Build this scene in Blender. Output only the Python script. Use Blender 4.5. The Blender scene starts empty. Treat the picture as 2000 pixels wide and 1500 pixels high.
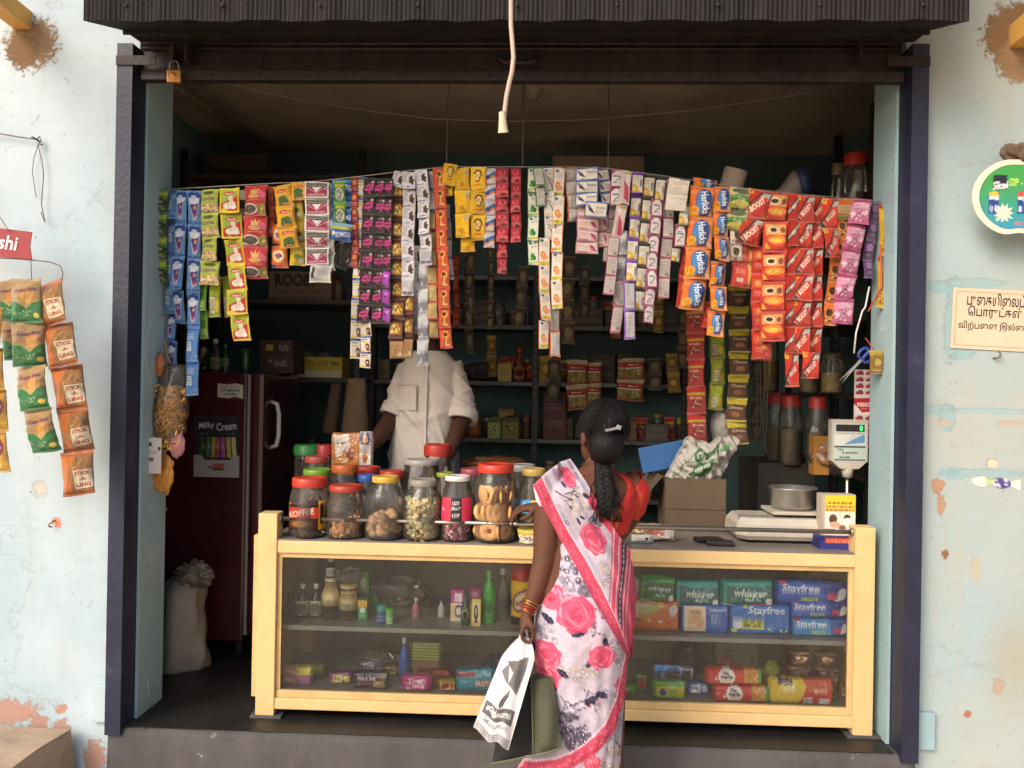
import bpy, bmesh, math, random
import numpy as np
from mathutils import Vector, Matrix, Euler
R = math.radians
random.seed(7)
rng = np.random.default_rng(7)
import zlib
def crc(k): return zlib.crc32(repr(k).encode())
SC = bpy.context.scene
COL = SC.collection

# ------------------------------------------------------------------ camera
CAM = np.array([0.1305, -3.08, 1.318])
YAW, PITCH, ROLL, FPX = 0.04019, 0.00301, 0.01738, 1600.0
def cam_basis():
    cy, sy = math.cos(YAW), math.sin(YAW)
    fw = np.array([-sy, cy, 0.]); rt = np.array([cy, sy, 0.]); up = np.array([0, 0, 1.])
    cp, sp = math.cos(PITCH), math.sin(PITCH)
    fw, up = fw*cp + up*sp, up*cp - fw*sp
    cr, sr = math.cos(ROLL), math.sin(ROLL)
    rt, up = rt*cr + up*sr, up*cr - rt*sr
    return rt, up, fw
RT, UP, FW = cam_basis()
cd = bpy.data.cameras.new('camera'); cam = bpy.data.objects.new('camera', cd); COL.objects.link(cam)
cd.sensor_width = 36; cd.lens = FPX/2000*36; cd.clip_end = 400; cd.clip_start = 0.05
cam.matrix_world = Matrix(((RT[0], UP[0], -FW[0], CAM[0]), (RT[1], UP[1], -FW[1], CAM[1]), (RT[2], UP[2], -FW[2], CAM[2]), (0, 0, 0, 1)))
SC.camera = cam

# ------------------------------------------------------------------ sky, sun, exposure
SUN_EL, SUN_AZ = 36.0, -38.0          # azimuth measured from straight in front of the shop, minus = from the left
w = bpy.data.worlds.new('World'); SC.world = w; w.use_nodes = True
nt = w.node_tree; nt.nodes.clear()
o_ = nt.nodes.new('ShaderNodeOutputWorld'); b_ = nt.nodes.new('ShaderNodeBackground'); s_ = nt.nodes.new('ShaderNodeTexSky')
s_.sky_type = 'NISHITA'; s_.sun_disc = False; s_.sun_elevation = R(SUN_EL); s_.sun_rotation = R(180 - SUN_AZ)
s_.air_density = 1.0; s_.dust_density = 4.0; s_.ozone_density = 1.0
b_.inputs[1].default_value = 0.15
nt.links.new(s_.outputs[0], b_.inputs[0]); nt.links.new(b_.outputs[0], o_.inputs[0])
sd = bpy.data.lights.new('sun', 'SUN'); sun = bpy.data.objects.new('sun', sd); COL.objects.link(sun)
sd.energy = 1.15; sd.angle = R(30); sd.color = (1.0, 0.93, 0.82)
sdir = Vector((math.sin(R(SUN_AZ))*math.cos(R(SUN_EL)), -math.cos(R(SUN_AZ))*math.cos(R(SUN_EL)), math.sin(R(SUN_EL))))
sun.rotation_euler = sdir.to_track_quat('Z', 'Y').to_euler()
vs = SC.view_settings; vs.view_transform = 'Standard'; vs.look = 'None'; vs.gamma = 1; vs.exposure = 0.63
try: vs.use_curve_mapping = False
except Exception: pass
SC.cycles.max_bounces = 8; SC.cycles.transparent_max_bounces = 24; SC.cycles.diffuse_bounces = 5
SC.cycles.use_denoising = True
SC.cycles.caustics_reflective = False; SC.cycles.caustics_refractive = False
# ------------------------------------------------------------------ helpers: photo pixel -> point on a known plane
def ray(px, py):
    return RT*((px-1000)/FPX) + UP*((750-py)/FPX) + FW
def W(px, py, Y):
    d = ray(px, py); t = (Y-CAM[1])/d[1]; return Vector(CAM + d*t)
def WZ(px, py, Z):
    d = ray(px, py); t = (Z-CAM[2])/d[2]; return Vector(CAM + d*t)
def ppm(Y): return FPX/(Y-CAM[1])      # photo pixels per metre at depth Y
def srgb(c):
    if isinstance(c, str): c = [int(c[i:i+2], 16)/255 for i in (0, 2, 4)]
    return np.array([x/12.92 if x <= .04045 else ((x+.055)/1.055)**2.4 for x in c])

# ------------------------------------------------------------------ materials
MATS = {}
def nodemat(name):
    m = bpy.data.materials.new(name); m.use_nodes = True
    nt = m.node_tree; bs = nt.nodes['Principled BSDF']
    return m, nt, bs
def mat(name, c, rough=.6, metal=0, var=.12, scale=8, bump=.0, bscale=40, spec=None, coat=0, streak=False, chip=None):
    if name in MATS: return MATS[name]
    m, nt, bs = nodemat(name); N = nt.nodes.new; L = nt.links.new
    col = srgb(c)
    tc = N('ShaderNodeTexCoord')
    nz = N('ShaderNodeTexNoise'); nz.inputs['Scale'].default_value = scale; nz.inputs['Detail'].default_value = 6; nz.inputs['Roughness'].default_value = .65
    if streak:
        mp = N('ShaderNodeMapping'); mp.inputs['Scale'].default_value = streak if isinstance(streak, tuple) else (1, 1, .12)
        L(tc.outputs['Object'], mp.inputs[0]); L(mp.outputs[0], nz.inputs['Vector'])
    else: L(tc.outputs['Object'], nz.inputs['Vector'])
    mr = N('ShaderNodeMapRange'); mr.inputs[1].default_value = .3; mr.inputs[2].default_value = .7
    mr.inputs[3].default_value = 1-var; mr.inputs[4].default_value = 1+var
    L(nz.outputs[0], mr.inputs[0])
    mx = N('ShaderNodeVectorMath'); mx.operation = 'SCALE'; mx.inputs[0].default_value = col
    L(mr.outputs[0], mx.inputs['Scale']); co_ = mx.outputs[0]
    for (cc, csc, th, al) in (chip or ()):      # chips, scuffs and hand grime
        n3 = N('ShaderNodeTexNoise'); n3.inputs['Scale'].default_value = csc; n3.inputs['Detail'].default_value = 8; n3.inputs['Roughness'].default_value = .75; L(tc.outputs['Object'], n3.inputs['Vector'])
        r3 = N('ShaderNodeMapRange'); r3.inputs[1].default_value = th; r3.inputs[2].default_value = th+.03 if al > .5 else th+.2; r3.inputs[4].default_value = al; L(n3.outputs[0], r3.inputs[0])
        x3 = N('ShaderNodeMix'); x3.data_type = 'RGBA'; L(r3.outputs[0], x3.inputs['Factor']); L(co_, x3.inputs[6]); x3.inputs[7].default_value = (*srgb(cc), 1); co_ = x3.outputs[2]
    L(co_, bs.inputs['Base Color'])
    bs.inputs['Roughness'].default_value = rough; bs.inputs['Metallic'].default_value = metal
    if spec is not None: bs.inputs['Specular IOR Level'].default_value = spec
    if coat: bs.inputs['Coat Weight'].default_value = coat; bs.inputs['Coat Roughness'].default_value = .15
    rr = N('ShaderNodeMapRange'); rr.inputs[3].default_value = max(0, rough-.1); rr.inputs[4].default_value = min(1, rough+.12)
    L(nz.outputs[0], rr.inputs[0]); L(rr.outputs[0], bs.inputs['Roughness'])
    if bump:
        n2 = N('ShaderNodeTexNoise'); n2.inputs['Scale'].default_value = bscale; n2.inputs['Detail'].default_value = 5
        L(tc.outputs['Object'], n2.inputs['Vector'])
        b = N('ShaderNodeBump'); b.inputs['Strength'].default_value = bump; b.inputs['Distance'].default_value = .01
        L(n2.outputs[0], b.inputs['Height']); L(b.outputs[0], bs.inputs['Normal'])
    MATS[name] = m; return m
def printmat(name, rough=.3, bump=.35, bscale=38, metal=0.0, spec=.5, trans=0.):
    """flat print: the colours of the printed design come from the mesh's colour attribute"""
    if name in MATS: return MATS[name]
    m, nt, bs = nodemat(name); N = nt.nodes.new; L = nt.links.new
    at = N('ShaderNodeAttribute'); at.attribute_name = 'print'
    oi = N('ShaderNodeObjectInfo'); tc = N('ShaderNodeTexCoord')
    ad = N('ShaderNodeVectorMath'); ad.operation = 'ADD'
    sc = N('ShaderNodeVectorMath'); sc.operation = 'SCALE'; sc.inputs[0].default_value = (13, 7, 9)
    L(oi.outputs['Random'], sc.inputs['Scale']); L(tc.outputs['Object'], ad.inputs[0]); L(sc.outputs[0], ad.inputs[1])
    nz = N('ShaderNodeTexNoise'); nz.inputs['Scale'].default_value = bscale; nz.inputs['Detail'].default_value = 3; nz.inputs['Distortion'].default_value = .8
    L(ad.outputs[0], nz.inputs['Vector'])
    b = N('ShaderNodeBump'); b.inputs['Strength'].default_value = bump; b.inputs['Distance'].default_value = .012
    L(nz.outputs[0], b.inputs['Height']); L(b.outputs[0], bs.inputs['Normal'])
    mr = N('ShaderNodeMapRange'); mr.inputs[3].default_value = .86; mr.inputs[4].default_value = 1.1
    L(oi.outputs['Random'], mr.inputs[0])
    mx = N('ShaderNodeVectorMath'); mx.operation = 'SCALE'
    L(at.outputs['Color'], mx.inputs[0]); L(mr.outputs[0], mx.inputs['Scale']); L(mx.outputs[0], bs.inputs['Base Color'])
    bs.inputs['Roughness'].default_value = rough; bs.inputs['Metallic'].default_value = metal
    bs.inputs['Specular IOR Level'].default_value = spec
    if name.startswith('printed_foil'): bs.inputs['Coat Weight'].default_value = .7; bs.inputs['Coat Roughness'].default_value = .09; L(b.outputs[0], bs.inputs['Coat Normal'])
    MATS[name] = m; return m
FOIL = printmat('printed_foil', .2, .75, 30)
PAPER = printmat('printed_paper', .65, .1, 20)
CLOTH = printmat('printed_cloth', .75, .25, 60, spec=.25)
METALFOIL = printmat('printed_metal_foil', .22, .7, 42, metal=.55)
def clear(name, tint=(1, 1, 1), dust_haze=.03, dust_haze_col='b0a898', ior=1.45, rough=.04, dscale=6, streak=False):
    """thin clear sheet: see-through with mirror-like reflection and a matt film of dirt and painted reflection haze"""
    if name in MATS: return MATS[name]
    m, nt, bs = nodemat(name); N = nt.nodes.new; L = nt.links.new
    nt.nodes.remove(bs); out = nt.nodes['Material Output']
    tr = N('ShaderNodeBsdfTransparent'); tr.inputs[0].default_value = (*tint, 1)
    gl = N('ShaderNodeBsdfGlossy'); gl.inputs['Roughness'].default_value = rough
    df = N('ShaderNodeBsdfDiffuse'); df.inputs[0].default_value = (*srgb(dust_haze_col), 1)
    fr = N('ShaderNodeFresnel'); fr.inputs[0].default_value = ior
    m1 = N('ShaderNodeMixShader'); m2 = N('ShaderNodeMixShader')
    tc = N('ShaderNodeTexCoord'); nz = N('ShaderNodeTexNoise'); nz.inputs['Scale'].default_value = dscale; nz.inputs['Detail'].default_value = 8; nz.inputs['Roughness'].default_value = .7
    L(tc.outputs['Object'], nz.inputs['Vector'])
    mr = N('ShaderNodeMapRange'); mr.inputs[1].default_value = .3; mr.inputs[2].default_value = .75; mr.inputs[3].default_value = dust_haze*.4; mr.inputs[4].default_value = dust_haze*2
    L(nz.outputs[0], mr.inputs[0])
    bp = N('ShaderNodeBump'); bp.inputs['Strength'].default_value = .12; bp.inputs['Distance'].default_value = .01
    L(nz.outputs[0], bp.inputs['Height']); L(bp.outputs[0], gl.inputs['Normal'])
    L(fr.outputs[0], m1.inputs[0]); L(tr.outputs[0], m1.inputs[1]); L(gl.outputs[0], m1.inputs[2])
    L(mr.outputs[0], m2.inputs[0]); L(m1.outputs[0], m2.inputs[1]); L(df.outputs[0], m2.inputs[2])
    L(m2.outputs[0], out.inputs[0])
    MATS[name] = m; return m
PANE = clear('counter_glass', (.98, .99, .985), dust_haze=.022, dust_haze_col='a09d92', dscale=3)
JARM = clear('jar_plastic', (.98, .98, .97), dust_haze=.06, dust_haze_col='cfc6ba', rough=.08)  # pale film also paints in the whitish reflections of the plastic
POLY = clear('polythene', (.93, .92, .9), dust_haze=.07, dust_haze_col='cfc4b8', rough=.14, dscale=25)

# ------------------------------------------------------------------ mesh builder
class MB:
    def __init__(s): s.v = []; s.f = []; s.m = []; s.sm = []
    def add(s, vs, fs, mi=0, smooth=False):
        b = len(s.v); s.v += [tuple(v) for v in vs]
        for f in fs: s.f.append([b+i for i in f]); s.m.append(mi); s.sm.append(smooth)
        return s
    def box(s, c, sz, rot=None, mi=0, bev=0):
        x, y, z = [k/2 for k in sz]
        if bev:
            bm = bmesh.new(); bmesh.ops.create_cube(bm, size=1)
            for v in bm.verts: v.co = Vector((v.co.x*sz[0], v.co.y*sz[1], v.co.z*sz[2]))
            bmesh.ops.bevel(bm, geom=bm.edges[:], offset=bev, segments=2, profile=.7, affect='EDGES')
            vs = [v.co.copy() for v in bm.verts]; bm.verts.index_update(); fs = [[v.index for v in f.verts] for f in bm.faces]; bm.free()
        else:
            vs = [Vector((a*x, b*y, d*z)) for a in (-1, 1) for b in (-1, 1) for d in (-1, 1)]
            fs = [(0, 1, 3, 2), (4, 6, 7, 5), (0, 4, 5, 1), (2, 3, 7, 6), (0, 2, 6, 4), (1, 5, 7, 3)]
        M = (rot.to_matrix() if rot is not None else Matrix.Identity(3)); c = Vector(c)
        return s.add([M @ v + c for v in vs], fs, mi)
    def bx(s, x0, x1, y0, y1, z0, z1, mi=0, bev=0):
        return s.box(((x0+x1)/2, (y0+y1)/2, (z0+z1)/2), (abs(x1-x0), abs(y1-y0), abs(z1-z0)), None, mi, bev)
    def loft(s, rings, closed=True, caps=True, mi=0, smooth=True):
        n = len(rings[0]); vs = [p for r in rings for p in r]; fs = []
        for i in range(len(rings)-1):
            for j in range(n if closed else n-1):
                k = (j+1) % n; fs.append((i*n+j, i*n+k, (i+1)*n+k, (i+1)*n+j))
        s.add(vs, fs, mi, smooth)
        if caps and closed:
            b = len(s.v)-len(vs)
            s.f.append([b+j for j in range(n)][::-1]); s.m.append(mi); s.sm.append(False)
            s.f.append([b+(len(rings)-1)*n+j for j in range(n)]); s.m.append(mi); s.sm.append(False)
        return s
    def tube(s, pts, r, n=8, mi=0, caps=True):
        pts = [Vector(p) for p in pts]; rs = r if isinstance(r, (list, tuple)) else [r]*len(pts)
        rings = []; up = Vector((0, 0, 1)); pu = None
        for i, p in enumerate(pts):
            t = (pts[min(i+1, len(pts)-1)]-pts[max(i-1, 0)]).normalized()
            if pu is None:
                u = up if abs(t.dot(up)) < .9 else Vector((0, 1, 0))
            else: u = pu
            a = (u - t*u.dot(t)).normalized(); b = t.cross(a); pu = a
            rings.append([p + (a*math.cos(2*math.pi*k/n) + b*math.sin(2*math.pi*k/n))*rs[i] for k in range(n)])
        return s.loft(rings, True, caps, mi)
    def lathe(s, prof, n=24, c=(0, 0, 0), mi=0, caps=False, sq=0, ribs=0, ribamp=0):
        c = Vector(c); rings = []
        for (r, z) in prof:
            ring = []
            for k in range(n):
                a = 2*math.pi*k/n; q = r
                if sq: q = r/ (abs(math.cos(a))**sq + abs(math.sin(a))**sq)**(1/sq) if sq > 2 else r
                if ribs: q *= 1+ribamp*math.cos(ribs*a)
                ring.append(c + Vector((q*math.cos(a), q*math.sin(a), z)))
            rings.append(ring)
        return s.loft(rings, True, caps, mi)
    def poly(s, pts, thick=(0, .003, 0), mi=0):
        """flat outline with thickness"""
        t = Vector(thick); n = len(pts); a = [Vector(p) for p in pts]; b = [p+t for p in a]
        s.add(a+b, [list(range(n)), list(range(2*n-1, n-1, -1))] + [(i, i+n, (i+1) % n+n, (i+1) % n) for i in range(n)], mi)
        return s
    def mesh(s, name, mats, weld=False):
        me = bpy.data.meshes.new(name); me.from_pydata(s.v, [], s.f)
        mats = mats if isinstance(mats, (list, tuple)) else [mats]
        for m in mats: me.materials.append(m)
        me.polygons.foreach_set('material_index', s.m); me.polygons.foreach_set('use_smooth', s.sm)
        bm = bmesh.new(); bm.from_mesh(me); bmesh.ops.recalc_face_normals(bm, faces=bm.faces[:]); bm.to_mesh(me); bm.free()
        me.update(); return me
    def build(s, name, mats, parent=None, loc=None, rot=None):
        return link(name, s.mesh(name, mats), parent, loc, rot)
def link(name, me, parent=None, loc=None, rot=None):
    o = bpy.data.objects.new(name, me); COL.objects.link(o)
    if parent is not None: o.parent = parent
    if loc is not None: o.location = loc
    if rot is not None: o.rotation_euler = rot
    return o
def tag(o, label, cat=None, group=None, kind=None):
    if label: o['label'] = label
    if cat: o['category'] = cat
    if group: o['group'] = group
    if kind: o['kind'] = kind
    return o
def thing(name, label, cat, loc=(0, 0, 0), rot=(0, 0, 0), group=None):
    o = bpy.data.objects.new(name, None); COL.objects.link(o); o.empty_display_size = .05
    o.location = loc; o.rotation_euler = rot; return tag(o, label, cat, group)
def copy_tree(o, parent=None, **kw):
    c = o.copy(); COL.objects.link(c); c.parent = parent
    for k, v in kw.items(): c[k] = v
    for ch in list(o.children): copy_tree(ch, c)
    return c
def struct(o): o['kind'] = 'structure'; return o

# ------------------------------------------------------------------ text outlines
_tx = {}
def text_tris(s, bold=0.0, shear=0.0):
    k = (s, bold, shear)
    if k in _tx: return _tx[k]
    cu = bpy.data.curves.new('t', 'FONT'); cu.body = s; cu.size = 1; cu.align_x = 'CENTER'; cu.align_y = 'CENTER'
    cu.offset = bold; cu.shear = shear; cu.resolution_u = 2; cu.fill_mode = 'FRONT'
    o = bpy.data.objects.new('t', cu); COL.objects.link(o)
    dg = bpy.context.evaluated_depsgraph_get(); me = bpy.data.meshes.new_from_object(o.evaluated_get(dg))
    me.calc_loop_triangles()
    v = np.array([p.co[:2] for p in me.vertices]) if len(me.vertices) else np.zeros((0, 2))
    t = np.array([t.vertices[:] for t in me.loop_triangles]) if len(me.loop_triangles) else np.zeros((0, 3), int)
    bpy.data.objects.remove(o); bpy.data.curves.remove(cu); bpy.data.meshes.remove(me)
    if len(v):
        lo, hi = v.min(0), v.max(0); v = v - (lo+hi)/2; wd, ht = (hi-lo)
    else: wd = ht = 1
    _tx[k] = (v, t, wd, ht); return _tx[k]
def lettering(s, width, height, mtl, parent, loc, rot=(R(90), 0, 0), bold=.0, shear=0., name='lettering', thick=.0015):
    """raised/printed letters as their own thin mesh; fitted into width x height"""
    v, t, wd, ht = text_tris(s, bold, shear)
    me = bpy.data.meshes.new(name)
    vv = [((p[0]/wd*width), (p[1]/ht*height), 0) for p in v]
    n = len(vv); vb = [(p[0], p[1], -thick) for p in vv]
    from collections import Counter
    ec = Counter()
    for a, b, c in t:
        for e in ((a, b), (b, c), (c, a)): ec[e] += 1
    side = [(e[0], e[0]+n, e[1]+n, e[1]) for e in ec if ec.get((e[1], e[0]), 0) == 0]
    me.from_pydata(vv+vb, [], [tuple(int(i) for i in f) for f in t] + [tuple(int(i) for i in q) for q in side])
    me.materials.append(mtl); return link(name, me, parent, loc, rot)

# ------------------------------------------------------------------ print painter (designs printed on packs, cloth and signs)
class Cv:
    def __init__(s, asp, bg, n=72):
        s.w = n; s.h = max(8, int(n*asp)); s.asp = asp
        s.a = np.zeros((s.h, s.w, 3)); s.a[:] = s.c(bg)
        yy, xx = np.mgrid[0:s.h, 0:s.w]; s.X = (xx+.5)/s.w; s.Y = (yy+.5)/s.h
    def c(s, c): return np.array([int(c[i:i+2], 16)/255 for i in (0, 2, 4)]) if isinstance(c, str) else np.array(c)
    def put(s, m, c, al=1., sl=None):
        m = (m*al)[..., None]
        if sl is None: s.a = s.a*(1-m) + s.c(c)*m
        else: s.a[sl] = s.a[sl]*(1-m) + s.c(c)*m
        return s
    def win(s, x0, y0, x1, y1):
        i0, i1 = max(0, int(x0*s.w)-2), min(s.w, int(math.ceil(x1*s.w))+2); j0, j1 = max(0, int(y0*s.h)-2), min(s.h, int(math.ceil(y1*s.h))+2)
        return None if i1 <= i0 or j1 <= j0 else (slice(j0, j1), slice(i0, i1))
    def rect(s, x0, y0, x1, y1, c, al=1.):
        sl = s.win(x0, y0, x1, y1)
        if sl is None: return s
        X, Y = s.X[sl], s.Y[sl]
        return s.put(((X >= x0) & (X < x1) & (Y >= y0) & (Y < y1)).astype(float), c, al, sl)
    def ell(s, x, y, rx, ry, c, rot=0, al=1.):
        q = max(rx, ry*s.asp); sl = s.win(x-q, y-q/s.asp, x+q, y+q/s.asp)
        if sl is None: return s
        dx = (s.X[sl]-x); dy = (s.Y[sl]-y)*s.asp; ry = ry*s.asp; a = R(rot); ca, sa = math.cos(a), math.sin(a)
        u = (dx*ca+dy*sa)/rx; v = (-dx*sa+dy*ca)/ry
        return s.put(np.clip((1-np.sqrt(u*u+v*v))*min(rx, ry)*s.w+.5, 0, 1), c, al, sl)
    def poly(s, pts, c, al=1.):
        sl = s.win(min(p[0] for p in pts), min(p[1] for p in pts), max(p[0] for p in pts), max(p[1] for p in pts))
        if sl is None: return s
        X, Y = s.X[sl], s.Y[sl]; m = np.zeros_like(X, bool); n = len(pts)
        for i in range(n):
            (x0, y0), (x1, y1) = pts[i], pts[(i+1) % n]
            if y0 == y1: continue
            cnd = ((y0 > Y) != (y1 > Y)) & (X < (x1-x0)*(Y-y0)/(y1-y0)+x0); m ^= cnd
        return s.put(m.astype(float), c, al, sl)
    def line(s, pts, wd, c, al=1.):
        for (x0, y0), (x1, y1) in zip(pts[:-1], pts[1:]):
            sl = s.win(min(x0, x1)-wd, min(y0, y1)-wd/s.asp, max(x0, x1)+wd, max(y0, y1)+wd/s.asp)
            if sl is None: continue
            A = s.asp; dx, dy = x1-x0, (y1-y0)*A; L2 = dx*dx+dy*dy+1e-9; X, Y = s.X[sl], s.Y[sl]
            t = np.clip(((X-x0)*dx+(Y-y0)*A*dy)/L2, 0, 1)
            d = np.hypot(X-x0-t*dx, (Y-y0)*A-t*dy); s.put(np.clip((wd/2-d)*s.w+.5, 0, 1), c, al, sl)
        return s
    def text(s, t, x, y, wd, ht, c, rot=0, bold=.02, shear=0.):
        """letters fitted in a box wd x ht (fractions of the width); centre x,y"""
        v, tr, w0, h0 = text_tris(t, bold, shear)
        if not len(v): return s
        p = v/np.array([w0, h0])*np.array([wd, ht]); a = R(rot); p = np.stack([p[:, 0]*math.cos(a)-p[:, 1]*math.sin(a), p[:, 0]*math.sin(a)+p[:, 1]*math.cos(a)], 1)
        P = np.stack([(p[:, 0]+x)*s.w, (y*s.asp-p[:, 1])*s.w], 1)
        SS = 3; H, Wd = s.h*SS, s.w*SS; m = np.zeros((H, Wd), bool); P = P*SS
        for tri in tr:
            a, b, cc = P[tri]; lo = np.floor(np.minimum(np.minimum(a, b), cc)).astype(int); hi = np.ceil(np.maximum(np.maximum(a, b), cc)).astype(int)+1
            x0, y0 = max(lo[0], 0), max(lo[1], 0); x1, y1 = min(hi[0], Wd), min(hi[1], H)
            if x1 <= x0 or y1 <= y0: continue
            gy, gx = np.mgrid[y0:y1, x0:x1]; gx = gx+.5; gy = gy+.5
            e = lambda p, q: (q[0]-p[0])*(gy-p[1])-(q[1]-p[1])*(gx-p[0])
            e1, e2, e3 = e(a, b), e(b, cc), e(cc, a)
            m[y0:y1, x0:x1] |= ((e1 >= 0) & (e2 >= 0) & (e3 >= 0)) | ((e1 <= 0) & (e2 <= 0) & (e3 <= 0))
        return s.put(m.reshape(s.h, SS, s.w, SS).mean((1, 3)), c)
    def fine(s, x, y, wd, ht, c, rows=4, al=.7):
        """rows of tiny unreadable type"""
        for i in range(rows):
            yy = y - ht/2 + ht*(i+.5)/rows; x0 = x-wd/2; k = x0
            while k < x+wd/2:
                l = random.uniform(.04, .13); s.rect(k, yy-ht/rows*.28, min(k+l, x+wd/2), yy+ht/rows*.28, c, al); k += l+.03
        return s
    def speck(s, x, y, rx, ry, cols, n=30, r=.03, al=.9):
        for i in range(n):
            a = random.uniform(0, 6.283); q = math.sqrt(random.random())
            k = r*random.uniform(.6, 1.4)
            s.ell(x+rx*q*math.cos(a), y+ry*q*math.sin(a), k, k*random.uniform(.6, 1)/s.asp, random.choice(cols), random.uniform(0, 180), al)
        return s
    def burst(s, x, y, r0, r1, n, c):
        pts = []
        for i in range(2*n):
            a = math.pi*i/n; q = r1 if i % 2 == 0 else r0; pts.append((x+q*math.cos(a), y+q*math.sin(a)/s.asp))
        return s.poly(pts, c)
    def sample(s, u, v):
        x = np.clip(np.asarray(u)*s.w-.5, 0, s.w-1.001); y = np.clip(np.asarray(v)*s.h-.5, 0, s.h-1.001)
        x0 = x.astype(int); y0 = y.astype(int); fx = (x-x0)[..., None]; fy = (y-y0)[..., None]
        x1 = np.minimum(x0+1, s.w-1); y1 = np.minimum(y0+1, s.h-1); a = s.a
        c = a[y0, x0]*(1-fx)*(1-fy)+a[y0, x1]*fx*(1-fy)+a[y1, x0]*(1-fx)*fy+a[y1, x1]*fx*fy
        return np.where(c <= .04045, c/12.92, ((np.clip(c, 0, 1)+.055)/1.055)**2.4)
def set_print(me, cols):
    at = me.color_attributes.new('print', 'FLOAT_COLOR', 'POINT')
    a = np.ones((len(me.vertices), 4)); a[:, :3] = cols; at.data.foreach_set('color', a.ravel())
def grid_mesh(name, P, cv, mtl, uv=None, back=None, thick=None):
    """P: (ny,nx,3) points of the printed side; closed at the back by a flat or offset side"""
    ny, nx = P.shape[:2]; v = P.reshape(-1, 3)
    id_ = np.arange(ny*nx).reshape(ny, nx)
    fs = [(int(id_[j, i]), int(id_[j+1, i]), int(id_[j+1, i+1]), int(id_[j, i+1])) for j in range(ny-1) for i in range(nx-1)]
    if uv is None:
        vv, uu = np.mgrid[0:1:ny*1j, 0:1:nx*1j]
    else: uu, vv = uv
    cols = cv.sample(uu, vv).reshape(-1, 3)
    loop = list(id_[0, :]) + list(id_[1:, -1]) + list(id_[-1, -2::-1]) + list(id_[-2:0:-1, 0])
    if thick is None:
        fs.append([int(i) for i in loop]); sm = [True]*(len(fs)-1)+[False]
    else:
        off = np.array(thick); nb = len(v); step = max(1, 1)
        v = np.concatenate([v, v+off]); cols = np.concatenate([cols, cols if back is None else np.tile(np.array(back), (nb, 1))])
        n0 = len(fs); fs += [tuple(nb+i for i in f[::-1]) for f in fs[:n0]]
        fs += [(int(a), int(a)+nb, int(b)+nb, int(b)) for a, b in zip(loop, loop[1:]+loop[:1])]; sm = [True]*(2*n0)+[False]*len(loop)
    me = bpy.data.meshes.new(name); me.from_pydata(v.tolist(), [], fs); me.polygons.foreach_set('use_smooth', sm)
    me.materials.append(mtl); set_print(me, cols); me.update(); return me
def sachet_mesh(name, w, h, cv, mtl=None, bulge=.12, nx=None, ny=None, seal=.1, pinch=.03, seed=0, zig=True):
    """sealed pillow pack in the XZ plane, printed side towards -Y, hanging from z=0 down to z=-h"""
    nx = nx or 22; ny = ny or max(8, int(nx*h/w)); g = np.random.default_rng(seed)
    vv, uu = np.mgrid[0:1:ny*1j, 0:1:nx*1j]
    env = np.clip(np.sin(math.pi*np.clip((vv-seal*.6)/(1-seal*1.2), 0, 1)), 0, 1)**.45
    cross = np.clip(1-(2*uu-1)**4, 0, 1)**.8
    dep = bulge*w*env*cross
    ph = g.uniform(0, 6.28, 6)
    for q in range(3): kx, ky = g.normal(0, 7), g.normal(0, 7); dep = dep+w*(.012 if bulge < .1 else .022)*(np.abs(np.sin(kx*uu+ky*vv*h/w+q))-.5)*np.clip(6*vv, 0, 1)*np.clip(6*(1-vv), 0, 1)
    dep = dep*(1+.22*np.sin(7*uu+ph[0]+4*vv)+.16*np.sin(11*vv+ph[1]-5*uu)) + w*.012*np.sin(14*uu+ph[2])*(1-env)
    x = (uu-.5)*w*(1-pinch*env)
    z = -vv*h+h*.012*np.sin(5*uu+ph[3])*((vv < .02)+(vv > .98))
    dep = dep+w*.06*np.sin(ph[4])*(2*uu-1)**2*np.abs(2*vv-1)**3+w*.05*np.sin(2.2*vv+ph[5])*(uu-.5)
    P = np.stack([x, -dep-.0006, z], -1)
    return grid_mesh(name, P, cv, mtl or FOIL)
# ------------------------------------------------------------------ ground
OW, OH, TH = 1.4407, 2.475, 0.24           # half width and height of the opening, wall thickness
GZ = -0.42
gm = mat('packed_earth', 'bda88e', .95, var=.25, scale=2.5, bump=.5, bscale=12)
struct(MB().bx(-80, 80, -120, 2.4, GZ-.3, GZ).build('ground', gm))

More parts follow.
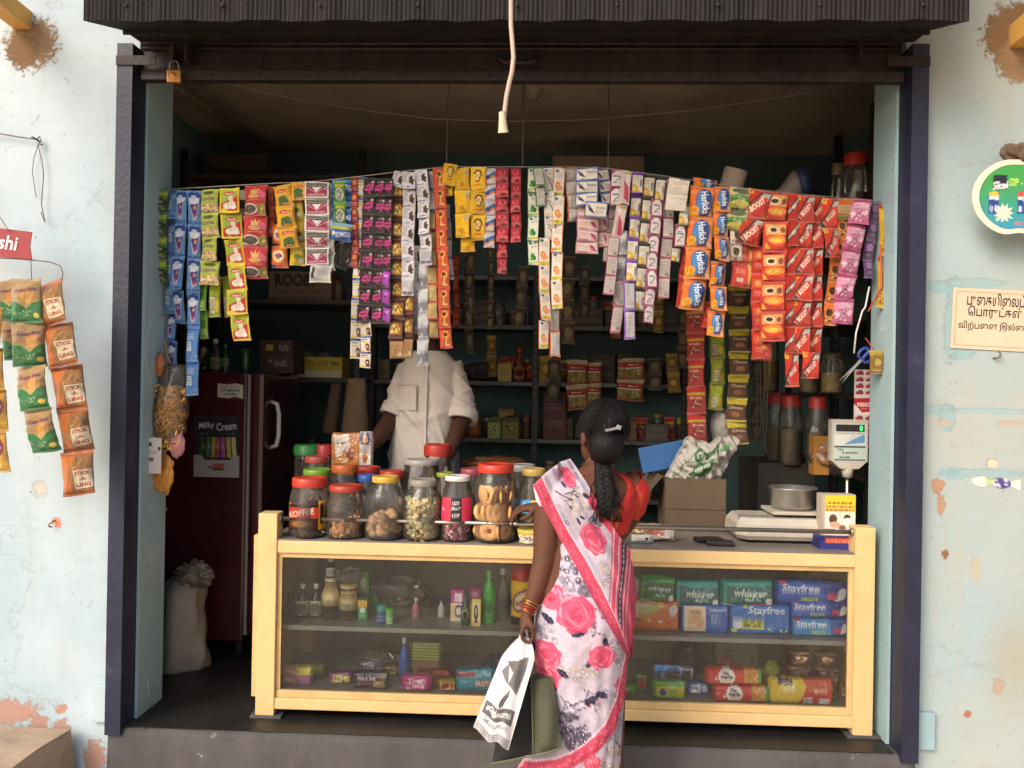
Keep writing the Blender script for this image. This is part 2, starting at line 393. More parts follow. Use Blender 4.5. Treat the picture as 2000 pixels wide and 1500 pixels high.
# ------------------------------------------------------------------ painted wall material with flaked patches
def wallmat(name, base, blobs, second='c98f78', grime=.35):
    """limewashed plaster; blobs = (x, z, rx, rz, colour) flaked or stained patches at fixed places of the wall"""
    m, nt, bs = nodemat(name); N = nt.nodes.new; L = nt.links.new
    tc = N('ShaderNodeTexCoord')
    def noise(sc, det=6, rough=.6, stretch=None, dist=0):
        n = N('ShaderNodeTexNoise'); n.inputs['Scale'].default_value = sc; n.inputs['Detail'].default_value = det; n.inputs['Roughness'].default_value = rough; n.inputs['Distortion'].default_value = dist
        if stretch:
            mp = N('ShaderNodeMapping'); mp.inputs['Scale'].default_value = stretch; L(tc.outputs['Object'], mp.inputs[0]); L(mp.outputs[0], n.inputs['Vector'])
        else: L(tc.outputs['Object'], n.inputs['Vector'])
        return n
    def ramp(src, a, b, lo=0, hi=1):
        r = N('ShaderNodeMapRange'); r.inputs[1].default_value = a; r.inputs[2].default_value = b; r.inputs[3].default_value = lo; r.inputs[4].default_value = hi
        L(src, r.inputs[0]); return r.outputs[0]
    def mix(fac, a, b):
        x = N('ShaderNodeMix'); x.data_type = 'RGBA'; L(fac, x.inputs['Factor'])
        for i, c in ((6, a), (7, b)):
            if isinstance(c, str): x.inputs[i].default_value = (*srgb(c), 1)
            else: L(c, x.inputs[i])
        return x.outputs[2]
    big = noise(1.3, 5); fine = noise(9, 8, .7); strk = noise(5, 6, .6, (1.6, 1, .18))
    c = mix(ramp(big.outputs[0], .38, .62), base, second)
    c = mix(ramp(strk.outputs[0], .55, .8, 0, grime), c, 'b3ab98')
    speck = noise(46, 3, .8); c = mix(ramp(speck.outputs[0], .665, .70, 0, .8), c, '6e675c')
    sc2 = noise(17, 8, .8, None, 1.2); c = mix(ramp(sc2.outputs[0], .61, .66, 0, .6), c, '8b8478')
    warp = noise(38, 10, .8); warpf = ramp(warp.outputs[0], .25, .75, -1, 1)
    sep = N('ShaderNodeSeparateXYZ'); L(tc.outputs['Object'], sep.inputs[0])
    trow = noise(4, 5, .55, (1, 1, 2.2)); hgt0 = N('ShaderNodeMath'); hgt0.operation = 'ADD'; L(ramp(fine.outputs[0], 0, 1, 0, .3), hgt0.inputs[0]); L(ramp(trow.outputs[0], .2, .8, 0, .5), hgt0.inputs[1]); hgt = hgt0.outputs[0]
    vor = N('ShaderNodeTexVoronoi'); vor.feature = 'DISTANCE_TO_EDGE'; vor.inputs['Scale'].default_value = 2.3; wv = N('ShaderNodeVectorMath'); wv.operation = 'MULTIPLY_ADD'; L(fine.outputs[1], wv.inputs[0]); wv.inputs[1].default_value = (.3, .3, .3); L(tc.outputs['Object'], wv.inputs[2]); L(wv.outputs[0], vor.inputs['Vector'])
    ckm = N('ShaderNodeMath'); ckm.operation = 'MULTIPLY'; L(ramp(vor.outputs[0], 0, .012, 1, 0), ckm.inputs[0]); L(ramp(big.outputs[0], .5, .56, 0, .5), ckm.inputs[1]); c = mix(ckm.outputs[0], c, '8f8a80')
    def math_(op, a, b):
        x = N('ShaderNodeMath'); x.operation = op
        for i, k in enumerate((a, b)):
            if isinstance(k, (int, float)): x.inputs[i].default_value = k
            else: L(k, x.inputs[i])
        return x.outputs[0]
    for (bxx, bz, rx, rz, colr, soft, wob) in blobs:
        dx = math_('MULTIPLY', math_('SUBTRACT', sep.outputs[0], bxx), 1/rx); dz = math_('MULTIPLY', math_('SUBTRACT', sep.outputs[2], bz), 1/rz)
        d = math_('SQRT', math_('ADD', math_('MULTIPLY', dx, dx), math_('MULTIPLY', dz, dz)), 0)
        d = math_('ADD', d, math_('MULTIPLY', warpf, wob))
        f = ramp(d, 1-soft, 1+soft, 1, 0)
        c = mix(f, c, colr)
        hgt = math_('SUBTRACT', hgt, math_('MULTIPLY', f, .5 if colr[0] in 'cd' else .12))
    L(c, bs.inputs['Base Color']); bs.inputs['Roughness'].default_value = .85; bs.inputs['Specular IOR Level'].default_value = .2
    bp = N('ShaderNodeBump'); bp.inputs['Strength'].default_value = .55; bp.inputs['Distance'].default_value = .012
    L(hgt, bp.inputs['Height']); L(bp.outputs[0], bs.inputs['Normal'])
    return m
def wb(px, py, rpx, rpy, colr, soft=.05, wob=1.0):
    p = W(px, py, 0); k = ppm(0); return (p.x, p.z, rpx/k, rpy/k, colr, soft, wob)
LEFTB = [wb(20, 1390, 55, 24, 'b38d7e'), wb(75, 1415, 22, 20, 'b38d7e'), wb(118, 1425, 18, 22, 'b38d7e'), wb(185, 1480, 22, 32, 'b38d7e'), wb(120, 1385, 12, 10, 'b38d7e'),
         wb(60, 85, 52, 50, '8f7558', .1, .9), wb(45, 100, 30, 34, '7c6248', .12, .9),
         wb(112, 1020, 9, 9, 'd3937c'), wb(78, 955, 12, 14, 'cfc4b4', .5), wb(25, 1470, 60, 40, 'b5ab9c', .6)]
RIGHTB = [wb(1985, 70, 62, 62, '80644a', .08, .6), wb(1990, 120, 40, 40, '937659', .1, .7), wb(1832, 948, 11, 16, 'b08d74', .1), wb(1838, 985, 7, 22, 'b08d74', .1), wb(1846, 1082, 6, 10, '8d6650', .1),
          wb(1865, 565, 16, 24, '93b0b5', .05, .5), wb(1835, 560, 22, 12, '93b0b5', .05, .5), wb(1875, 690, 26, 12, '93b0b5', .05, .6), wb(1905, 553, 60, 9, '98b0b2', .08, .7), wb(1858, 640, 14, 60, '94aeb2', .08, .7),
          wb(1822, 800, 40, 9, '98b0b4', .08, .7), wb(1930, 803, 80, 6, '9cb2b4', .08, .7), wb(1850, 815, 16, 26, '98b0b4', .08, .7), wb(1862, 925, 26, 12, '93b0b5', .05, .6), wb(1930, 925, 70, 8, '98b0b4', .08, .7),
          wb(1845, 825, 14, 6, 'b8a898', .15, .5), wb(1975, 828, 22, 6, 'b8aa9a', .15, .5), wb(1938, 905, 12, 8, 'dfc4ac', .15, .5),
          wb(1905, 1110, 8, 20, 'b8ac98', .4), wb(1950, 1340, 10, 14, 'b98a70', .12), wb(1890, 1395, 6, 8, 'a8745c', .1), wb(1980, 1290, 40, 70, 'a8a698', .8)]
WL = wallmat('limewash_wall', 'c2cdd3', LEFTB, 'abbfc8', .55); WR = wallmat('limewash_wall_worn_shaded', 'aeb4ae', RIGHTB, 'a2b4b9', .55)  # right wall is worn, its darker base also paints in the shade there
JB = wallmat('blue_jamb_paint', '9fb9bf', [wb(285, 640, 3, 3, 'c8b9a0')], '8fabb2', .25)

shop = thing('shop_building', 'pale blue limewashed shop building with a wide open shutter front', 'building')
# left wall panel, right wall panel, lintel above; the jamb returns are their own plaster
MB().bx(-4.2, -OW-.003, 0, TH, GZ, 3.7).build('wall', WL, shop)
MB().bx(OW+.003, 4.4, 0, TH, GZ, 3.7).build('wall', WR, shop)
MB().bx(-OW-.003, OW+.003, 0, TH, OH+.42, 3.7).build('wall', WL, shop)
for s in (-1, 1):
    MB().bx(s*OW, s*(OW-.012), .045, TH+.01, 0.004, OH+.42).build('jamb', JB, shop)
RX0, RX1, RY, CZ = -1.95, 1.9, 2.12, 2.80
inw = mat('teal_back_wall_shaded', '50696a', .8, var=.25, scale=2, bump=.2)  # same teal as the side walls, darkened to put shade into the colour
inwr = mat('teal_side_wall_paint', '5f7a7a', .8, var=.3, scale=2, bump=.2)
MB().bx(RX0, RX1, RY, RY+.15, 0, CZ).build('interior_wall', inw, shop)
MB().bx(RX0-.15, RX0, TH, RY+.15, 0, CZ).build('interior_wall', inwr, shop)
MB().bx(RX1, RX1+.15, TH, RY+.15, 0, CZ).build('interior_wall', inwr, shop)
cm = mat('sooty_concrete_ceiling', 'ac9e8c', .9, var=.3, scale=1.6, bump=.3, bscale=14)
for pts in ([(300, 760), (285, 700), (290, 650), (304, 618), (322, 612)], [(268, 985), (278, 1010), (290, 1018), (303, 1000)], [(283, 1098), (295, 1088), (303, 1082)], [(285, 1083), (296, 1095)], [(262, 1320), (266, 1360), (272, 1385)]):
    q_ = [W(x, y, .15) for x, y in pts]; MB().tube([(-OW+.0125, .05+(p_.x-q_[0].x)*2+.07, p_.z) for p_ in q_], .0022, 5).build('chalk_mark', mat('chalk', 'b8b4a4', .9), shop)
MB().bx(RX0-.15, RX1+.15, TH, RY+.15, CZ, CZ+.15).build('ceiling', cm, shop)
fm = mat('black_oxide_floor', '221f1d', .5, var=.35, scale=4, bump=.15, bscale=20)
MB().bx(RX0-.15, RX1+.15, TH+.001, RY+.15, -.12, 0).build('floor', fm, shop)
MB().bx(-OW+.012, OW-.012, -.026, TH, -.01, .0015).build('floor', fm, shop)
# plinth with a worn, slightly uneven front edge
g = np.random.default_rng(3)
conc = mat('worn_grey_cement', '4e4a49', .8, var=.4, scale=3.2, bump=.6, bscale=22, streak=(1.2, 1, .35), chip=(('9a948c', 16, .66, .75), ('3a3634', 5, .55, .45), ('8a7c6c', 3, .6, .4)))
n = 90; xs = np.linspace(-OW-.055, OW+.055, n)
prof = []
for i, x in enumerate(xs):
    e = .006*math.sin(9*x)+.004*math.sin(31*x+1)+g.normal(0, .0018); ch = .008+max(0, g.normal(0, .004))
    yb = -.045
    prof.append([Vector((x, TH, 0)), Vector((x, yb+.03, -.001)), Vector((x, yb+ch, -.002-abs(e)*.3)), Vector((x, yb, -.012-ch-abs(e)*.6)), Vector((x, yb-.006+e*.4, -.2)), Vector((x, yb-.008+e*.5, GZ)), Vector((x, TH, GZ))])
MB().loft(prof, True, True).build('step', conc, shop)
# small raised plaster corner block where the shutter channel meets the left wall, and its twin on the right
for (a, b) in (((183, 1335), (214, 1408)), ((1788, 1388), (1822, 1462))):
    p, q = W(*a, -.004), W(*b, -.004)
    MB().box(((p.x+q.x)/2, -.006, (p.z+q.z)/2), (q.x-p.x, .03, p.z-q.z), None, 0, .004).build('plaster_patch', WL if a[0] < 500 else JB, shop)
# stone block on the ground at the left
p = W(-20, 1448, -.18); q = W(112, 1448, -.18)
st = mat('brown_stone', 'a08a74', .9, var=.25, scale=5, bump=.7, bscale=18)
bl = MB(); zt = p.z
bl.add([Vector(v) for v in [(p.x-.3, -.04, GZ), (q.x+.02, -.04, GZ), (q.x, -.42, GZ), (p.x-.3, -.42, GZ), (p.x-.3, -.045, zt), (q.x-.03, -.045, zt-.004), (q.x-.06, -.2, zt-.012), (q.x-.1, -.4, zt-.045), (p.x-.3, -.4, zt-.02)]],
       [(0, 1, 5, 4), (1, 2, 7, 6, 5), (2, 3, 8, 7), (3, 0, 4, 8), (4, 5, 6, 7, 8), (0, 3, 2, 1)])
tag(bl.build('stone_block', st), 'rough brown stone block lying at the foot of the limewashed wall', 'stone')

# ------------------------------------------------------------------ roller shutter
navy = mat('navy_channel_paint', '20233a', .5, var=.3, scale=5, bump=.2, bscale=60, chip=(('5a4a44', 14, .66, .8), ('6a6a78', 5, .6, .3)))
rust = mat('dark_brown_shutter_steel', '2a2220', .55, var=.4, scale=7, bump=.25, bscale=50, streak=(1.4, 1, .2), spec=.35, chip=(('54402f', 12, .64, .7), ('6a5a50', 6, .58, .3)))
rust2 = mat('rust_streaked_hood_steel', '1f1a19', .7, var=.7, scale=16, bump=.3, bscale=60, streak=(1.5, 1, .08), spec=.25)
sh = thing('roller_shutter', 'dark rusty steel roller shutter rolled up above the shop opening', 'shutter')
# hood: front face, chamfer, lip
yf = -.34
pz = lambda px, py, Y: W(px, py, Y).z
zc = pz(1000, 40, yf); zl = pz(1000, 80, -.06)
xl, xr = W(163, 30, yf).x, W(1893, 45, yf).x
sec = [(yf, 3.55), (yf, zc), (-.165, pz(1000, 60, -.165)), (-.06, zl), (-.045, zl+.002), (-.045, 3.55)]
nr = 620; MB().loft([[Vector((x+(.05*(1-2*(i/(nr-1))) if y > yf else 0), y+(.002*math.sin(i*1.9)+.003*math.sin(i*.31) if y == yf else 0), z+(.003*math.sin(i*.11) if y == yf and z < 3 else 0))) for (y, z) in sec] for i, x in enumerate(np.linspace(xl, xr, nr))], True, True, 0, False).build('hood', rust2, sh)
zh = pz(1000, 60, -.165)
MB().bx(xl+.05, xr-.05, -.175, -.166, zh-.016, zh+.012).build('hood_lip', rust, sh)
for q in range(9): MB().lathe([(0, .003), (.006, .002), (.007, -.002)], 8).build('rivet', rust, sh, (xl+.15+q*(xr-xl-.3)/8, yf-.006, zc+.05), (R(90), 0, 0))
# curtain slats left visible below the hood
zt = zl-.012; z1 = pz(1000, 100, -.02); z2 = pz(1000, 139, -.02); z3 = pz(1000, 157, -.03)
k = 3; dz = (zt+.05-z1)/k
for i in range(k):
    zz = zt+.05-i*dz; ring = []
    for x in (-OW+.02, OW-.02):
        ring.append([Vector((x, -.012-.014*math.sin(math.pi*j/6), zz-dz*.97*j/6)) for j in range(7)]+[Vector((x, .004, zz-dz*.97)), Vector((x, .004, zz))])
    MB().loft(ring, True, True).build('slat', rust, sh)
MB().bx(-OW+.02, OW-.02, -.016, .004, z2+.002, z1-.001).build('bottom_slat', rust, sh)
br = MB().bx(-OW+.015, OW-.015, -.030, .012, z3, z2, 0, .004).build('bottom_rail', rust, sh)
for px in (330, 413, 505, 597, 690, 782, 955, 1138, 1230, 1320, 1385, 1478, 1565, 1640):
    c = W(px, 148, -.031); MB().lathe([(0, .004), (.005, .003), (.007, 0), (.007, -.003)], 8).build('rivet', rust, sh, (c.x, -.031, c.z), (R(90), 0, 0))
# pull handle
h0, h1 = W(975, 112, -.03), W(1052, 112, -.03)
MB().tube([(h0.x, -.015, h0.z), (h0.x, -.05, h0.z-.004), (h0.x+.02, -.06, h0.z-.03), (h1.x-.02, -.06, h1.z-.03), (h1.x, -.05, h1.z-.004), (h1.x, -.015, h1.z)], .008, 8).build('handle', rust, sh)
for px in (508, 1530):
    c = W(px, 115, -.017); MB().bx(c.x-.012, c.x+.012, -.021, -.0165, c.z-.03, c.z+.025).build('keyhole_plate', rust, sh)
# hasps
for px in (345, 372, 1672):
    c = W(px, 112, -.03); MB().bx(c.x-.004, c.x+.006, -.075, -.012, c.z-.028, c.z+.03).build('hasp', rust, sh)
# guide channels (navy U section)
for s, nm in ((-1, 0), (1, 0)):
    a = OW+.062; b = OW+.002
    mb = MB(); mb.bx(s*a, s*b, -.058, -.050, -.02, zl-.008); mb.bx(s*a, s*(a-.008), -.0495, -.001, -.02, zl-.008); mb.bx(s*b, s*(b+.008), -.0495, .06, -.02, zl-.008)
    mb.build('guide_channel', navy, sh)
    MB().bx(s*a*1.0006, s*(b-.09), -.064, -.0585, z2+.005, z2+.04).build('guide_bracket', rust, sh)
# brass padlock hanging on the hasp
c = W(341, 150, -.06); brass = mat('tarnished_brass', 'a8763f', .45, .8, var=.3, scale=20)
pl = thing('padlock', 'tarnished brass padlock hanging from the shutter rail', 'padlock', c, (0, R(-2), R(6)))
MB().box((0, 0, 0), (.052, .02, .048), None, 0, .005).build('body', brass, pl)
pts = [(-.016, 0, .02)] + [(-.016*math.cos(math.pi*t/8), 0, .045+.016*math.sin(math.pi*t/8)) for t in range(9)] + [(.016, 0, .02)]
MB().tube(pts, .0045, 8).build('shackle', mat('dull_steel', '77706a', .4, .9, var=.2), pl)
MB().lathe([(0, .001), (.009, .001), (.012, 0)], 16).build('keyhole_rim', brass, pl, (0, -.0105, 0), (R(90), 0, 0))

# ------------------------------------------------------------------ beams let into the wall
ym = mat('ochre_beam_paint', 'd9a656', .7, var=.18, scale=6, bump=.25)
c = W(40, 35, 0); d = W(55, 45, 0)
for (px, py, lab, x2) in ((45, 40, 'ochre painted timber beam let into the wall left of the shutter', 0), (1992, 72, 'ochre painted timber beam let into the wall beside the hanging ice cream sign', 0)):
    c = W(px, py, 0)
    b = MB(); s = .034 if px < 500 else .04
    rings = [[Vector((c.x+a*s*(1+0), y, c.z+bb*s+(-y)*.05)) for (a, bb) in ((-1, -1), (1, -1), (1, 1), (-1, 1))] for y in (.03, -.6, -1.9)]
    b.loft(rings, True, True, 0, False)
    tag(b.build('roof_beam', ym), lab, 'beam')
# ------------------------------------------------------------------ glass-fronted counter
CY = .10; CD = .60                     # front plane and depth
yel = mat('cream_yellow_paint', 'dcbb84', .45, var=.08, scale=5, bump=.2, bscale=30, spec=.4, chip=(('6a5238', 23, .70, .85), ('b08f58', 4, .56, .35), ('efdcae', 9, .68, .6)))
yel2 = mat('cream_yellow_paint_scuffed', 'd2b07a', .5, var=.12, scale=9, bump=.2, bscale=40, spec=.4, chip=(('6a5238', 18, .66, .85), ('a8864e', 5, .54, .4)))
XL = W(499, 1390, CY).x; XR = W(1703, 1433, CY).x
PZ = (W(530, 996, CY).z+W(1695, 1037, CY).z)/2
TZ = (W(800, 1057, CY).z+W(1450, 1077, CY).z)/2           # counter top surface
TB = (W(800, 1083, CY).z+W(1450, 1106, CY).z)/2           # underside of the front top beam
BT = (W(760, 1352, CY).z+W(1450, 1383, CY).z)/2
BM = (W(760, 1366, CY).z+W(1450, 1397, CY).z)/2
BB = (W(760, 1387, CY).z+W(1450, 1420, CY).z)/2
SZ = (W(700, 1215, CY+.1).z+W(1500, 1247, CY+.1).z)/2     # shelf
PWD = .074
ct = thing('glass_counter', 'cream yellow wooden shop counter with a sliding glass front and two shelves of goods', 'counter', ((XL+XR)/2, CY+CD/2, 0.012))
O = Vector(ct.location)
def cpart(name, x0, x1, y0, y1, z0, z1, m, bev=.004):
    return MB().bx(x0-O.x, x1-O.x, y0-O.y, y1-O.y, z0-O.z, z1-O.z, 0, bev).build(name, m, ct)
for x0 in (XL, XR-PWD):
    cpart('post', x0, x0+PWD, CY-.006, CY+.07, .012, PZ, yel)
    cpart('post', x0, x0+PWD, CY+CD-.06, CY+CD, .012, TZ-.031, yel)
cpart('top_beam', XL+PWD, XR-PWD, CY, CY+.035, TB, TZ-.006, yel)
cpart('top_bead', XL+PWD, XR-PWD, CY+.012, CY+.03, TB-.02, TB, yel2, .003)
cpart('bottom_bead', XL+PWD, XR-PWD, CY+.008, CY+.034, BM, BT, yel2, .003)
cpart('bottom_rail', XL+PWD, XR-PWD, CY-.002, CY+.04, BB, BM-.001, yel)
for x0, x1 in ((XL+PWD, XL+PWD+.018), (XR-PWD-.018, XR-PWD)): cpart('side_bead', x0, x1, CY+.012, CY+.03, BT, TB-.02, yel2, .003)
topm = mat('grey_laminate_top', '7d756e', .4, var=.2, scale=4, bump=.05)
cpart('countertop', XL+PWD*.4, XR-PWD*.4, CY+.036, CY+CD, TZ-.03, TZ, topm, .003)
cpart('countertop_edge', XL+PWD, XR-PWD, CY+.001, CY+.0355, TZ-.0055, TZ-.0005, topm, 0)
inm = mat('grey_shelf_laminate', '94928a', .3, var=.15, scale=4)
cpart('shelf', XL+.03, XR-.03, CY+.06, CY+CD-.06, SZ-.018, SZ, inm, .002)
cpart('base_board', XL+.03, XR-.03, CY+.045, CY+CD-.002, BM-.012, BM+.004, inm, .002)
bk = mat('brown_back_board', '8a7d6c', .7, var=.25, scale=3)
cpart('back_board', XL+.03, XR-.03, CY+CD-.0015, CY+CD+.012, BB, TZ-.032, bk, 0)
for x0 in (XL+.006, XR-.018): cpart('side_board', x0, x0+.012, CY+.07, CY+CD-.06, BB, TZ-.032, yel2, 0)
for x0 in (XL+.02, XR-.065): cpart('shelf_bracket', x0, x0+.045, CY+.12, CY+.5, SZ-.06, SZ-.018, yel2, .002)
xm = W(1120, 1200, CY).x
cpart('glass_pane', XL+PWD+.004, xm+.03, CY+.018, CY+.022, BT-.004, TB-.016, PANE, 0)
cpart('glass_pane', xm-.03, XR-PWD-.004, CY+.0225, CY+.0265, BT-.004, TB-.016, PANE, 0)
# thin sliding-door board fixed along the left side
cpart('side_strip', XL-.022, XL-.004, CY+.01, CY+.05, W(497, 1362, CY).z, W(505, 1046, CY).z, yel2, .002)
for x0 in (XL-.02, XR-PWD-.02): cpart('foot', x0, x0+PWD+.05, CY-.01, CY+.09, -.008, .012, conc, .003)
steel = mat('brushed_steel_rail', 'a79f96', .3, .9, var=.1, scale=30)
RZ = W(553, 1010, CY+.02).z; RZ2 = W(1677, 1044, CY+.02).z; rz = (RZ+RZ2)/2
MB().tube([(XL+PWD-.02-O.x, CY+.03-O.y, rz-O.z), (XR-PWD+.02-O.x, CY+.03-O.y, rz-O.z)], .0085, 12).build('guard_rail', steel, ct)
for x in (XL+PWD+.004, XR-PWD-.004):
    MB().lathe([(.016, -.004), (.016, .004)], 12, caps=True).build('rail_flange', steel, ct, (x-O.x, CY+.03-O.y, rz-O.z), (0, R(90), 0))

# ------------------------------------------------------------------ jars on the counter
def jar(px, py, ztop_px, wpx, Yd, lab, lid='c8402e', lidh=.10, shape='round', fill=None, neck=.72, lidw=.8, label_band=None, ribbed=False, seed=0, on=None, jm=None, group=None):
    """px: centre column, py: base row, ztop_px: top row; Yd metres behind the counter front"""
    Y = CY+Yd; z0 = TZ+.0006 if on is None else on; b = W(px, py, Y); k = ppm(Y)
    Hh = W(px, ztop_px, Y).z-z0; rad = wpx/2/k
    t = thing('jar', lab, 'jar', (b.x, Y, z0), (0, 0, random.uniform(0, 6)), group)
    lh = Hh*lidh*.8; bh = Hh-lh
    sq = 3.2 if shape == 'square' else 0
    if shape == 'hour': prof = [(rad*.8, .001), (rad*.97, .012), (rad, bh*.12), (rad*.93, bh*.40), (rad*.9, bh*.5), (rad*.97, bh*.6), (rad, bh*.78), (rad*.88, bh*.9), (rad*neck, bh*.96), (rad*neck, bh)]
    elif shape == 'taper': prof = [(rad*.92, .001), (rad*.99, .01), (rad, bh*.45), (rad*.98, bh*.62), (rad*.86, bh*.82), (rad*neck, bh*.94), (rad*neck, bh)]
    else: prof = [(rad*.85, .001), (rad*.98, .012), (rad, bh*.1), (rad, bh*.66), (rad*.93, bh*.8), (rad*neck, bh*.92), (rad*neck, bh)]
    MB().lathe([(0.001, .001)]+prof, 28, sq=sq, ribs=14 if ribbed else 0, ribamp=.018).build('body', jm or JARM, t)
    if Yd > .1: lid = ''.join('%02x' % int(int(lid[q:q+2], 16)*.82) for q in (0, 2, 4))  # back rows: lid colour darkened to stand for the shade deeper in
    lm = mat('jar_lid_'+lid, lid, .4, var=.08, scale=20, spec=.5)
    lr = rad*lidw
    mbl = MB(); mbl.lathe([(lr, bh-lh*.25), (lr*1.02, bh), (lr*1.02, bh+lh*.72), (lr*.96, bh+lh*.95), (lr*.8, bh+lh), (lr*.78, bh+lh*.9), (.001, bh+lh*.9)], 40, ribs=20, ribamp=.008).build('lid', lm, t)
    if label_band:
        cv, f0, f1 = label_band; a0, a1 = R(-115), R(-65)+R(40)
        nx, ny = 60, 30; vv, uu = np.mgrid[0:1:ny*1j, 0:1:nx*1j]
        ang = R(-155)+uu*R(130)-t.rotation_euler.z; rr = np.interp(bh*(f1+(f0-f1)*vv), [p[1] for p in prof], [p[0] for p in prof])+.0012
        if sq: rr = rr/(np.abs(np.cos(ang+t.rotation_euler.z))**sq+np.abs(np.sin(ang+t.rotation_euler.z))**sq)**(1/sq)
        P = np.stack([rr*np.cos(ang), rr*np.sin(ang), bh*(f1+(f0-f1)*vv)], -1)
        link('label', grid_mesh('label', P, cv, PAPER, thick=(0, 0, .0003)), t)
    if fill: fill(t, rad, bh, random.Random(seed))
    return t
def f_chunks(cols, level, size=.02, n=60, flat=1.):
    def f(t, rad, bh, r):
        ms = [mat('snack_'+c, c, .7, var=.25, scale=30, bump=.4, bscale=60) for c in cols]
        for mi, m in enumerate(ms):
            mb = MB(); nn = n//len(ms)
            for i in range(nn):
                a = r.uniform(0, 6.283); q = rad*.82*math.sqrt(r.uniform(.25, 1)); z = .008+(level*bh-.008)*r.random()
                s = size*r.uniform(.7, 1.2)
                mb.box((q*math.cos(a), q*math.sin(a), z), (s, s*r.uniform(.5, 1), s*flat*r.uniform(.5, .9)), Euler((r.uniform(0, 3), r.uniform(0, 3), r.uniform(0, 3))), 0, s*.18)
            mb.build('contents', m, t)['kind'] = 'stuff'
    return f
def f_balls(c, level, size=.022, n=30):
    def f(t, rad, bh, r):
        m = mat('snack_'+c, c, .6, var=.25, scale=25, bump=.3, bscale=50); mb = MB()
        for i in range(n):
            a = r.uniform(0, 6.283); q = rad*.74*math.sqrt(r.uniform(.2, 1)); z = size+(level*bh-size)*r.random(); s = size*r.uniform(.8, 1.1)
            mb.lathe([(s*math.sin(math.pi*j/6)+1e-5, -s*math.cos(math.pi*j/6)) for j in range(7)], 10, (q*math.cos(a), q*math.sin(a), z))
        mb.build('contents', m, t)['kind'] = 'stuff'
    return f
def f_cookies(t, rad, bh, r):
    m = mat('golden_biscuit', 'e0a866', .75, var=.2, scale=40, bump=.5, bscale=90); m2 = mat('biscuit_jam_dot', '6b3a20', .6)
    base = t.rotation_euler.z
    rows = [(.16, 4), (.42, 5), (.66, 5)]
    for zf, cnt in rows:
        for i in range(cnt):
            a = R(-150)+R(120)*i/(cnt-1)-base; q = rad*.62; c = Vector((q*math.cos(a), q*math.sin(a), bh*zf))
            tw = r.choice([0, 0, 1]); R_ = rad*.46
            e = Euler((R(90)+r.uniform(-.25, .25), r.uniform(-.2, .2), a+R(90)+r.uniform(-.35, .35)+(R(75) if tw else 0)))
            o = MB().lathe([(R_*.24, -.005), (R_*.7, -.007), (R_, -.003), (R_, .003), (R_*.7, .007), (R_*.24, .005), (R_*.22, 0), (R_*.24, -.005)], 18, (0, 0, 0)).build('biscuit', m, t, c, e)
            MB().lathe([(.0005, .0035), (R_*.21, .003), (R_*.21, -.003), (.0005, -.0035)], 8).build('centre_dot', m2, o)
def band(fn, asp=.5, bg='ffffff', n=110):
    cv = Cv(asp, bg, n); fn(cv); return cv
koffee = band(lambda c: (c.rect(0, 0, 1, .22, '2a1712'), c.rect(0, .22, .82, .6, 'd8412e'), c.text('KOFFEE', .42, .42, .62, .12, 'fbf3e2', 8, .03), c.rect(.82, 0, 1, 1, 'e8a11e'), c.rect(.86, .1, .96, .8, '2a1712'), c.ell(.4, .8, .3, .16, '7a4424'), c.ell(.42, .8, .2, .1, 'c08a50'), c.text('POP', .12, .12, .12, .06, 'e8b02e')), .55, '3a1f14')
jelly = band(lambda c: (c.rect(.36, 0, .66, 1, '241a1c'), c.text('LOT', .51, .22, .2, .1, 'f4ecec', 0, .03), c.text('JELLY', .51, .45, .26, .1, 'f4ecec', 0, .03), c.text('LOT', .51, .75, .2, .1, 'f4ecec', 0, .03), c.text('FUN', .12, .5, .12, .09, 'f7dbe0')), .62, 'd2304e')
cup = band(lambda c: (c.rect(0, 0, 1, .22, 'ead26a'), c.speck(.5, .6, .5, .4, ['f3f0e6', '6a5a7a', '3f3550', 'c9b060', 'e4dfd0'], 90, .05)), .42, 'efe9da')
blue = band(lambda c: (c.rect(0, 0, .45, 1, '4aa3d8'), c.text('Hit', .25, .5, .2, .2, 'ffffff', 0, .03)), .3, 'e3b778')
plain = band(lambda c: (c.fine(.45, .3, .5, .3, 'd05048', 3)), .45, 'd9cfc4')
JF = .075
jar(603, 1043, 931, 70, JF, 'square jar of coffee sweets with a red lid and a coffee label', 'b93a2c', .16, 'square', f_chunks(['3c241c', '5a3424'], .55, .018, 90), .85, .95, (koffee, .18, .72), seed=1)
jar(674, 1045, 946, 74, JF, 'squat jar of brown cashew biscuits under a flat red lid, next to the coffee jar', 'a83a2c', .12, 'taper', f_chunks(['d8a878', 'c08a58'], .38, .022, 110, .7), .85, .86, seed=2)
jar(751, 1047, 929, 78, JF, 'glass jar of round sweet balls with a printed yellow and red lid', 'c9a03a', .10, 'round', f_balls('b08a60', .42, .02, 46), .62, .66, seed=3)
jar(825, 1049, 935, 76, JF, 'glass jar of pale stacked rusks with a silver screw lid', '8c8678', .11, 'round', f_chunks(['e0cc98', 'd0b880', 'b8b888'], .75, .022, 170, .8), .66, .7, seed=4)
jar(892, 1052, 928, 64, JF, 'jar of pink wrapped jellies with a pink and black label and clear lid', 'cfc9c4', .08, 'taper', f_chunks(['d85a84', 'b04470', 'ecc8d2'], .36, .014, 160, .7), .72, .76, (jelly, .34, .72), True, seed=5)
jar(966, 1054, 905, 84, JF, 'tall hourglass jar packed with golden ring biscuits under a red lid', 'c23c2a', .11, 'hour', f_cookies, .78, .82, seed=6)
jar(1040, 1056, 914, 62, JF+.06, 'ribbed jar with a yellow lid half hidden by the customer', 'd8b060', .10, 'taper', f_chunks(['e0b878', 'e8c890'], .5, .02, 90), .68, .74, (blue, .42, .62), True, seed=7)
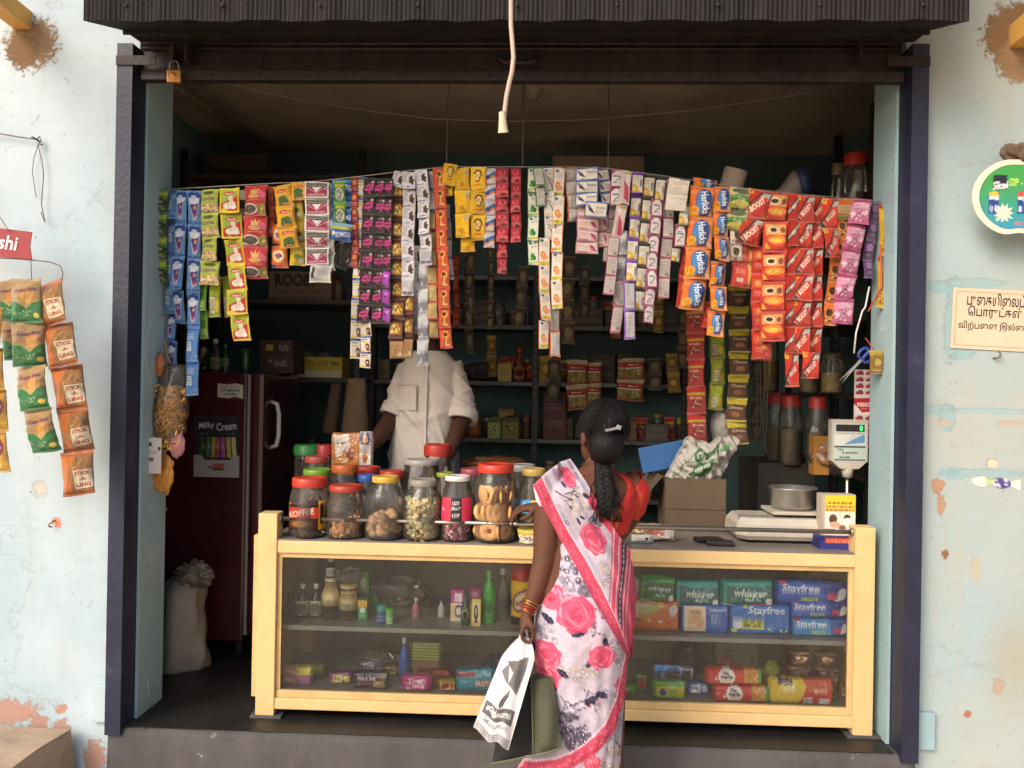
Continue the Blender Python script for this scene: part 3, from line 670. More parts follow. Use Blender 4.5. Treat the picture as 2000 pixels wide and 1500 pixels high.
# round tub in front of it
b = WZ(1036, 1056, TZ); tb = thing('tub', 'small printed ice cream tub with a yellow lid on the counter', 'tub', (b.x, CY+.06, TZ+.0006))
MB().lathe([(.001, .001), (.044, .001), (.05, .04), (.0505, .041)], 28).build('body', PAPER if False else mat('tub_plastic', 'e6e0cf', .5), tb)
nx, ny = 60, 20; vv, uu = np.mgrid[0:1:ny*1j, 0:1:nx*1j]; ang = R(-175)+uu*R(170); rr = .0448+.0055*(1-vv)
link('label', grid_mesh('label', np.stack([rr*np.cos(ang), rr*np.sin(ang), .003+.036*(1-vv)], -1), cup, PAPER, thick=(0, 0, .0002)), tb)
MB().lathe([(.0525, .041), (.0535, .052), (.05, .055), (.001, .055)], 30).build('lid', mat('tub_lid', 'e3c95a', .4), tb)
# second and third rows
R2 = JF+.13; R3 = JF+.30
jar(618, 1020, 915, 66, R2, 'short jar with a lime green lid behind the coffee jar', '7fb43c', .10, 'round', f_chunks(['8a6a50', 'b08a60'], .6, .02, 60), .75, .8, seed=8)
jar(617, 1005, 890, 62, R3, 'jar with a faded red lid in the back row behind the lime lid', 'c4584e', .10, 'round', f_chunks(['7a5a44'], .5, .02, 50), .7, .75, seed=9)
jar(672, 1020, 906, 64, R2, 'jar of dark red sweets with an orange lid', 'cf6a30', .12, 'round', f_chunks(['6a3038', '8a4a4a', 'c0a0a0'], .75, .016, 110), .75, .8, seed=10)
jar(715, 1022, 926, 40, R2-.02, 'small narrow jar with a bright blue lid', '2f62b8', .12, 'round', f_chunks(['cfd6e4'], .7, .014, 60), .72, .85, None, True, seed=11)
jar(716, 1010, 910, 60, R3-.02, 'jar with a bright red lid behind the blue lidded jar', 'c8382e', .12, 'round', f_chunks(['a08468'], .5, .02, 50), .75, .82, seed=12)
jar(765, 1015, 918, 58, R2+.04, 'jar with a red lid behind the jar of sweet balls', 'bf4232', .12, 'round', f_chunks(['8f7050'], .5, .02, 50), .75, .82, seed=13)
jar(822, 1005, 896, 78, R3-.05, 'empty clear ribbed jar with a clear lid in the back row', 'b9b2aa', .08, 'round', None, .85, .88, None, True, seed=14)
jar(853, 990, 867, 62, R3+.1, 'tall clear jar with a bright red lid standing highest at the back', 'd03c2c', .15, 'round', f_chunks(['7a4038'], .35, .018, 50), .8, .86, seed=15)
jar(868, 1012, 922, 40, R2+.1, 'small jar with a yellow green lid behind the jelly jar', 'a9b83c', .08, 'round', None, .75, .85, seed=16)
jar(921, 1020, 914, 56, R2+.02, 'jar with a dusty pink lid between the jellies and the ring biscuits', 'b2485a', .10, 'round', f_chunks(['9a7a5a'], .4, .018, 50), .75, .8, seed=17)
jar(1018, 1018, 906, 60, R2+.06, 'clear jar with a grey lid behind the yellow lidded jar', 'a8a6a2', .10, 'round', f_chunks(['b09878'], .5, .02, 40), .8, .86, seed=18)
# ------------------------------------------------------------------ printed designs of the hanging sachets
def seams(c, col='ffffff', al=.25):
    c.rect(0, 0, 1, .05, col, al); c.rect(0, .95, 1, 1, col, al); return c
def D_greenbox(c): c.rect(0, 0, 1, .45, '5c8f2a'); c.rect(0, .1, 1, .3, 'b7c23a'); c.rect(0, .5, 1, 1, '3f5a2c'); c.ell(.6, .55, .4, .14, '2a2a1e'); c.text('BEX', .55, .55, .5, .2, 'e0d8a0'); c.speck(.5, .82, .4, .1, ['86a04a', '9a9a70'], 14, .07)
def D_blueback(c): c.rect(0, 0, 1, .12, '3f74c0'); c.fine(.4, .3, .6, .2, 'e4ecf4', 4); c.rect(.12, .45, .5, .7, 'dfe6ee'); c.fine(.3, .57, .3, .2, '27406e', 5); c.speck(.5, .85, .5, .12, ['8fb8e4', '4f82c8'], 14, .08)
def D_bluecup(c):
    c.rect(0, 0, 1, 1, '6f9fd6'); c.ell(.5, .16, .45, .14, '2c4fa8'); c.poly([(.1, .22), (.9, .22), (.62, .86), (.38, .86)], 'd8e2f2'); c.poly([(.2, .42), (.8, .36), (.66, .74), (.4, .74)], '5a3aa0'); c.ell(.5, .3, .3, .1, 'f0f2f8'); c.ell(.46, .2, .2, .06, 'cfdcf2')
    c.poly([(.38, .68), (.62, .62), (.56, .8), (.42, .8)], 'c8385a'); c.ell(.55, .5, .12, .06, 'e8a83a'); c.rect(0, .9, 1, 1, '3f74c4'); c.speck(.5, .5, .5, .5, ['eaf1fa', '4a7cc8'], 16, .035)
def D_limenoodle(c): c.rect(0, 0, 1, .12, 'b8c838'); c.ell(.5, .16, .3, .09, '4a5a2c'); c.text('CupRite', .5, .42, .72, .24, '6a3a6a', 0, .02, .3); c.rect(0, .62, 1, .98, 'd2b072'); c.speck(.5, .8, .5, .18, ['e6cf96', 'b48a4c', 'f0dfb0', '9a7a3c'], 60, .05)
def D_greenplain(c): c.rect(0, 0, 1, .2, '6fae34'); c.rect(.2, .3, .8, .6, '4f8f2c'); c.fine(.5, .75, .6, .2, 'dce8b8', 3)
def D_limeyellow(c): c.rect(.1, .1, .9, .45, 'b6c440'); c.rect(.15, .5, .5, .9, 'e4dcb8'); c.fine(.32, .7, .3, .3, '5a5a3a', 5); c.ell(.72, .72, .18, .16, 'e6c648')
def D_garlic(c):
    c.rect(.1, .09, .9, .92, 'c3302a'); c.poly([(.1, .09), (.9, .09), (.9, .34), (.1, .62)], '9fbc3c'); c.poly([(.42, .2), (.62, .2), (.72, .6), (.5, .6)], 'f3efe2', .8)
    c.ell(.5, .24, .3, .08, 'c8382e'); c.text('Aachi', .5, .24, .42, .1, 'fff4dc', 0, .02); c.ell(.42, .72, .22, .13, 'f4ecdc'); c.ell(.62, .66, .2, .12, 'ead9c2'); c.ell(.7, .78, .16, .08, 'f6f0e4'); c.line([(.4, .63), (.46, .82)], .02, 'c8a88a'); c.line([(.62, .58), (.6, .76)], .02, 'c8a88a')
def D_creamblack(c): c.rect(0, .1, 1, .5, 'd8cfae'); c.rect(0, .5, 1, .9, '2f3a2a')
def D_masala(c):
    c.rect(0, 0, 1, 1, 'c32a2c'); c.poly([(.3, .12), (.44, .2), (.5, .08), (.56, .2), (.7, .12), (.64, .32), (.36, .32)], 'e0b070'); c.ell(.5, .4, .26, .07, 'dba05c'); c.fine(.5, .52, .62, .05, 'f0c860', 1)
    c.ell(.3, .78, .36, .17, 'e9dfd4'); c.ell(.3, .78, .3, .13, '4f4038'); c.speck(.3, .78, .26, .1, ['7a6a58', '2c2420', 'a08a70'], 26, .025); c.poly([(.6, .7), (.95, .6), (1, .95), (.7, .95)], '8fa04a'); c.speck(.82, .8, .15, .12, ['c04a30', '5f8f3a', 'd8b060'], 14, .05); c.poly([(.72, .16), (.98, .3), (.9, .46), (.66, .34)], 'e46a9a', .8)
def D_redorange(c): c.rect(.1, .15, .9, .5, 'd86a34'); c.fine(.5, .7, .7, .3, 'f4d8a8', 4)
def D_tide(c): c.ell(.5, .48, .4, .3, 'f2b03a'); c.ell(.5, .48, .32, .24, 'f7e8d8'); c.ell(.5, .48, .2, .16, 'e8862c'); c.text('Tide', .5, .47, .5, .24, '23408e', 8, .04); c.rect(0, .85, .3, 1, '2c3f8e')
def D_leaf(c):
    c.rect(.1, .08, .9, .92, 'eeb32a'); c.ell(.5, .3, .32, .09, 'c43a2c'); c.text('Aachi', .5, .3, .42, .1, 'fff0d8', 0, .02)
    for x, y, r, g in ((.38, .66, -30, '3a5f24'), (.6, .62, 20, '4a7430'), (.5, .76, 0, '2f4f1e'), (.66, .75, 50, '3f6a28'), (.34, .78, -60, '46702c')): c.ell(x, y, .16, .1, g, r)
    c.line([(.2, .93), (.8, .93)], .02, 'c0562c')
def D_leafbig(c): D_leaf(c); c.ell(.5, .55, .3, .14, '3f6a28')
def D_yellowside(c): c.rect(.15, .15, .85, .5, 'e4cc5a'); c.ell(.5, .65, .24, .14, '6a7a30'); c.rect(.55, .7, .85, .9, 'd8d4c0')
def D_maroon(c): c.rect(.07, .08, .93, .34, '2a2a26'); c.fine(.5, .2, .8, .18, 'c9c4b4', 2, .9); c.rect(.07, .36, .93, .92, '9c2f4c'); c.poly([(.3, .36), (.7, .36), (.5, .7)], 'f0e4de'); c.poly([(.78, .4), (.9, .4), (.9, .62)], 'c8647c'); c.rect(.1, .74, .9, .9, 'b25a6e'); c.fine(.5, .82, .7, .1, 'f0d8d8', 2); c.line([(.07, .36), (.5, .72), (.93, .36)], .02, 'e9c8c8')
def D_silver(c): c.rect(.08, .12, .92, .88, 'b9b6b0'); c.rect(.14, .22, .3, .8, '2f2d2b'); c.fine(.6, .5, .5, .5, '6a6864', 7); c.rect(.05, .05, .95, .1, '4a4846')
def D_greensq(c): c.rect(0, 0, 1, .1, '7fc23a'); c.rect(.15, .14, .85, .3, 'c8c43a'); c.ell(.5, .62, .36, .3, 'cfd8c0'); c.speck(.5, .62, .3, .24, ['a83a3a', '4a7a3a', 'e8e0d0'], 24, .06)
def D_bluebar(c): c.rect(0, 0, 1, .2, '5a9ad0'); c.ell(.28, .5, .2, .3, '63a06a'); c.ell(.28, .5, .12, .2, 'd8c8b0'); c.text('DOC', .72, .6, .5, .22, 'eef2f8', 180, .04); c.rect(0, .86, 1, 1, '16347a')
def D_odomos(c): c.rect(0, 0, 1, .3, '7fb8d8'); c.rect(0, .2, 1, .36, 'c8c83a'); c.ell(.12, .6, .08, .12, 'f4f4f4'); c.text('SOMOD', .58, .65, .72, .22, 'eef2fa', 6, .04)
def D_redtiny(c): c.rect(.1, .1, .9, .55, 'c4433a'); c.ell(.5, .32, .26, .16, 'e4a060'); c.fine(.5, .75, .8, .25, 'f0cfc0', 3)
def D_babysh(c): c.rect(0, 0, 1, .14, '4f66ae'); c.text('MEERA', .42, .22, .66, .14, '3a4a8a'); c.rect(.1, .32, .7, .4, 'e6c83a'); c.ell(.7, .62, .2, .16, '5a3428'); c.ell(.68, .66, .1, .08, 'e4b898'); c.poly([(.6, .76), (.9, .72), (.95, .92), (.6, .92)], '7a3a44'); c.rect(0, .86, .6, .96, 'e8cf3a')
def D_magenta(c): c.rect(0, 0, 1, .12, '15120f'); c.poly([(.22, .42), (.9, .34), (.84, .66), (.16, .72)], 'd84a8e'); c.text('FairX', .52, .53, .5, .16, '2c0c1c', 8, .04); c.poly([(.4, .72), (.7, .68), (.62, .9)], 'b02a72'); c.speck(.5, .25, .4, .1, ['6a5a54', 'a89888', '8a3a5a'], 10, .05); c.speck(.5, .88, .4, .05, ['6a5a58'], 6, .05); c.ell(.78, .24, .1, .07, 'cfc4bc')
def D_magshine(c): c.poly([(.2, .1), (.95, .2), (.8, .95), (.1, .8)], 'b84ac0'); c.poly([(.3, .3), (.8, .3), (.6, .6)], 'e49ae8'); c.rect(0, 0, 1, .1, '3a1a34'); c.text('FairX', .5, .5, .5, .14, '4a0c3c', 8, .04)
def D_gold(c): c.rect(0, 0, 1, .2, '4a2418'); c.rect(.06, .24, .94, .86, '8a5a24'); c.poly([(.1, .8), (.4, .3), (.6, .28), (.9, .8)], 'd3a13c'); c.ell(.36, .44, .16, .1, 'f0d880', 30); c.ell(.64, .6, .2, .12, 'e0b85a', -30); c.line([(.3, .8), (.55, .4), (.8, .75)], .05, '3a1a10'); c.line([(.15, .35), (.4, .55)], .04, '4a2414'); c.ell(.28, .7, .12, .08, 'f0dca0')
def D_tanback(c): c.rect(0, 0, 1, .14, '52281c'); c.rect(.05, .16, .95, .95, 'bf9564'); c.fine(.45, .5, .7, .55, '6a4428', 8, .55); c.rect(.6, .7, .86, .88, 'd8bc94')
def D_whiteflower(c):
    c.rect(0, .86, 1, 1, 'd6d4dc'); c.fine(.22, .4, .3, .5, '8a8690', 6, .8); c.text('CLINIC', .35, .1, .5, .12, '6a6478'); c.line([(.05, .9), (.6, .86)], .05, '4a4aa0')
    for x, y, r in ((.62, .4, .13), (.78, .5, .12), (.6, .58, .12), (.76, .66, .11), (.7, .3, .1)): c.ell(x, y, r, r*.8, '3f2d26'); c.ell(x-.02, y-.02, r*.5, r*.4, '7a5a4a')
def D_whiteback(c): c.fine(.5, .4, .8, .5, '908c96', 9, .7); c.rect(.1, .74, .5, .9, '4a4a54', .7); c.rect(.55, .74, .9, .9, '7a78a8')
def D_silverlong(c): c.poly([(0, .1), (1, .0), (1, .4), (0, .55)], 'd6d6d8'); c.poly([(0, .55), (1, .5), (1, .8), (0, .9)], '8c8c92'); c.fine(.5, .45, .5, .16, '7a7a88', 3); c.speck(.5, .8, .4, .1, ['e8e8ec', '6e80a0'], 10, .07)
def D_tanred(c): c.rect(.1, .1, .92, .92, 'd7bb7e'); c.fine(.5, .5, .62, .66, '8f7a3c', 9, .65); c.rect(0, .95, 1, 1, 'b8322a')
def D_cup(c): c.rect(.08, .06, .92, .94, 'd8592c'); c.ell(.52, .34, .26, .2, 'e8a24a'); c.ell(.5, .32, .15, .11, '6a2c16'); c.poly([(.36, .42), (.66, .42), (.56, .62), (.6, .86), (.32, .86), (.46, .62)], 'e7b062'); c.line([(.3, .2), (.42, .5), (.34, .84)], .05, '5a1c12'); c.ell(.62, .84, .2, .05, 'f0c070'); c.rect(0, 0, 1, .05, 'b82c1e')
def D_yellow(c): c.ell(.52, .4, .3, .27, 'd8a020'); c.ell(.5, .4, .22, .2, 'f0cf6a'); c.line([(.3, .3), (.44, .16), (.66, .18), (.76, .36)], .08, '3a2216'); c.line([(.7, .4), (.6, .62), (.4, .58)], .07, '6a3a20'); c.speck(.46, .42, .14, .12, ['b8642c', 'f6e8a8', '5a3018'], 16, .035); c.text('chik', .5, .74, .5, .12, 'c8342a', 0, .03, .3); c.rect(0, .92, 1, 1, 'd89c10')
def D_yellowback(c): c.ell(.55, .72, .16, .1, 'c98a1e'); c.rect(.75, .08, .95, .32, 'c9c0a0'); c.fine(.85, .2, .16, .2, '5a5030', 5); c.line([(.3, .45), (.7, .5)], .03, 'd49a1c'); c.fine(.4, .35, .5, .3, 'd6a01a', 5, .6); c.rect(0, .95, 1, 1, 'd29a10')
def D_colgate(c): c.poly([(0, .5), (1, .2), (1, .42), (0, .72)], '3f6aa8'); c.poly([(0, .72), (1, .42), (1, .56), (0, .86)], 'd9823c'); c.rect(0, .92, 1, 1, 'c85a34'); c.fine(.5, .16, .7, .16, '8a8ea0', 3); c.ell(.3, .6, .2, .1, '2c4a90')
def D_redshine(c): c.rect(0, 0, 1, .1, '7a1420'); c.ell(.5, .36, .3, .18, 'd85a62'); c.poly([(.36, .3), (.5, .14), (.64, .3), (.5, .48)], 'a81c30'); c.fine(.5, .64, .7, .12, 'f0b0a8', 2); c.poly([(0, .7), (1, .6), (1, .8), (0, .95)], 'e46a6a', .8); c.ell(.6, .84, .2, .08, '5a2a20')
def D_mint(c): c.rect(0, 0, 1, .03, '3f8a3a'); c.rect(0, .0, .05, 1, '4a9a44'); c.fine(.6, .2, .5, .2, '7a8478', 4, .7); c.ell(.3, .12, .14, .05, '33588c'); c.ell(.45, .62, .2, .1, '3f9a3c', 30); c.ell(.6, .72, .2, .09, '2c7a34', -30); c.ell(.36, .74, .16, .07, '5ab04a'); c.rect(.1, .86, .95, .97, 'd3cc3a')
def D_greenback(c): c.rect(.1, .07, .9, .93, 'd2cdc0'); c.fine(.5, .5, .62, .7, '8a8c80', 11, .6)
def D_brownwhite(c): c.fine(.5, .2, .6, .2, '9a9088', 4, .7); c.ell(.28, .1, .14, .05, '33588c'); c.line([(.3, .36), (.6, .5), (.9, .8)], .06, '4a3a2c'); c.line([(.36, .5), (.64, .62), (.86, .9)], .05, '6a5440'); c.line([(.5, .36), (.8, .5), (.96, .66)], .05, '3a2c22'); c.rect(.1, .9, .9, .98, 'd3c43a')
def D_orangewhite(c): c.rect(0, 0, .06, 1, 'e07a34'); c.rect(.94, 0, 1, 1, 'e07a34'); c.ell(.32, .1, .14, .05, '33588c'); c.fine(.55, .24, .6, .2, 'a8988c', 4, .7); c.ell(.42, .6, .22, .12, 'ec8a4a'); c.ell(.58, .7, .26, .09, 'f0a06a', -20); c.ell(.42, .59, .1, .05, 'f6c08a'); c.rect(.12, .84, .9, .97, 'd8d03c'); c.text('15', .4, .905, .3, .11, '4a5a1c', 0, .03)
def D_orangeback(c): c.rect(.1, .04, .92, .94, 'd3cfc8'); c.fine(.5, .5, .66, .8, '8f8d8a', 12, .6)
def D_bluehair(c): c.rect(.05, .1, .95, .9, 'ecdfcc'); c.poly([(.08, .2), (.3, .4), (.46, .8), (.2, .6)], '3a4468'); c.poly([(.1, .14), (.24, .3), (.3, .5), (.1, .3)], '6a7498'); c.text('Parachute', .72, .36, .4, .12, '44508a', 0, .01); c.fine(.68, .62, .4, .3, 'a89c98', 3)
def D_pinkhair(c): c.rect(.05, .1, .95, .9, 'eed2c4'); c.poly([(.55, .3), (.8, .4), (.95, .85), (.7, .7)], 'd0688a'); c.poly([(.6, .24), (.75, .3), (.86, .6), (.66, .5)], 'b04a70'); c.text('Parachute', .3, .82, .4, .1, 'b05a80', 0, .01); c.fine(.3, .45, .42, .36, 'c8a8a0', 3)
def D_dove(c): c.rect(0, 0, .06, 1, 'b04a72'); c.rect(0, .95, 1, 1, 'a8386a'); c.poly([(.1, .94), (.1, .3), (.36, .08), (.68, .08), (.92, .32), (.92, .94)], 'ece4e0'); c.rect(.2, .4, .8, .44, '4a3a3a'); c.text('dove', .42, .34, .4, .13, '4a3a40', 0, .02); c.line([(.3, .76), (.5, .62), (.72, .56), (.7, .46)], .05, '3a3434'); c.line([(.26, .8), (.5, .74), (.7, .78)], .04, '8a7a78'); c.rect(.92, 0, 1, .3, '8a3a8a')
def D_doveback(c): c.rect(.07, .06, .93, .92, 'd8cec6'); c.fine(.5, .46, .68, .66, '8a827c', 11, .6); c.rect(.55, .74, .85, .88, '9a948e')
def D_pinkyellow(c): c.poly([(.1, .1), (.95, .05), (.9, .5), (.4, .4)], 'f0dfd8'); c.poly([(.3, .3), (.7, .5), (.9, .95), (.4, .85)], 'cf3f66'); c.rect(.3, .02, .9, .12, 'd8c83a'); c.fine(.3, .6, .3, .4, 'c8a8a0', 4)
def pantene(a, b):
    def f(c): c.rect(0, 0, 1, .14, a); c.rect(.06, .16, .94, .94, 'e0d8c6'); c.poly([(.06, .6), (.5, .66), (.7, .94), (.06, .94)], 'e0b13a'); c.ell(.24, .82, .16, .1, 'f0d880'); c.text('PANTENE', .8, .55, .62, .17, b, 90, .02); c.fine(.35, .34, .4, .2, '9a9284', 4, .6); c.rect(0, 0, .05, 1, a); c.rect(.95, 0, 1, 1, a)
    return f
def D_purpleback(c): c.rect(.12, .08, .88, .92, 'd9d2d0'); c.fine(.5, .5, .6, .7, '8f8a90', 11, .6)
def D_cream(c): c.fine(.4, .3, .4, .2, 'b8aea2', 3, .6); c.line([(.4, .6), (.6, .5), (.8, .66)], .012, '9a9086'); c.rect(.62, .2, .9, .3, 'a89e92', .6)
def D_horlicks(c):
    c.rect(0, 0, 1, .1, 'df6a22'); c.ell(.66, .5, .4, .44, 'e8a86a', 0, .7); c.ell(.54, .5, .34, .42, '2f6fb4'); c.ell(.6, .5, .26, .42, '1f3f80'); c.rect(.4, .12, .78, .92, '1f3f80', .55); c.ell(.4, .52, .14, .34, '4f96d0', 0, .8)
    c.text('Horlicks', .58, .5, .84, .28, 'f4f6fa', -82, .03); c.ell(.2, .76, .17, .13, 'f2b01e'); c.text('10', .19, .75, .2, .14, 'd2541c', 0, .03); c.rect(.06, .86, .4, .95, 'f0a81c'); c.rect(.78, .84, .96, .95, 'eec8a0'); c.fine(.14, .2, .2, .1, 'f4d0a8', 3)
def D_greenyellow(c): c.rect(0, 0, 1, .45, 'c9c08a'); c.ell(.5, .22, .4, .16, '5f6f4a'); c.rect(0, .45, 1, .78, '2f7a3a'); c.poly([(0, .45), (1, .5), (1, .62), (0, .58)], '5aa04a'); c.ell(.5, .8, .4, .14, 'd3c452'); c.text('Tata', .5, .6, .4, .16, 'eee8c0')
def D_dog(c): c.rect(0, 0, 1, 1, 'e9dccb'); c.ell(.5, .45, .24, .24, '4a3a30'); c.ell(.38, .3, .1, .12, '5a483a'); c.ell(.6, .6, .1, .14, '6a5444'); c.text('HATS A', .5, .8, .7, .1, '4a2a22', 0, .03); c.ell(.5, .92, .12, .06, '6a2c22')
def D_redband(c): c.rect(.7, 0, .84, 1, 'e0b456'); c.rect(.1, .2, .6, .5, 'dc5a44'); c.rect(.2, .62, .5, .78, 'c8b8b0'); c.fine(.35, .35, .4, .2, 'f4c8b0', 3)
def D_boost(c): c.poly([(0, .72), (.6, .02), (1, .02), (1, .2), (.3, .98), (0, .98)], '5a2a22'); c.poly([(.08, .8), (.66, .1), (.98, .08), (.92, .3), (.34, .94)], 'c4bdb4'); c.poly([(.12, .78), (.5, .3), (.86, .24), (.8, .46), (.36, .92)], 'd43824'); c.text('BOOST', .5, .56, .74, .26, 'f4e8d8', 48, .05, .2); c.rect(0, .02, .22, .2, 'e6b22a'); c.text('5', .11, .11, .1, .12, 'b8301c', 0, .05)
def D_boostthin(c): c.poly([(0, .6), (1, .1), (1, .36), (0, .86)], '4a2a24'); c.poly([(0, .66), (1, .16), (1, .3), (0, .8)], 'b8aea4'); c.text('st', .5, .5, .4, .3, 'f0e4d4', 45, .04)
def D_cocoa(c): c.rect(.1, .1, .9, .46, 'e0a05a'); c.ell(.4, .3, .22, .12, 'ecd0a8'); c.ell(.4, .3, .14, .07, '3a1c14'); c.ell(.78, .3, .1, .1, '8a4a2c'); c.ell(.55, .62, .4, .14, 'ee8a2e'); c.ell(.5, .64, .26, .08, 'f7c052'); c.poly([(.1, .9), (.3, .9), (.1, .7)], 'f0b838'); c.rect(0, 0, 1, .07, 'b8241a'); c.rect(0, .93, 1, 1, 'b8241a')
def D_cocoaside(c): c.rect(.1, .2, .8, .5, 'd05a3c'); c.fine(.5, .7, .6, .2, 'f0c0a0', 3); c.ell(.5, .35, .2, .1, 'e8a04a')
def D_brutop(c): c.rect(0, 0, 1, .3, 'c8642c'); c.rect(.1, .3, .9, .7, 'c4a878'); c.fine(.5, .5, .6, .3, '6a5a34', 6); c.rect(.1, .78, .9, .96, '7a9a3c')
def D_face(c): c.rect(0, 0, 1, .2, 'd8682c'); c.ell(.5, .5, .32, .28, 'd8a25a'); c.ell(.44, .42, .24, .18, '4a2c20'); c.speck(.5, .7, .4, .16, ['f0c880', '3a2418', 'e89a4a', 'c85a2a'], 26, .06)
def D_pink(c): c.rect(0, 0, 1, .16, '9c2f5c'); c.poly([(0, .2), (1, .14), (1, .5), (0, .7)], 'd690ac'); c.ell(.5, .3, .36, .1, 'e4b4c8'); c.speck(.5, .66, .44, .22, ['e8bccc', 'b2567e', 'f4dce4', 'c8749a'], 40, .06); c.fine(.3, .3, .4, .1, '8a3a66', 2); c.rect(0, .92, 1, 1, 'd0357e')
def D_purple(c): c.ell(.5, .35, .3, .2, '9a7aa8'); c.rect(.2, .55, .8, .8, '3f3048'); c.fine(.5, .7, .5, .2, 'd0c0d4', 4)
def D_longyellow(c): c.rect(0, 0, 1, .1, 'b03a2a'); c.rect(.15, .12, .85, .3, 'e0b83a'); c.text('RIN', .5, .45, .4, .2, 'a82a24', 90, .03); c.speck(.5, .8, .4, .14, ['b84a2c', 'e8c85a', '7a3a1c'], 30, .08)
def D_longred(c): c.rect(0, 0, 1, .12, 'd0a848'); c.speck(.5, .5, .4, .4, ['b83a30', '7a1c18', 'd0803c'], 40, .08)
DES = {  # name: (background, painter, aspect h/w, material)
 'greenbox': ('6f9c30', D_greenbox), 'blueback': ('5f92d0', D_blueback), 'bluecup': ('7ba6d8', D_bluecup), 'limenoodle': ('b4bf4a', D_limenoodle), 'greenplain': ('86b83c', D_greenplain), 'limeyellow': ('a9b23a', D_limeyellow),
 'garlic': ('e8c61c', D_garlic), 'creamblack': ('c9bf94', D_creamblack), 'masala': ('bb2a2c', D_masala), 'redorange': ('b8342a', D_redorange), 'tide': ('e0662a', D_tide), 'leaf': ('e59f1c', D_leaf), 'leafbig': ('e59f1c', D_leafbig), 'yellowside': ('dcb92c', D_yellowside),
 'maroon': ('ebe4da', D_maroon), 'silver': ('e6e2da', D_silver), 'greensq': ('3f8f3c', D_greensq), 'bluebar': ('2f6cb4', D_bluebar), 'odomos': ('2c5cac', D_odomos), 'redtiny': ('a8282c', D_redtiny), 'babysh': ('ece0d2', D_babysh), 'magenta': ('241a1c', D_magenta), 'magshine': ('4a2444', D_magshine),
 'gold': ('5a2c1c', D_gold), 'tanback': ('6a3a28', D_tanback), 'whiteflower': ('e6e2e4', D_whiteflower), 'whiteback': ('d6d2d2', D_whiteback), 'silverlong': ('b8b8bc', D_silverlong), 'tanred': ('c8402e', D_tanred), 'cup': ('cf3f22', D_cup), 'yellow': ('eebb14', D_yellow), 'yellowback': ('eab612', D_yellowback),
 'colgate': ('d3d0d2', D_colgate), 'redshine': ('b82434', D_redshine), 'mint': ('eae6d6', D_mint), 'greenback': ('3f7a3c', D_greenback), 'brownwhite': ('ece6da', D_brownwhite), 'orangewhite': ('f0e4d6', D_orangewhite), 'orangeback': ('e07040', D_orangeback), 'bluehair': ('3f6ab0', D_bluehair), 'pinkhair': ('d08aa0', D_pinkhair),
 'dove': ('b04a72', D_dove), 'doveback': ('b8486a', D_doveback), 'pinkyellow': ('e0c8c0', D_pinkyellow), 'pantpurple': ('6a3a98', pantene('6a3aa0', '3a3040')), 'pantblack': ('26221e', pantene('24221e', '3a322a')), 'pantgreen': ('5a7a3a', pantene('5f7a3a', '3a4a2a')), 'purpleback': ('8a5ac0', D_purpleback), 'cream': ('dfd4c4', D_cream),
 'horlicks': ('ea7426', D_horlicks), 'greenyellow': ('9fae4a', D_greenyellow), 'dog': ('e9dccb', D_dog), 'redband': ('cf3f34', D_redband), 'boost': ('d0331f', D_boost), 'boostthin': ('c4301f', D_boostthin), 'cocoa': ('d23a1e', D_cocoa), 'cocoaside': ('c8301f', D_cocoaside), 'brutop': ('c85a30', D_brutop), 'face': ('d87a34', D_face), 'pink': ('c46a92', D_pink), 'purple': ('6a4a7a', D_purple), 'longyellow': ('d3a52c', D_longyellow), 'longred': ('9a2a24', D_longred)}
_sm = {}
def sachet_for(des, wm, hm):
    asp = round(hm/wm, 1); key = (des, asp)
    if key not in _sm:
        bg, fn = DES[des]; cv = Cv(max(.4, asp), bg, 84); fn(cv); seams(cv)
        flat = des in ('mint', 'orangewhite', 'brownwhite', 'dove', 'doveback', 'bluehair', 'pinkhair', 'whiteflower', 'babysh', 'maroon', 'garlic', 'cream')
        nx = 26 if wm < .06 else 40 if wm < .09 else 64
        _sm[key] = [sachet_mesh('sachet', 1, asp, cv, FOIL, .07 if flat else .2, nx, max(10, int(nx*asp)), seed=crc(key) % 999 + q, pinch=.01 if flat else .05) for q in range(3)]
    return _sm[key]
def strip(label, des, x0, y0, x1, y1, wpx, n, lay=0, tilt=None, jit=1., group=None, tail=None, Y0=.155, name='sachet_strip', cat='sachet strip', bend=0.):
    """n sachets hanging in one strip from photo point (x0,y0) to (x1,y1), in the plane of the wire; lay = how far behind the front layer"""
    Y = Y0+lay*.028; A = W(x0, y0, Y); B = W(x1, y1, Y); k = ppm(Y); wm = wpx/k*1.05
    L = (B-A).length; hm = L/n; t = thing(name, label, cat, A, group=group)
    ang = math.atan2(B.x-A.x, -(B.z-A.z)) if tilt is None else R(tilt)
    r = random.Random(crc((x0, y0, des)) % 9999)
    pos = Vector((0, 0, 0)); sway = r.uniform(-.02, .02); tw = r.uniform(-14, 14); pt_ = r.uniform(-6, 6)
    for i in range(n):
        d = tail[0] if (tail and i >= n-tail[1]) else des
        me = r.choice(sachet_for(d, wm, hm)); asp = max(.4, round(hm/wm, 1))
        a = ang + R(r.uniform(-2.6, 2.6))*jit + R(bend)*(i-(n-1)/2)/n
        o = link('sachet', me, t, pos + Vector((0, r.uniform(-.003, .003), 0)), (R(pt_+r.uniform(-8, 8))*jit, -a, R(tw)*jit)); tw = max(-32, min(32, tw*.6+r.uniform(-17, 17))); pt_ = -pt_*.5+r.uniform(-5, 5)
        o.scale = (wm, wm, hm/asp*1.02)
        pos = pos + Vector((math.sin(a)*hm, sway*hm*math.sin(i*1.3), -math.cos(a)*hm))
    return t
S = strip
S('narrow green strip of sachets hung against the left jamb', 'greenbox', 318, 371, 315, 552, 27, 4)
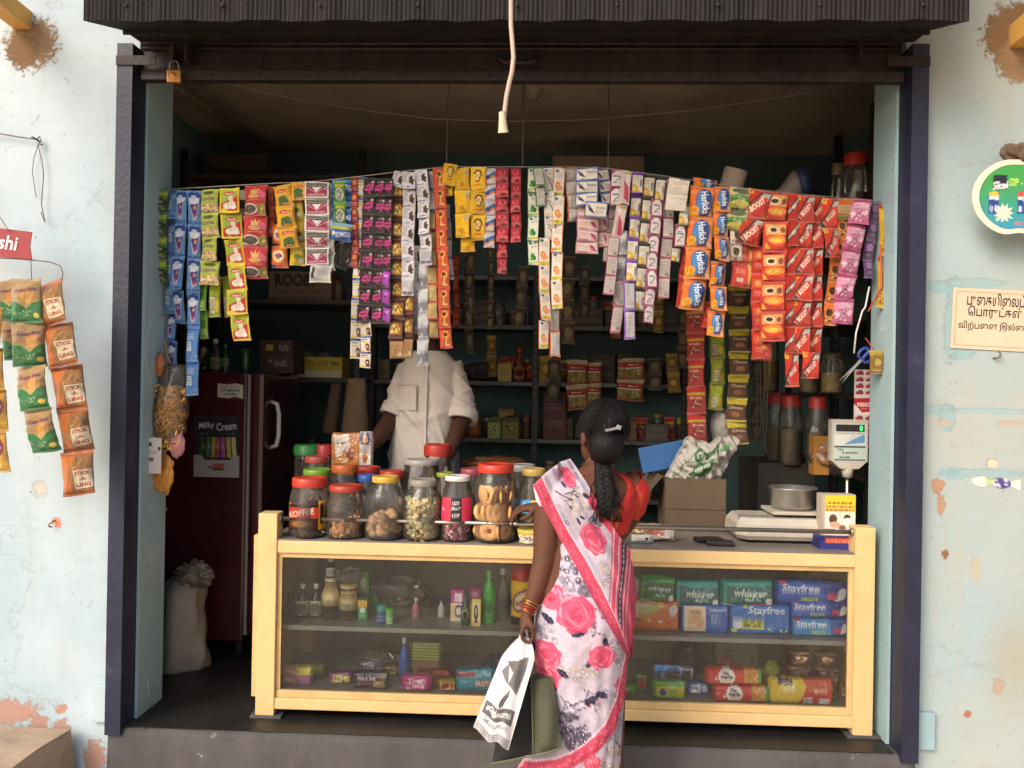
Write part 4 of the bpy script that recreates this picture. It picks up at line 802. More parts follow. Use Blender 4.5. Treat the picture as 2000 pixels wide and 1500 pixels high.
S('pale blue strip of sachets showing their plain backs beside the green strip', 'blueback', 345, 370, 333, 612, 28, 4, 1)
S('blue drink sachets with a purple cup print, the shorter front strip', 'bluecup', 356, 372, 347, 632, 24, 4)
S('two small blue drink sachets on the end of a strip above the snack bag', 'bluecup', 339, 612, 335, 722, 21, 2, 2)
S('long strip of blue drink sachets reaching down to the refrigerator notice', 'bluecup', 379, 372, 370, 772, 25, 6, 0, tail=('blueback', 2))
S('blue sachet strip hidden behind the long blue strip', 'blueback', 386, 560, 380, 770, 14, 3, 1)
S('lime green noodle seasoning sachets with brown script', 'limenoodle', 410, 370, 411, 557, 38, 4)
S('plain green sachets hanging below the lime noodle strip', 'greenplain', 397, 556, 395, 661, 16, 2, 1)
S('pair of dull lime yellow sachets behind the garlic strip', 'limeyellow', 420, 540, 421, 618, 22, 1, 1)
S('single yellow green sachet turned sideways behind the garlic strip', 'limeyellow', 440, 540, 442, 618, 18, 1, 2)
S('yellow bordered garlic paste sachets in a long leaning strip', 'garlic', 449, 368, 466, 665, 39, 6, 0)
S('cream and black sachets glimpsed between garlic and red masala strips', 'creamblack', 475, 371, 475, 490, 14, 3, 2)
S('three large red masala sachets showing a bowl', 'masala', 501, 362, 502, 543, 46, 3)
S('dark orange sachet strip seen edge on beside the red masala', 'redorange', 529, 364, 530, 462, 14, 3, 1)
S('orange washing powder sachets with a blue word', 'tide', 547, 438, 547, 523, 33, 2, 1)
S('orange yellow sachets with green leaves, leaning strip', 'leaf', 551, 362, 563, 485, 37, 3)
S('single leaf printed orange sachet pinned to the wire', 'leafbig', 583, 356, 584, 391, 31, 1, 0)
S('plain yellow sachets hanging behind the leaf printed ones', 'yellowside', 579, 384, 580, 518, 29, 3, 1)
S('white bordered maroon and black sachets in a strip', 'maroon', 619, 355, 623, 517, 46, 5)
S('black and white sachets hidden behind the maroon strip', 'silver', 629, 358, 634, 530, 44, 5, 1)
S('single silver sachet back hanging lowest under the maroon strip', 'silver', 628, 515, 628, 552, 45, 1, 0, tilt=-2)
S('two small green sachets with a round picture', 'greensq', 663, 354, 664, 436, 23, 2)
S('blue repellent cream sachets with upside down lettering', 'bluebar', 668, 351, 668, 438, 40, 3, 1)
S('wide pale blue cream sachet at the end of the blue strip', 'odomos', 670, 437, 671, 471, 40, 1, 0, tilt=-3)
S('narrow dark red sachet strip left of the white shampoo strip', 'redtiny', 693, 347, 693, 523, 15, 6, 1)
S('long white shampoo strip with blue and yellow bars', 'babysh', 709, 346, 694, 700, 20, 9, 1)
S('white shampoo sachets showing a small seated figure, end of a strip', 'babysh', 714, 625, 713, 718, 21, 3, 0)
S('black and magenta cream sachets, the leftmost leaning strip', 'magenta', 723, 348, 709, 630, 26, 8)
S('black and magenta cream sachets, the middle strip of three', 'magenta', 741, 349, 736, 632, 24, 8)
S('black and shiny violet cream sachets beside the brown gold strip', 'magenta', 759, 349, 753, 632, 19, 8, 0, tail=('magshine', 3))
S('brown and gold coffee sachets in a long strip', 'gold', 779, 350, 777, 700, 29, 9, 1, tail=('tanback', 1))
S('short brown gold coffee strip with a tan last sachet', 'gold', 801, 570, 799, 700, 20, 3, 1, tail=('tanback', 1))
S('single white sachet hung crooked over the brown gold strip', 'whiteflower', 782, 336, 776, 364, 22, 1, 0, tilt=-14)
S('white shampoo sachets with dark flowers, first long strip', 'whiteflower', 799, 336, 795, 577, 24, 7, 0, tail=('whiteback', 1))
S('white shampoo sachets with dark flowers, bent strip ending in a silver back', 'whiteflower', 822, 332, 831, 520, 24, 6, 0, tail=('whiteback', 1))
S('white flower sachets hidden behind the bent strip', 'whiteflower', 813, 480, 816, 652, 16, 4, 2)
S('shiny silver sachets hanging down over the shopkeeper', 'silverlong', 827, 515, 827, 714, 22, 4, 1)
S('white sachets seen edge on between white and orange strips', 'whiteback', 845, 334, 847, 420, 15, 2, 1)
S('tan sachet backs with red borders beside the orange strip', 'tanred', 842, 415, 849, 660, 20, 7, 1)
S('long orange red coffee sachet strip printed with a cup', 'cup', 857, 328, 874, 680, 24, 9)
S('grey edge of a sachet strip leaning behind the orange coffee strip', 'whiteback', 874, 400, 883, 545, 9, 4, 2)
S('single yellow egg shampoo sachet standing askew on the wire', 'yellow', 881, 320, 877, 362, 27, 1, 0, tilt=-7)
S('small yellow sachet tucked behind the askew one', 'yellow', 876, 358, 876, 384, 20, 1, 1)
S('bright yellow sachets showing plain backs', 'yellowback', 901, 328, 903, 463, 32, 3)
S('bright yellow sachets with a black haired figure', 'yellow', 934, 326, 931, 469, 32, 3)
S('single yellow sachet hanging lowest of the yellow group', 'yellowback', 913, 458, 912, 491, 28, 1, 1, tilt=4)
S('silver toothpaste sachets with blue and orange slashes', 'colgate', 960, 329, 955, 484, 21, 5)
S('shiny red sachets, the wide strip', 'redshine', 981, 328, 979, 472, 27, 5)
S('two red sachets on the tail of the wide red strip', 'redshine', 980, 470, 979, 534, 20, 2, 1)
S('shiny red sachets, the separate narrow strip beside the gap', 'redshine', 1007, 328, 1007, 474, 20, 5)
S('white and green mint shampoo sachets', 'mint', 1042, 328, 1041, 516, 21, 4)
S('grey green bordered sachet backs overlapping the mint strip', 'greenback', 1050, 327, 1056, 402, 20, 2, -1)
S('white shampoo sachets with brown feather print', 'brownwhite', 1071, 328, 1069, 466, 20, 3, 0)
S('orange and white shampoo strip hanging lowest beside the mint sachets', 'orangewhite', 1063, 464, 1062, 680, 22, 4, 0)
S('orange and white shampoo strip with full top, next to the white hair oil', 'orangewhite', 1093, 328, 1090, 602, 22, 5, 0)
S('two orange edged sachet backs on the tail of the shampoo strip', 'orangeback', 1083, 600, 1082, 696, 21, 2, 1)
S('pinkish orange sachets half hidden behind the blue edged strip', 'orangeback', 1115, 328, 1119, 433, 26, 4, 1)
S('blue edged hair oil sachets, short wide strip', 'bluehair', 1146, 328, 1146, 402, 43, 3)
S('single blue edged hair oil sachet slipping sideways', 'bluehair', 1166, 394, 1168, 424, 42, 1, -1, tilt=-8)
S('blue edged sachets seen behind the short wide strip', 'bluehair', 1176, 330, 1184, 400, 24, 3, 1, tilt=8)
S('pink edged hair oil sachets, short wide strip', 'pinkhair', 1150, 404, 1147, 495, 43, 4, 1)
S('pink edged sachets seen behind the pink hair oil strip', 'pinkhair', 1176, 420, 1179, 482, 22, 2, 2)
S('two white and pink soap sachets at the top of a leaning strip', 'dove', 1207, 331, 1202, 400, 24, 2)
S('pink and yellow sachet strip behind the soap sachets', 'pinkyellow', 1224, 334, 1208, 466, 22, 2, 0)
S('narrow pink edged backs leaning out to the left', 'doveback', 1198, 400, 1183, 510, 15, 4, 2)
S('grey backed pink edged sachets ending above the hanging packets', 'doveback', 1200, 463, 1188, 575, 21, 3)
S('silver grey sachets between pink and purple strips', 'silverlong', 1217, 450, 1211, 548, 18, 2, 1)
S('pink bordered sachet backs beside the purple tail', 'doveback', 1211, 546, 1207, 650, 21, 2, 1)
S('purple and gold shampoo strip with sideways lettering', 'pantpurple', 1246, 337, 1231, 550, 22, 5)
S('purple bordered sachet backs on the tail of the gold shampoo strip', 'purpleback', 1229, 549, 1227, 662, 23, 2, 0)
S('black and gold shampoo strip with sideways lettering', 'pantblack', 1270, 341, 1248, 607, 22, 6)
S('single gold shampoo sachet above the pink soap strip', 'pantblack', 1292, 345, 1288, 392, 20, 1, 0)
S('long strip of white and pink soap sachets', 'dove', 1283, 388, 1267, 631, 22, 7)
S('long strip of grey sachet backs with pink edges', 'doveback', 1307, 348, 1296, 582, 22, 6, 1)
S('two plain cream sachets pinned crooked over the soap strips', 'cream', 1328, 350, 1318, 410, 39, 2, -1, tilt=-9)
S('green and gold shampoo sachets beside the orange strip', 'pantgreen', 1337, 398, 1332, 440, 19, 1, 0)
S('single white and pink soap sachet beside the orange strip', 'dove', 1330, 438, 1328, 481, 21, 1, 0)
S('dark gold shampoo sachet low beside the orange strip', 'pantblack', 1322, 480, 1319, 511, 19, 1, 1)
S('top edge of a large orange malt drink sachet on the wire', 'horlicks', 1378, 349, 1375, 372, 48, 1, 1)
S('four large orange and blue malt drink sachets', 'horlicks', 1373, 365, 1350, 604, 49, 4, 0, bend=-4)
S('orange sachets peeping out behind the large malt drink strip', 'cocoaside', 1345, 480, 1330, 600, 22, 2, 2)
S('six small orange and blue malt drink sachets', 'horlicks', 1413, 365, 1399, 657, 33, 6)
S('orange sachets behind the small malt drink strip', 'cocoaside', 1385, 590, 1377, 640, 16, 1, 2)
S('green and cream tea sachets beside the small malt drinks', 'greenyellow', 1446, 367, 1440, 447, 41, 2)
S('two cream sachets printed with a dark animal', 'dog', 1438, 446, 1437, 508, 25, 2, 1)
S('red sachets with a yellow band behind the cream ones', 'redband', 1453, 470, 1448, 561, 43, 2, 2)
S('red energy drink sachets twisted out of line', 'boost', 1486, 372, 1466, 478, 44, 2, 0, tilt=-12)
S('red and orange chocolate drink sachets, the widest strip', 'cocoa', 1519, 375, 1505, 668, 46, 5)
S('red sachets hidden behind the chocolate drink strip', 'cocoaside', 1484, 480, 1478, 700, 26, 4, 1)
S('last red chocolate sachet hanging below the wide strip', 'cocoaside', 1490, 665, 1488, 703, 38, 1, 1)
S('narrow folded red energy drink strip', 'boostthin', 1549, 378, 1538, 690, 21, 6)
S('red energy drink sachets with white diagonal lettering, long strip', 'boost', 1573, 382, 1562, 690, 35, 6)
S('red energy drink sachets overlapped by the long strip', 'boost', 1600, 383, 1590, 690, 27, 6, 1)
S('two red energy drink sachets, short strip beside the orange one', 'boost', 1624, 387, 1621, 503, 33, 2, 0)
S('single red energy drink sachet hanging lowest of all', 'boost', 1546, 688, 1544, 755, 28, 1, 0, tilt=-1)
S('single red energy drink sachet hanging low beside the lowest one', 'boost', 1585, 688, 1582, 738, 33, 1, 0, tilt=-4)
S('orange and cream sachet at the top beside the pink strip', 'brutop', 1653, 388, 1650, 428, 30, 1, 0)
S('orange sachets with a dark haired face, leaning strip', 'face', 1646, 425, 1620, 635, 26, 5, 1)
S('glossy pink tissue sachets in a leaning strip', 'pink', 1682, 389, 1645, 632, 37, 5, 0, bend=5)
S('purple sachets behind the glossy pink strip', 'purple', 1709, 396, 1694, 545, 20, 4, 1)
S('long yellow packs hung beside the right jamb', 'longyellow', 1725, 398, 1716, 602, 18, 2, 0, name='pack_strip')
S('long dark red packs hung closest to the right jamb', 'longred', 1738, 400, 1733, 590, 16, 2, 1, name='pack_strip')
# the wire they hang from and the cords that carry it
wire = mat('galvanised_wire', '8d867c', .5, .6, var=.1)
pts = [W(x, y-1, .17) for x, y in ((300, 372), (345, 370), (500, 361), (620, 355), (700, 346), (800, 334), (868, 327), (1018, 327), (1110, 327), (1187, 330), (1300, 345), (1440, 367), (1560, 380), (1690, 392), (1760, 398))]
tag(MB().tube(pts, .0022, 6).build('hanging_wire', wire), 'thin wire stretched across the shop opening carrying all sachet strips', 'wire')
for px, lab in ((868, 'thin cord tied to the wire above the yellow sachets'), (1018, 'thin cord tied to the wire beside the narrow red strip'), (1187, 'thin cord tied to the wire above the pale foam sheet')):
    a = W(px, 328, .17); tag(MB().tube([a, (a.x+.004, .2, 2.2), (a.x+.001, .25, CZ-.002)], .0022, 6).build('cord', wire), lab, 'cord')
tag(MB().tube([W(455, 168, .3)]+[W(x, y, .3) for x, y in ((560, 190), (700, 214), (850, 233), (1000, 237), (1150, 234), (1350, 216), (1530, 190), (1705, 158))], .0013, 5).build('thread', wire), 'slack thread sagging across the dark opening under the ceiling', 'thread')
# ------------------------------------------------------------------ builders for goods
def roundpack(name, label, cat, cv, px0, py0, px1, py1, Y, depth, mtl=None, tilt=0, yaw=0, base=None, crimp=.07, sq=3.5, group=None, seed=0, lump=.05):
    """pillow-shaped pack: a closed loop section, crimped at both ends, printed all the way round"""
    a, b = W(px0, py0, Y), W(px1, py1, Y); w = (b.x-a.x); h = a.z-b.z
    w = W(px1, (py0+py1)/2, Y).x-W(px0, (py0+py1)/2, Y).x; h = W((px0+px1)/2, py0, Y).z-W((px0+px1)/2, py1, Y).z
    cz = W((px0+px1)/2, (py0+py1)/2, Y).z if base is None else base+h/2
    nx, nv = 110, 84; g = np.random.default_rng(seed+int(px0)); ph = g.uniform(0, 6.28, 4)
    u = np.linspace(0, 1, nx); th = np.concatenate([np.linspace(np.pi*.5, np.pi*1.5, 60), np.linspace(np.pi*1.5, np.pi*2.5, 26)[1:-1]])
    U, T = np.meshgrid(u, th, indexing='ij')
    e = np.clip(np.minimum(U, 1-U)/max(crimp, .005), 0, 1); flat = (e**.6)
    endz = np.where(e < 1, .82+.18*e, 1)
    cc, ss = np.cos(T), np.sin(T)
    yy = np.sign(cc)*np.abs(cc)**(2/sq); zz = np.sign(ss)*np.abs(ss)**(2/sq)
    ripple = 1+lump*np.sin(9*U+ph[0]+2*T)*.6+lump*np.sin(5*T+ph[1]+4*U)
    y = yy*depth/2*(.08+.92*flat)*ripple; z = zz*h/2*endz*(1+.2*(ripple-1)); x = (U-.5)*w
    P = np.stack([x, y, z], -1)
    # print: front half (y<0) shows the whole design
    vv = np.where(y < 0, .5-z/h*.96, np.where(z > 0, .02, .98)); cols = cv.sample(U, np.clip(vv, 0, 1)).reshape(-1, 3)
    V = P.reshape(-1, 3); id_ = np.arange(nx*nv).reshape(nx, nv); fs = []
    for i in range(nx-1):
        for j in range(nv): k = (j+1) % nv; fs.append((int(id_[i, j]), int(id_[i, k]), int(id_[i+1, k]), int(id_[i+1, j])))
    fs.append([int(i) for i in id_[0, ::-1]]); fs.append([int(i) for i in id_[-1, :]])
    me = bpy.data.meshes.new(name); me.from_pydata(V.tolist(), [], fs); me.polygons.foreach_set('use_smooth', [True]*len(fs)); me.materials.append(mtl or FOIL)
    set_print(me, cols); bm = bmesh.new(); bm.from_mesh(me); bmesh.ops.recalc_face_normals(bm, faces=bm.faces[:]); bm.to_mesh(me); bm.free()
    c = W((px0+px1)/2, (py0+py1)/2, Y); o = link(name, me, None, (c.x, Y+depth/2, cz+.0005), (0, R(tilt), R(yaw)))
    return tag(o, label, cat, group)
def P_(asp, bg, fn, n=150):
    cv = Cv(asp, bg, n); fn(cv); return cv
def carton(name, label, cat, px0, py0, px1, py1, Y, depth, color, cv=None, yaw=0, base=None, bev=.002, group=None, rough=.7, zt=None):
    mx = (px0+px1)/2; my = (py0+py1)/2; w = W(px1, my, Y).x-W(px0, my, Y).x; z0 = W(mx, py1, Y).z if base is None else base; z1 = W(mx, py0, Y).z; h = z1-z0
    c = W(mx, my, Y); t = thing(name, label, cat, (c.x, Y+depth/2, z0), (0, 0, R(yaw)), group)
    MB().bx(-w/2, w/2, -depth/2, depth/2, 0, h, 0, bev).build('body', mat('carton_'+color, color, rough, var=.12, scale=10, bump=.08), t)
    if cv is not None:
        nx = 60; ny = max(10, int(nx*h/w)); vv, uu = np.mgrid[0:1:ny*1j, 0:1:nx*1j]
        P = np.stack([(uu-.5)*w*.985, np.full_like(uu, -depth/2-.0008), h*(.992-.984*vv)], -1)
        link('printed_face', grid_mesh('printed_face', P, cv, PAPER, thick=(0, .0006, 0)), t)
    return t
def bottle(label, px, py0, py1, wpx, Y, gl, cap, cv=None, prof=None, base=None, lab=(.12, .5), caph=.12, neck=.4, cat='bottle', name='bottle', capw=None, group=None):
    k = ppm(Y); z0 = W(px, py1, Y).z if base is None else base; Hh = W(px, py0, Y).z-z0; r = wpx/2/k; b = W(px, py1, Y)
    t = thing(name, label, cat, (b.x, Y, z0+.0005), group=group); bh = Hh*(1-caph)
    pr = prof or [(.8, 0), (.98, .03), (1, .06), (1, .55), (.9, .68), (neck, .85), (neck, 1)]
    MB().lathe([(.0005, 0)]+[(a*r, z*bh) for a, z in pr]+[(.0005, bh)], 20).build('body', gl, t)
    cw = (capw or neck*1.15)*r
    MB().lathe([(cw, bh-Hh*.02), (cw, Hh*.985), (cw*.85, Hh), (.0005, Hh)], 20, ribs=12, ribamp=.02).build('cap', mat('cap_'+cap, cap, .4, var=.05), t)
    if cv is not None:
        nx, ny = 40, 24; vv, uu = np.mgrid[0:1:ny*1j, 0:1:nx*1j]; ang = R(-170)+uu*R(160); f = lab[1]+(lab[0]-lab[1])*vv
        rr = np.interp(f, [p[1] for p in pr], [p[0] for p in pr])*r*1.006+.0005
        link('label', grid_mesh('label', np.stack([rr*np.cos(ang), rr*np.sin(ang), f*bh], -1), cv, PAPER, thick=(0, 0, .0002)), t)
    return t
brownglass = mat('brown_bottle_glass', '2c1d14', .12, var=.1, spec=.6); greenpl = mat('green_bottle_plastic', '3fae42', .2, var=.1, spec=.6)
darkgreen = mat('dark_green_glass', '1e4a2c', .15, var=.1, spec=.6); clearpl = JARM

# ------------------------------------------------------------------ goods in the counter, upper shelf
SY = CY+.12; zs = SZ
lb = lambda bg, fn, asp=.8: P_(asp, bg, fn, 60)
creaml = lb('d9d0b4', lambda c: (c.ell(.5, .45, .3, .3, '7a8a5a'), c.fine(.5, .8, .7, .3, '5a4a34', 3)))
bottle('small brown bottle with a cream label at the end of the upper counter shelf', 591, 1140, 1186, 26, SY+.06, brownglass, 'cfcabc', creaml, base=zs, lab=(.1, .58), neck=.36)
bottle('small brown bottle with a cream label standing second from the counter post', 617, 1140, 1188, 23, SY+.06, brownglass, 'cfcabc', creaml, base=zs, lab=(.1, .58), neck=.36)
goldl = lb('cbb071', lambda c: (c.fine(.5, .2, .7, .2, '5a4420', 2), c.ell(.5, .55, .24, .2, 'e0d0a0'), c.rect(0, .75, 1, 1, '3a3028')), 1.2)
bottle('tall brown tonic bottle with a gold label', 646, 1128, 1196, 36, SY+.05, brownglass, 'c9b98a', goldl, base=zs, lab=(.2, .95), neck=.62, caph=.06)
t2 = bottle('small dark bottle standing on top of the tonic bottle', 652, 1095, 1131, 18, SY+.05, brownglass, 'd9d4c6', lb('e6e2d6', lambda c: c.fine(.5, .5, .6, .5, '8a8478', 3)), base=None, lab=(.1, .6), neck=.5)
t2.location.z = zs+(W(646, 1128, SY+.05).z-zs)+.002; t2.location.x = W(646, 1128, SY+.05).x
bottle('amber honey jar with a gold label beside the tonic bottle', 681, 1140, 1198, 38, SY+.05, mat('amber_glass', '5a3c1e', .15, var=.1, spec=.6), 'c6ab62', goldl, base=zs, lab=(.15, .9), neck=.8, caph=.08)
# crumpled clear bag on them
def crumple(name, label, cat, c, r, mtl, seed=0, n=3, amp=.35, squash=(1, 1, 1), kind=None):
    bm = bmesh.new(); bmesh.ops.create_icosphere(bm, subdivisions=4, radius=1); g = np.random.default_rng(seed); ks = g.normal(0, 1, (14, 3))*3.2; ph = g.uniform(0, 6.28, 14)
    for v in bm.verts:
        d = np.array(v.co); f = 1+amp*sum(abs(math.sin(k@d+p))-.6 for k, p in zip(ks, ph))/5
        v.co = Vector(d*f*np.array(r))
    for f in bm.faces: f.smooth = False if n == 0 else True
    me = bpy.data.meshes.new(name); bm.to_mesh(me); bm.free(); me.materials.append(mtl)
    return tag(link(name, me, None, c), label, cat)
c = W(678, 1122, SY+.08); crumple('polythene_bag', 'crumpled clear polythene bag lying on the honey jar', 'bag', (c.x, SY+.07, c.z), (.06, .05, .035), POLY, 3)
c = W(775, 1142, SY+.2); crumple('polythene_bag', 'larger brownish polythene bundle at the back of the upper counter shelf', 'bag', (c.x, SY+.26, zs+.07), (.12, .07, .065), POLY, 5)
gy = lb('3f9a62', lambda c: (c.rect(0, 0, 1, .35, 'e0b43a'), c.ell(.5, .5, .3, .16, 'e8e8d8'), c.fine(.5, .8, .6, .2, 'd0e8d0', 2)), 1.3)
carton('carton', 'small green and yellow carton on the upper counter shelf', 'carton', 699, 1172, 717, 1200, SY+.04, .03, '3f9a62', gy, base=zs)
carton('carton', 'tall green carton behind the honey jar', 'carton', 700, 1115, 720, 1170, SY+.14, .04, '3c8a3c', lb('5f9a3c', lambda c: (c.rect(0, .5, 1, .62, '2f6a3c'), c.rect(0, .7, 1, 1, 'c9c06a'), c.ell(.5, .3, .3, .15, 'c8d49a')), 2), base=zs)
bottle('blue ointment jar with a teal lid', 745, 1180, 1211, 19, SY+.0, mat('blue_plastic', '2f4f9a', .3), '2a9a8c', lb('5f8fd0', lambda c: (c.text('VapoRub', .5, .35, .8, .2, 'f0f4fa'), c.fine(.5, .7, .7, .3, 'e8eef8', 2))), [(.9, 0), (1, .04), (1, .9), (.9, .95), (.9, 1)], zs, (.1, .85), .3, .95, capw=1.0, cat='jar', name='ointment_jar')
bottle('light green ointment jar beside the blue one', 761, 1187, 1211, 16, SY+.0, mat('light_green_plastic', '7fc07a', .35), '5fae4a', lb('b8dcb0', lambda c: c.fine(.5, .5, .7, .5, '3f8a3c', 3)), [(.8, 0), (.9, .04), (1, .9), (.95, 1)], zs, (.1, .8), .45, .95, capw=1.05, cat='jar', name='ointment_jar')
mabox = lb('ece2c0', lambda c: (c.rect(0, 0, 1, .42, 'c04a86'), c.text('ma', .55, .24, .6, .3, 'fbeef4', 0, .05, .2), c.rect(0, .48, 1, .9, 'e6cf8a'), c.ell(.6, .68, .3, .2, '5a4a98'), c.ell(.6, .68, .22, .13, 'e8e0d0')), 1.0)
carton('carton', 'pink and cream carton lettered in white', 'carton', 880, 1152, 907, 1196, SY+.06, .04, 'b8588a', mabox, base=zs)
bottle('small dark green hair oil bottle in front of the pink carton', 909, 1154, 1196, 17, SY+.02, darkgreen, '1e4a2c', lb('3f7a4a', lambda c: (c.ell(.5, .45, .3, .34, 'c8d8c0'), c.ell(.5, .5, .18, .24, '2a2a22'))), base=zs, neck=.4, lab=(.1, .6))
carton('carton', 'magenta topped carton behind the small lady picture box', 'carton', 915, 1148, 940, 1190, SY+.09, .03, 'b0507a', lb('a03a6e', lambda c: (c.rect(0, .5, 1, 1, 'd8b85a'), c.ell(.5, .2, .3, .1, 'd890b0')), 1.5), base=zs)
carton('carton', 'small yellow box with a picture of a lady', 'carton', 921, 1170, 939, 1197, SY+.0, .02, 'd9c45a', lb('dccb6a', lambda c: (c.rect(.14, .12, .86, .88, 'eadfae'), c.ell(.5, .5, .24, .3, '2a221c'), c.ell(.5, .46, .14, .16, 'c89a78'), c.poly([(.25, .88), (.5, .66), (.75, .88)], '6a3a34')), 1.4), base=zs)
bottle('bright green shampoo bottle with a silver green neck', 955, 1113, 1188, 25, SY+.06, greenpl, '6fbf6a', lb('58c05a', lambda c: (c.fine(.5, .4, .6, .3, '2f8a34', 3), c.ell(.5, .75, .3, .1, '8fdc8a')), 1.3), [(.85, 0), (.98, .02), (1, .06), (1, .5), (.85, .6), (.95, .7), (.75, .85), (.42, .94), (.42, 1)], zs, (.1, .5), .14, .42)
bottle('empty clear bottle with a white cap beside the green shampoo', 982, 1108, 1186, 26, SY+.1, clearpl, 'd0ccc4', None, base=zs)
horl = lb('e6b92c', lambda c: (c.ell(.55, .42, .45, .24, '7a2a5a', -24), c.ell(.55, .42, .38, .19, 'ead0b0', -24), c.text('Sunfeast', .55, .42, .62, .1, '5a1c3c', 20, .03), c.rect(0, .8, 1, 1, '3a2c28')), 1.1)
bottle('yellow nutrition drink jar with a red lid', 1020, 1100, 1198, 46, SY+.05, mat('yellow_jar_plastic', 'd8aa2c', .35), 'b8342c', horl, [(.85, 0), (.95, .03), (1, .1), (.9, .45), (1, .8), (.95, .95), (.9, 1)], zs, (.03, .95), .24, .9, cat='jar', name='drink_jar', capw=1.0)

# sanitary and baby packs on the right of the upper shelf, two layers
def whisper(c, a, b):
    c.poly([(0, 0), (1, 0), (1, .16), (.5, .24), (0, .14)], a); c.poly([(.1, .2), (.5, .28), (.96, .2), (.96, .9), (.1, .9)], b); c.text('whisper', .56, .48, .62, .2, 'f2f4ee', 0, .02, .25); c.text('Maxi Fit', .6, .68, .3, .08, 'd8ecd8', 0, .01, .2); c.line([(.02, .86), (.5, .94), (.98, .84)], .02, 'd6ecd8'); c.rect(.6, .84, .95, .97, 'b83a50'); c.ell(.9, .74, .07, .12, 'e8e8e4', 20)
def stay(c, sec='secure', a='2f6fc4', b='2a3f98'):
    c.poly([(.62, 0), (1, 0), (1, 1), (.7, 1), (.66, .5)], b); c.text('Stayfree', .33, .34, .52, .125, 'f2f4fa', 0, .02, .1); c.text(sec, .46, .76, .24, .06, 'c8d43a', 0, .02); c.ell(.9, .5, .06, .26, 'e8eaf0', 18); c.ell(.84, .62, .06, .18, 'f2f2f4', 40); c.rect(.7, .45, .84, .75, 'd24a66'); c.rect(.04, .04, .14, .16, 'c04058')
def stay2(c):
    c.text('Stayfree', .6, .22, .6, .15, 'f2f4fa', 0, .02, .1); c.text('secure', .74, .5, .22, .06, 'c8d43a', 0, .02); c.ell(.14, .66, .09, .14, 'e8eaf0'); c.rect(.2, .52, .56, .8, 'dcdc4a'); c.fine(.38, .66, .3, .2, '4a5a2a', 3); c.ell(.26, .08, .04, .06, 'd8c84a'); c.speck(.8, .78, .18, .12, ['6fb0e4', 'd8e0a0', 'a8d0f0'], 10, .02); c.ell(.08, .85, .05, .07, 'd8d84a')
def john(c):
    c.rect(.06, .08, .52, .92, 'efdcb8'); c.ell(.3, .36, .13, .14, 'e6b48e'); c.ell(.3, .28, .13, .08, 'c89a70'); c.ell(.3, .62, .15, .2, 'e2a882'); c.ell(.24, .78, .1, .1, 'eec8a8'); c.ell(.42, .66, .06, .14, 'dca07a', 20); c.text("Johnson's", .76, .2, .38, .12, 'f0f4fa', 0, .01, .25); c.text('baby', .74, .4, .2, .1, 'f0f4fa', 0, .01); c.text('nappy pads', .76, .58, .4, .09, 'f0f4fa', 0, .01)
def oran(c):
    c.ell(.3, .28, .3, .22, 'f09a4a'); c.ell(.3, .3, .24, .15, 'c8c86a'); c.text('Super', .25, .2, .3, .1, 'f6e6c8', 0, .01, .2); c.burst(.62, .18, .05, .09, 9, 'f2d43a'); c.ell(.86, .32, .08, .16, 'e8e8e4', 30); c.line([(0, .5), (1, .54)], .015, 'c85a1c'); c.line([(0, .62), (.2, .6)], .03, '3a2c28'); c.ell(.4, .66, .04, .05, 'f0d43a'); c.ell(.62, .68, .04, .05, 'f0e4d0'); c.ell(.8, .7, .03, .04, 'd83a2c')
PD = .075; py = SY-.01
g_ = 'pads on the upper counter shelf'
zb = zs
roundpack('pad_pack', 'orange diaper pack at the bottom of the pile beside the customer', 'pad pack', P_(.62, 'e8762a', oran), 1228, 1178, 1329, 1241, py, PD, base=zb, crimp=.05, seed=2)
roundpack('nappy_pack', 'blue nappy pads pack with a picture of a baby', 'nappy pack', P_(.6, '2c5cb8', john), 1330, 1191, 1423, 1247, py, PD, base=zb, crimp=.02, sq=6, lump=.02)
roundpack('pad_pack', 'wide blue pads pack with a yellow panel on the shelf board', 'pad pack', P_(.5, '2e74c8', stay2), 1425, 1187, 1545, 1246, py, PD, base=zb, crimp=.03, sq=5, lump=.03)
zr = W(1602, 1214, py).z
roundpack('pad_pack', 'lighter blue pads pack at the bottom of the corner pile', 'pad pack', P_(.3, '3f92cc', lambda c: stay(c, 'secure', '3f92cc', '2f62b8')), 1547, 1214, 1661, 1249, py, PD, base=zb, crimp=.03, sq=5, lump=.03)
hh = W(1602, 1214, py).z-W(1602, 1249, py).z
roundpack('pad_pack', 'dark blue pads pack in the middle of the corner pile', 'pad pack', P_(.3, '2f56b8', lambda c: stay(c)), 1543, 1181, 1660, 1214, py, PD, base=zb+hh+.001, crimp=.03, sq=5, lump=.03, tilt=-.6)
roundpack('pad_pack', 'large blue pads pack on top of the corner pile', 'pad pack', P_(.36, '2f5fc0', lambda c: stay(c)), 1517, 1136, 1659, 1182, py+.005, PD, crimp=.03, sq=5, lump=.03, tilt=1)
roundpack('pad_pack', 'teal pads pack on top of the wide blue one', 'pad pack', P_(.55, '1f8f86', lambda c: whisper(c, '2aa094', '14605e')), 1409, 1135, 1513, 1188, py, PD, crimp=.05, seed=5)
roundpack('pad_pack', 'teal pads pack on top of the baby picture pack', 'pad pack', P_(.6, '1f8f86', lambda c: whisper(c, '2aa094', '14605e')), 1318, 1135, 1407, 1191, py+.01, PD, crimp=.05, seed=7)
roundpack('pad_pack', 'bright green pads pack on top of the orange diaper pack', 'pad pack', P_(.75, '3aa03c', lambda c: whisper(c, '4fb84a', '1f6a34')), 1250, 1126, 1319, 1180, py, PD, crimp=.04, seed=9, tilt=4)
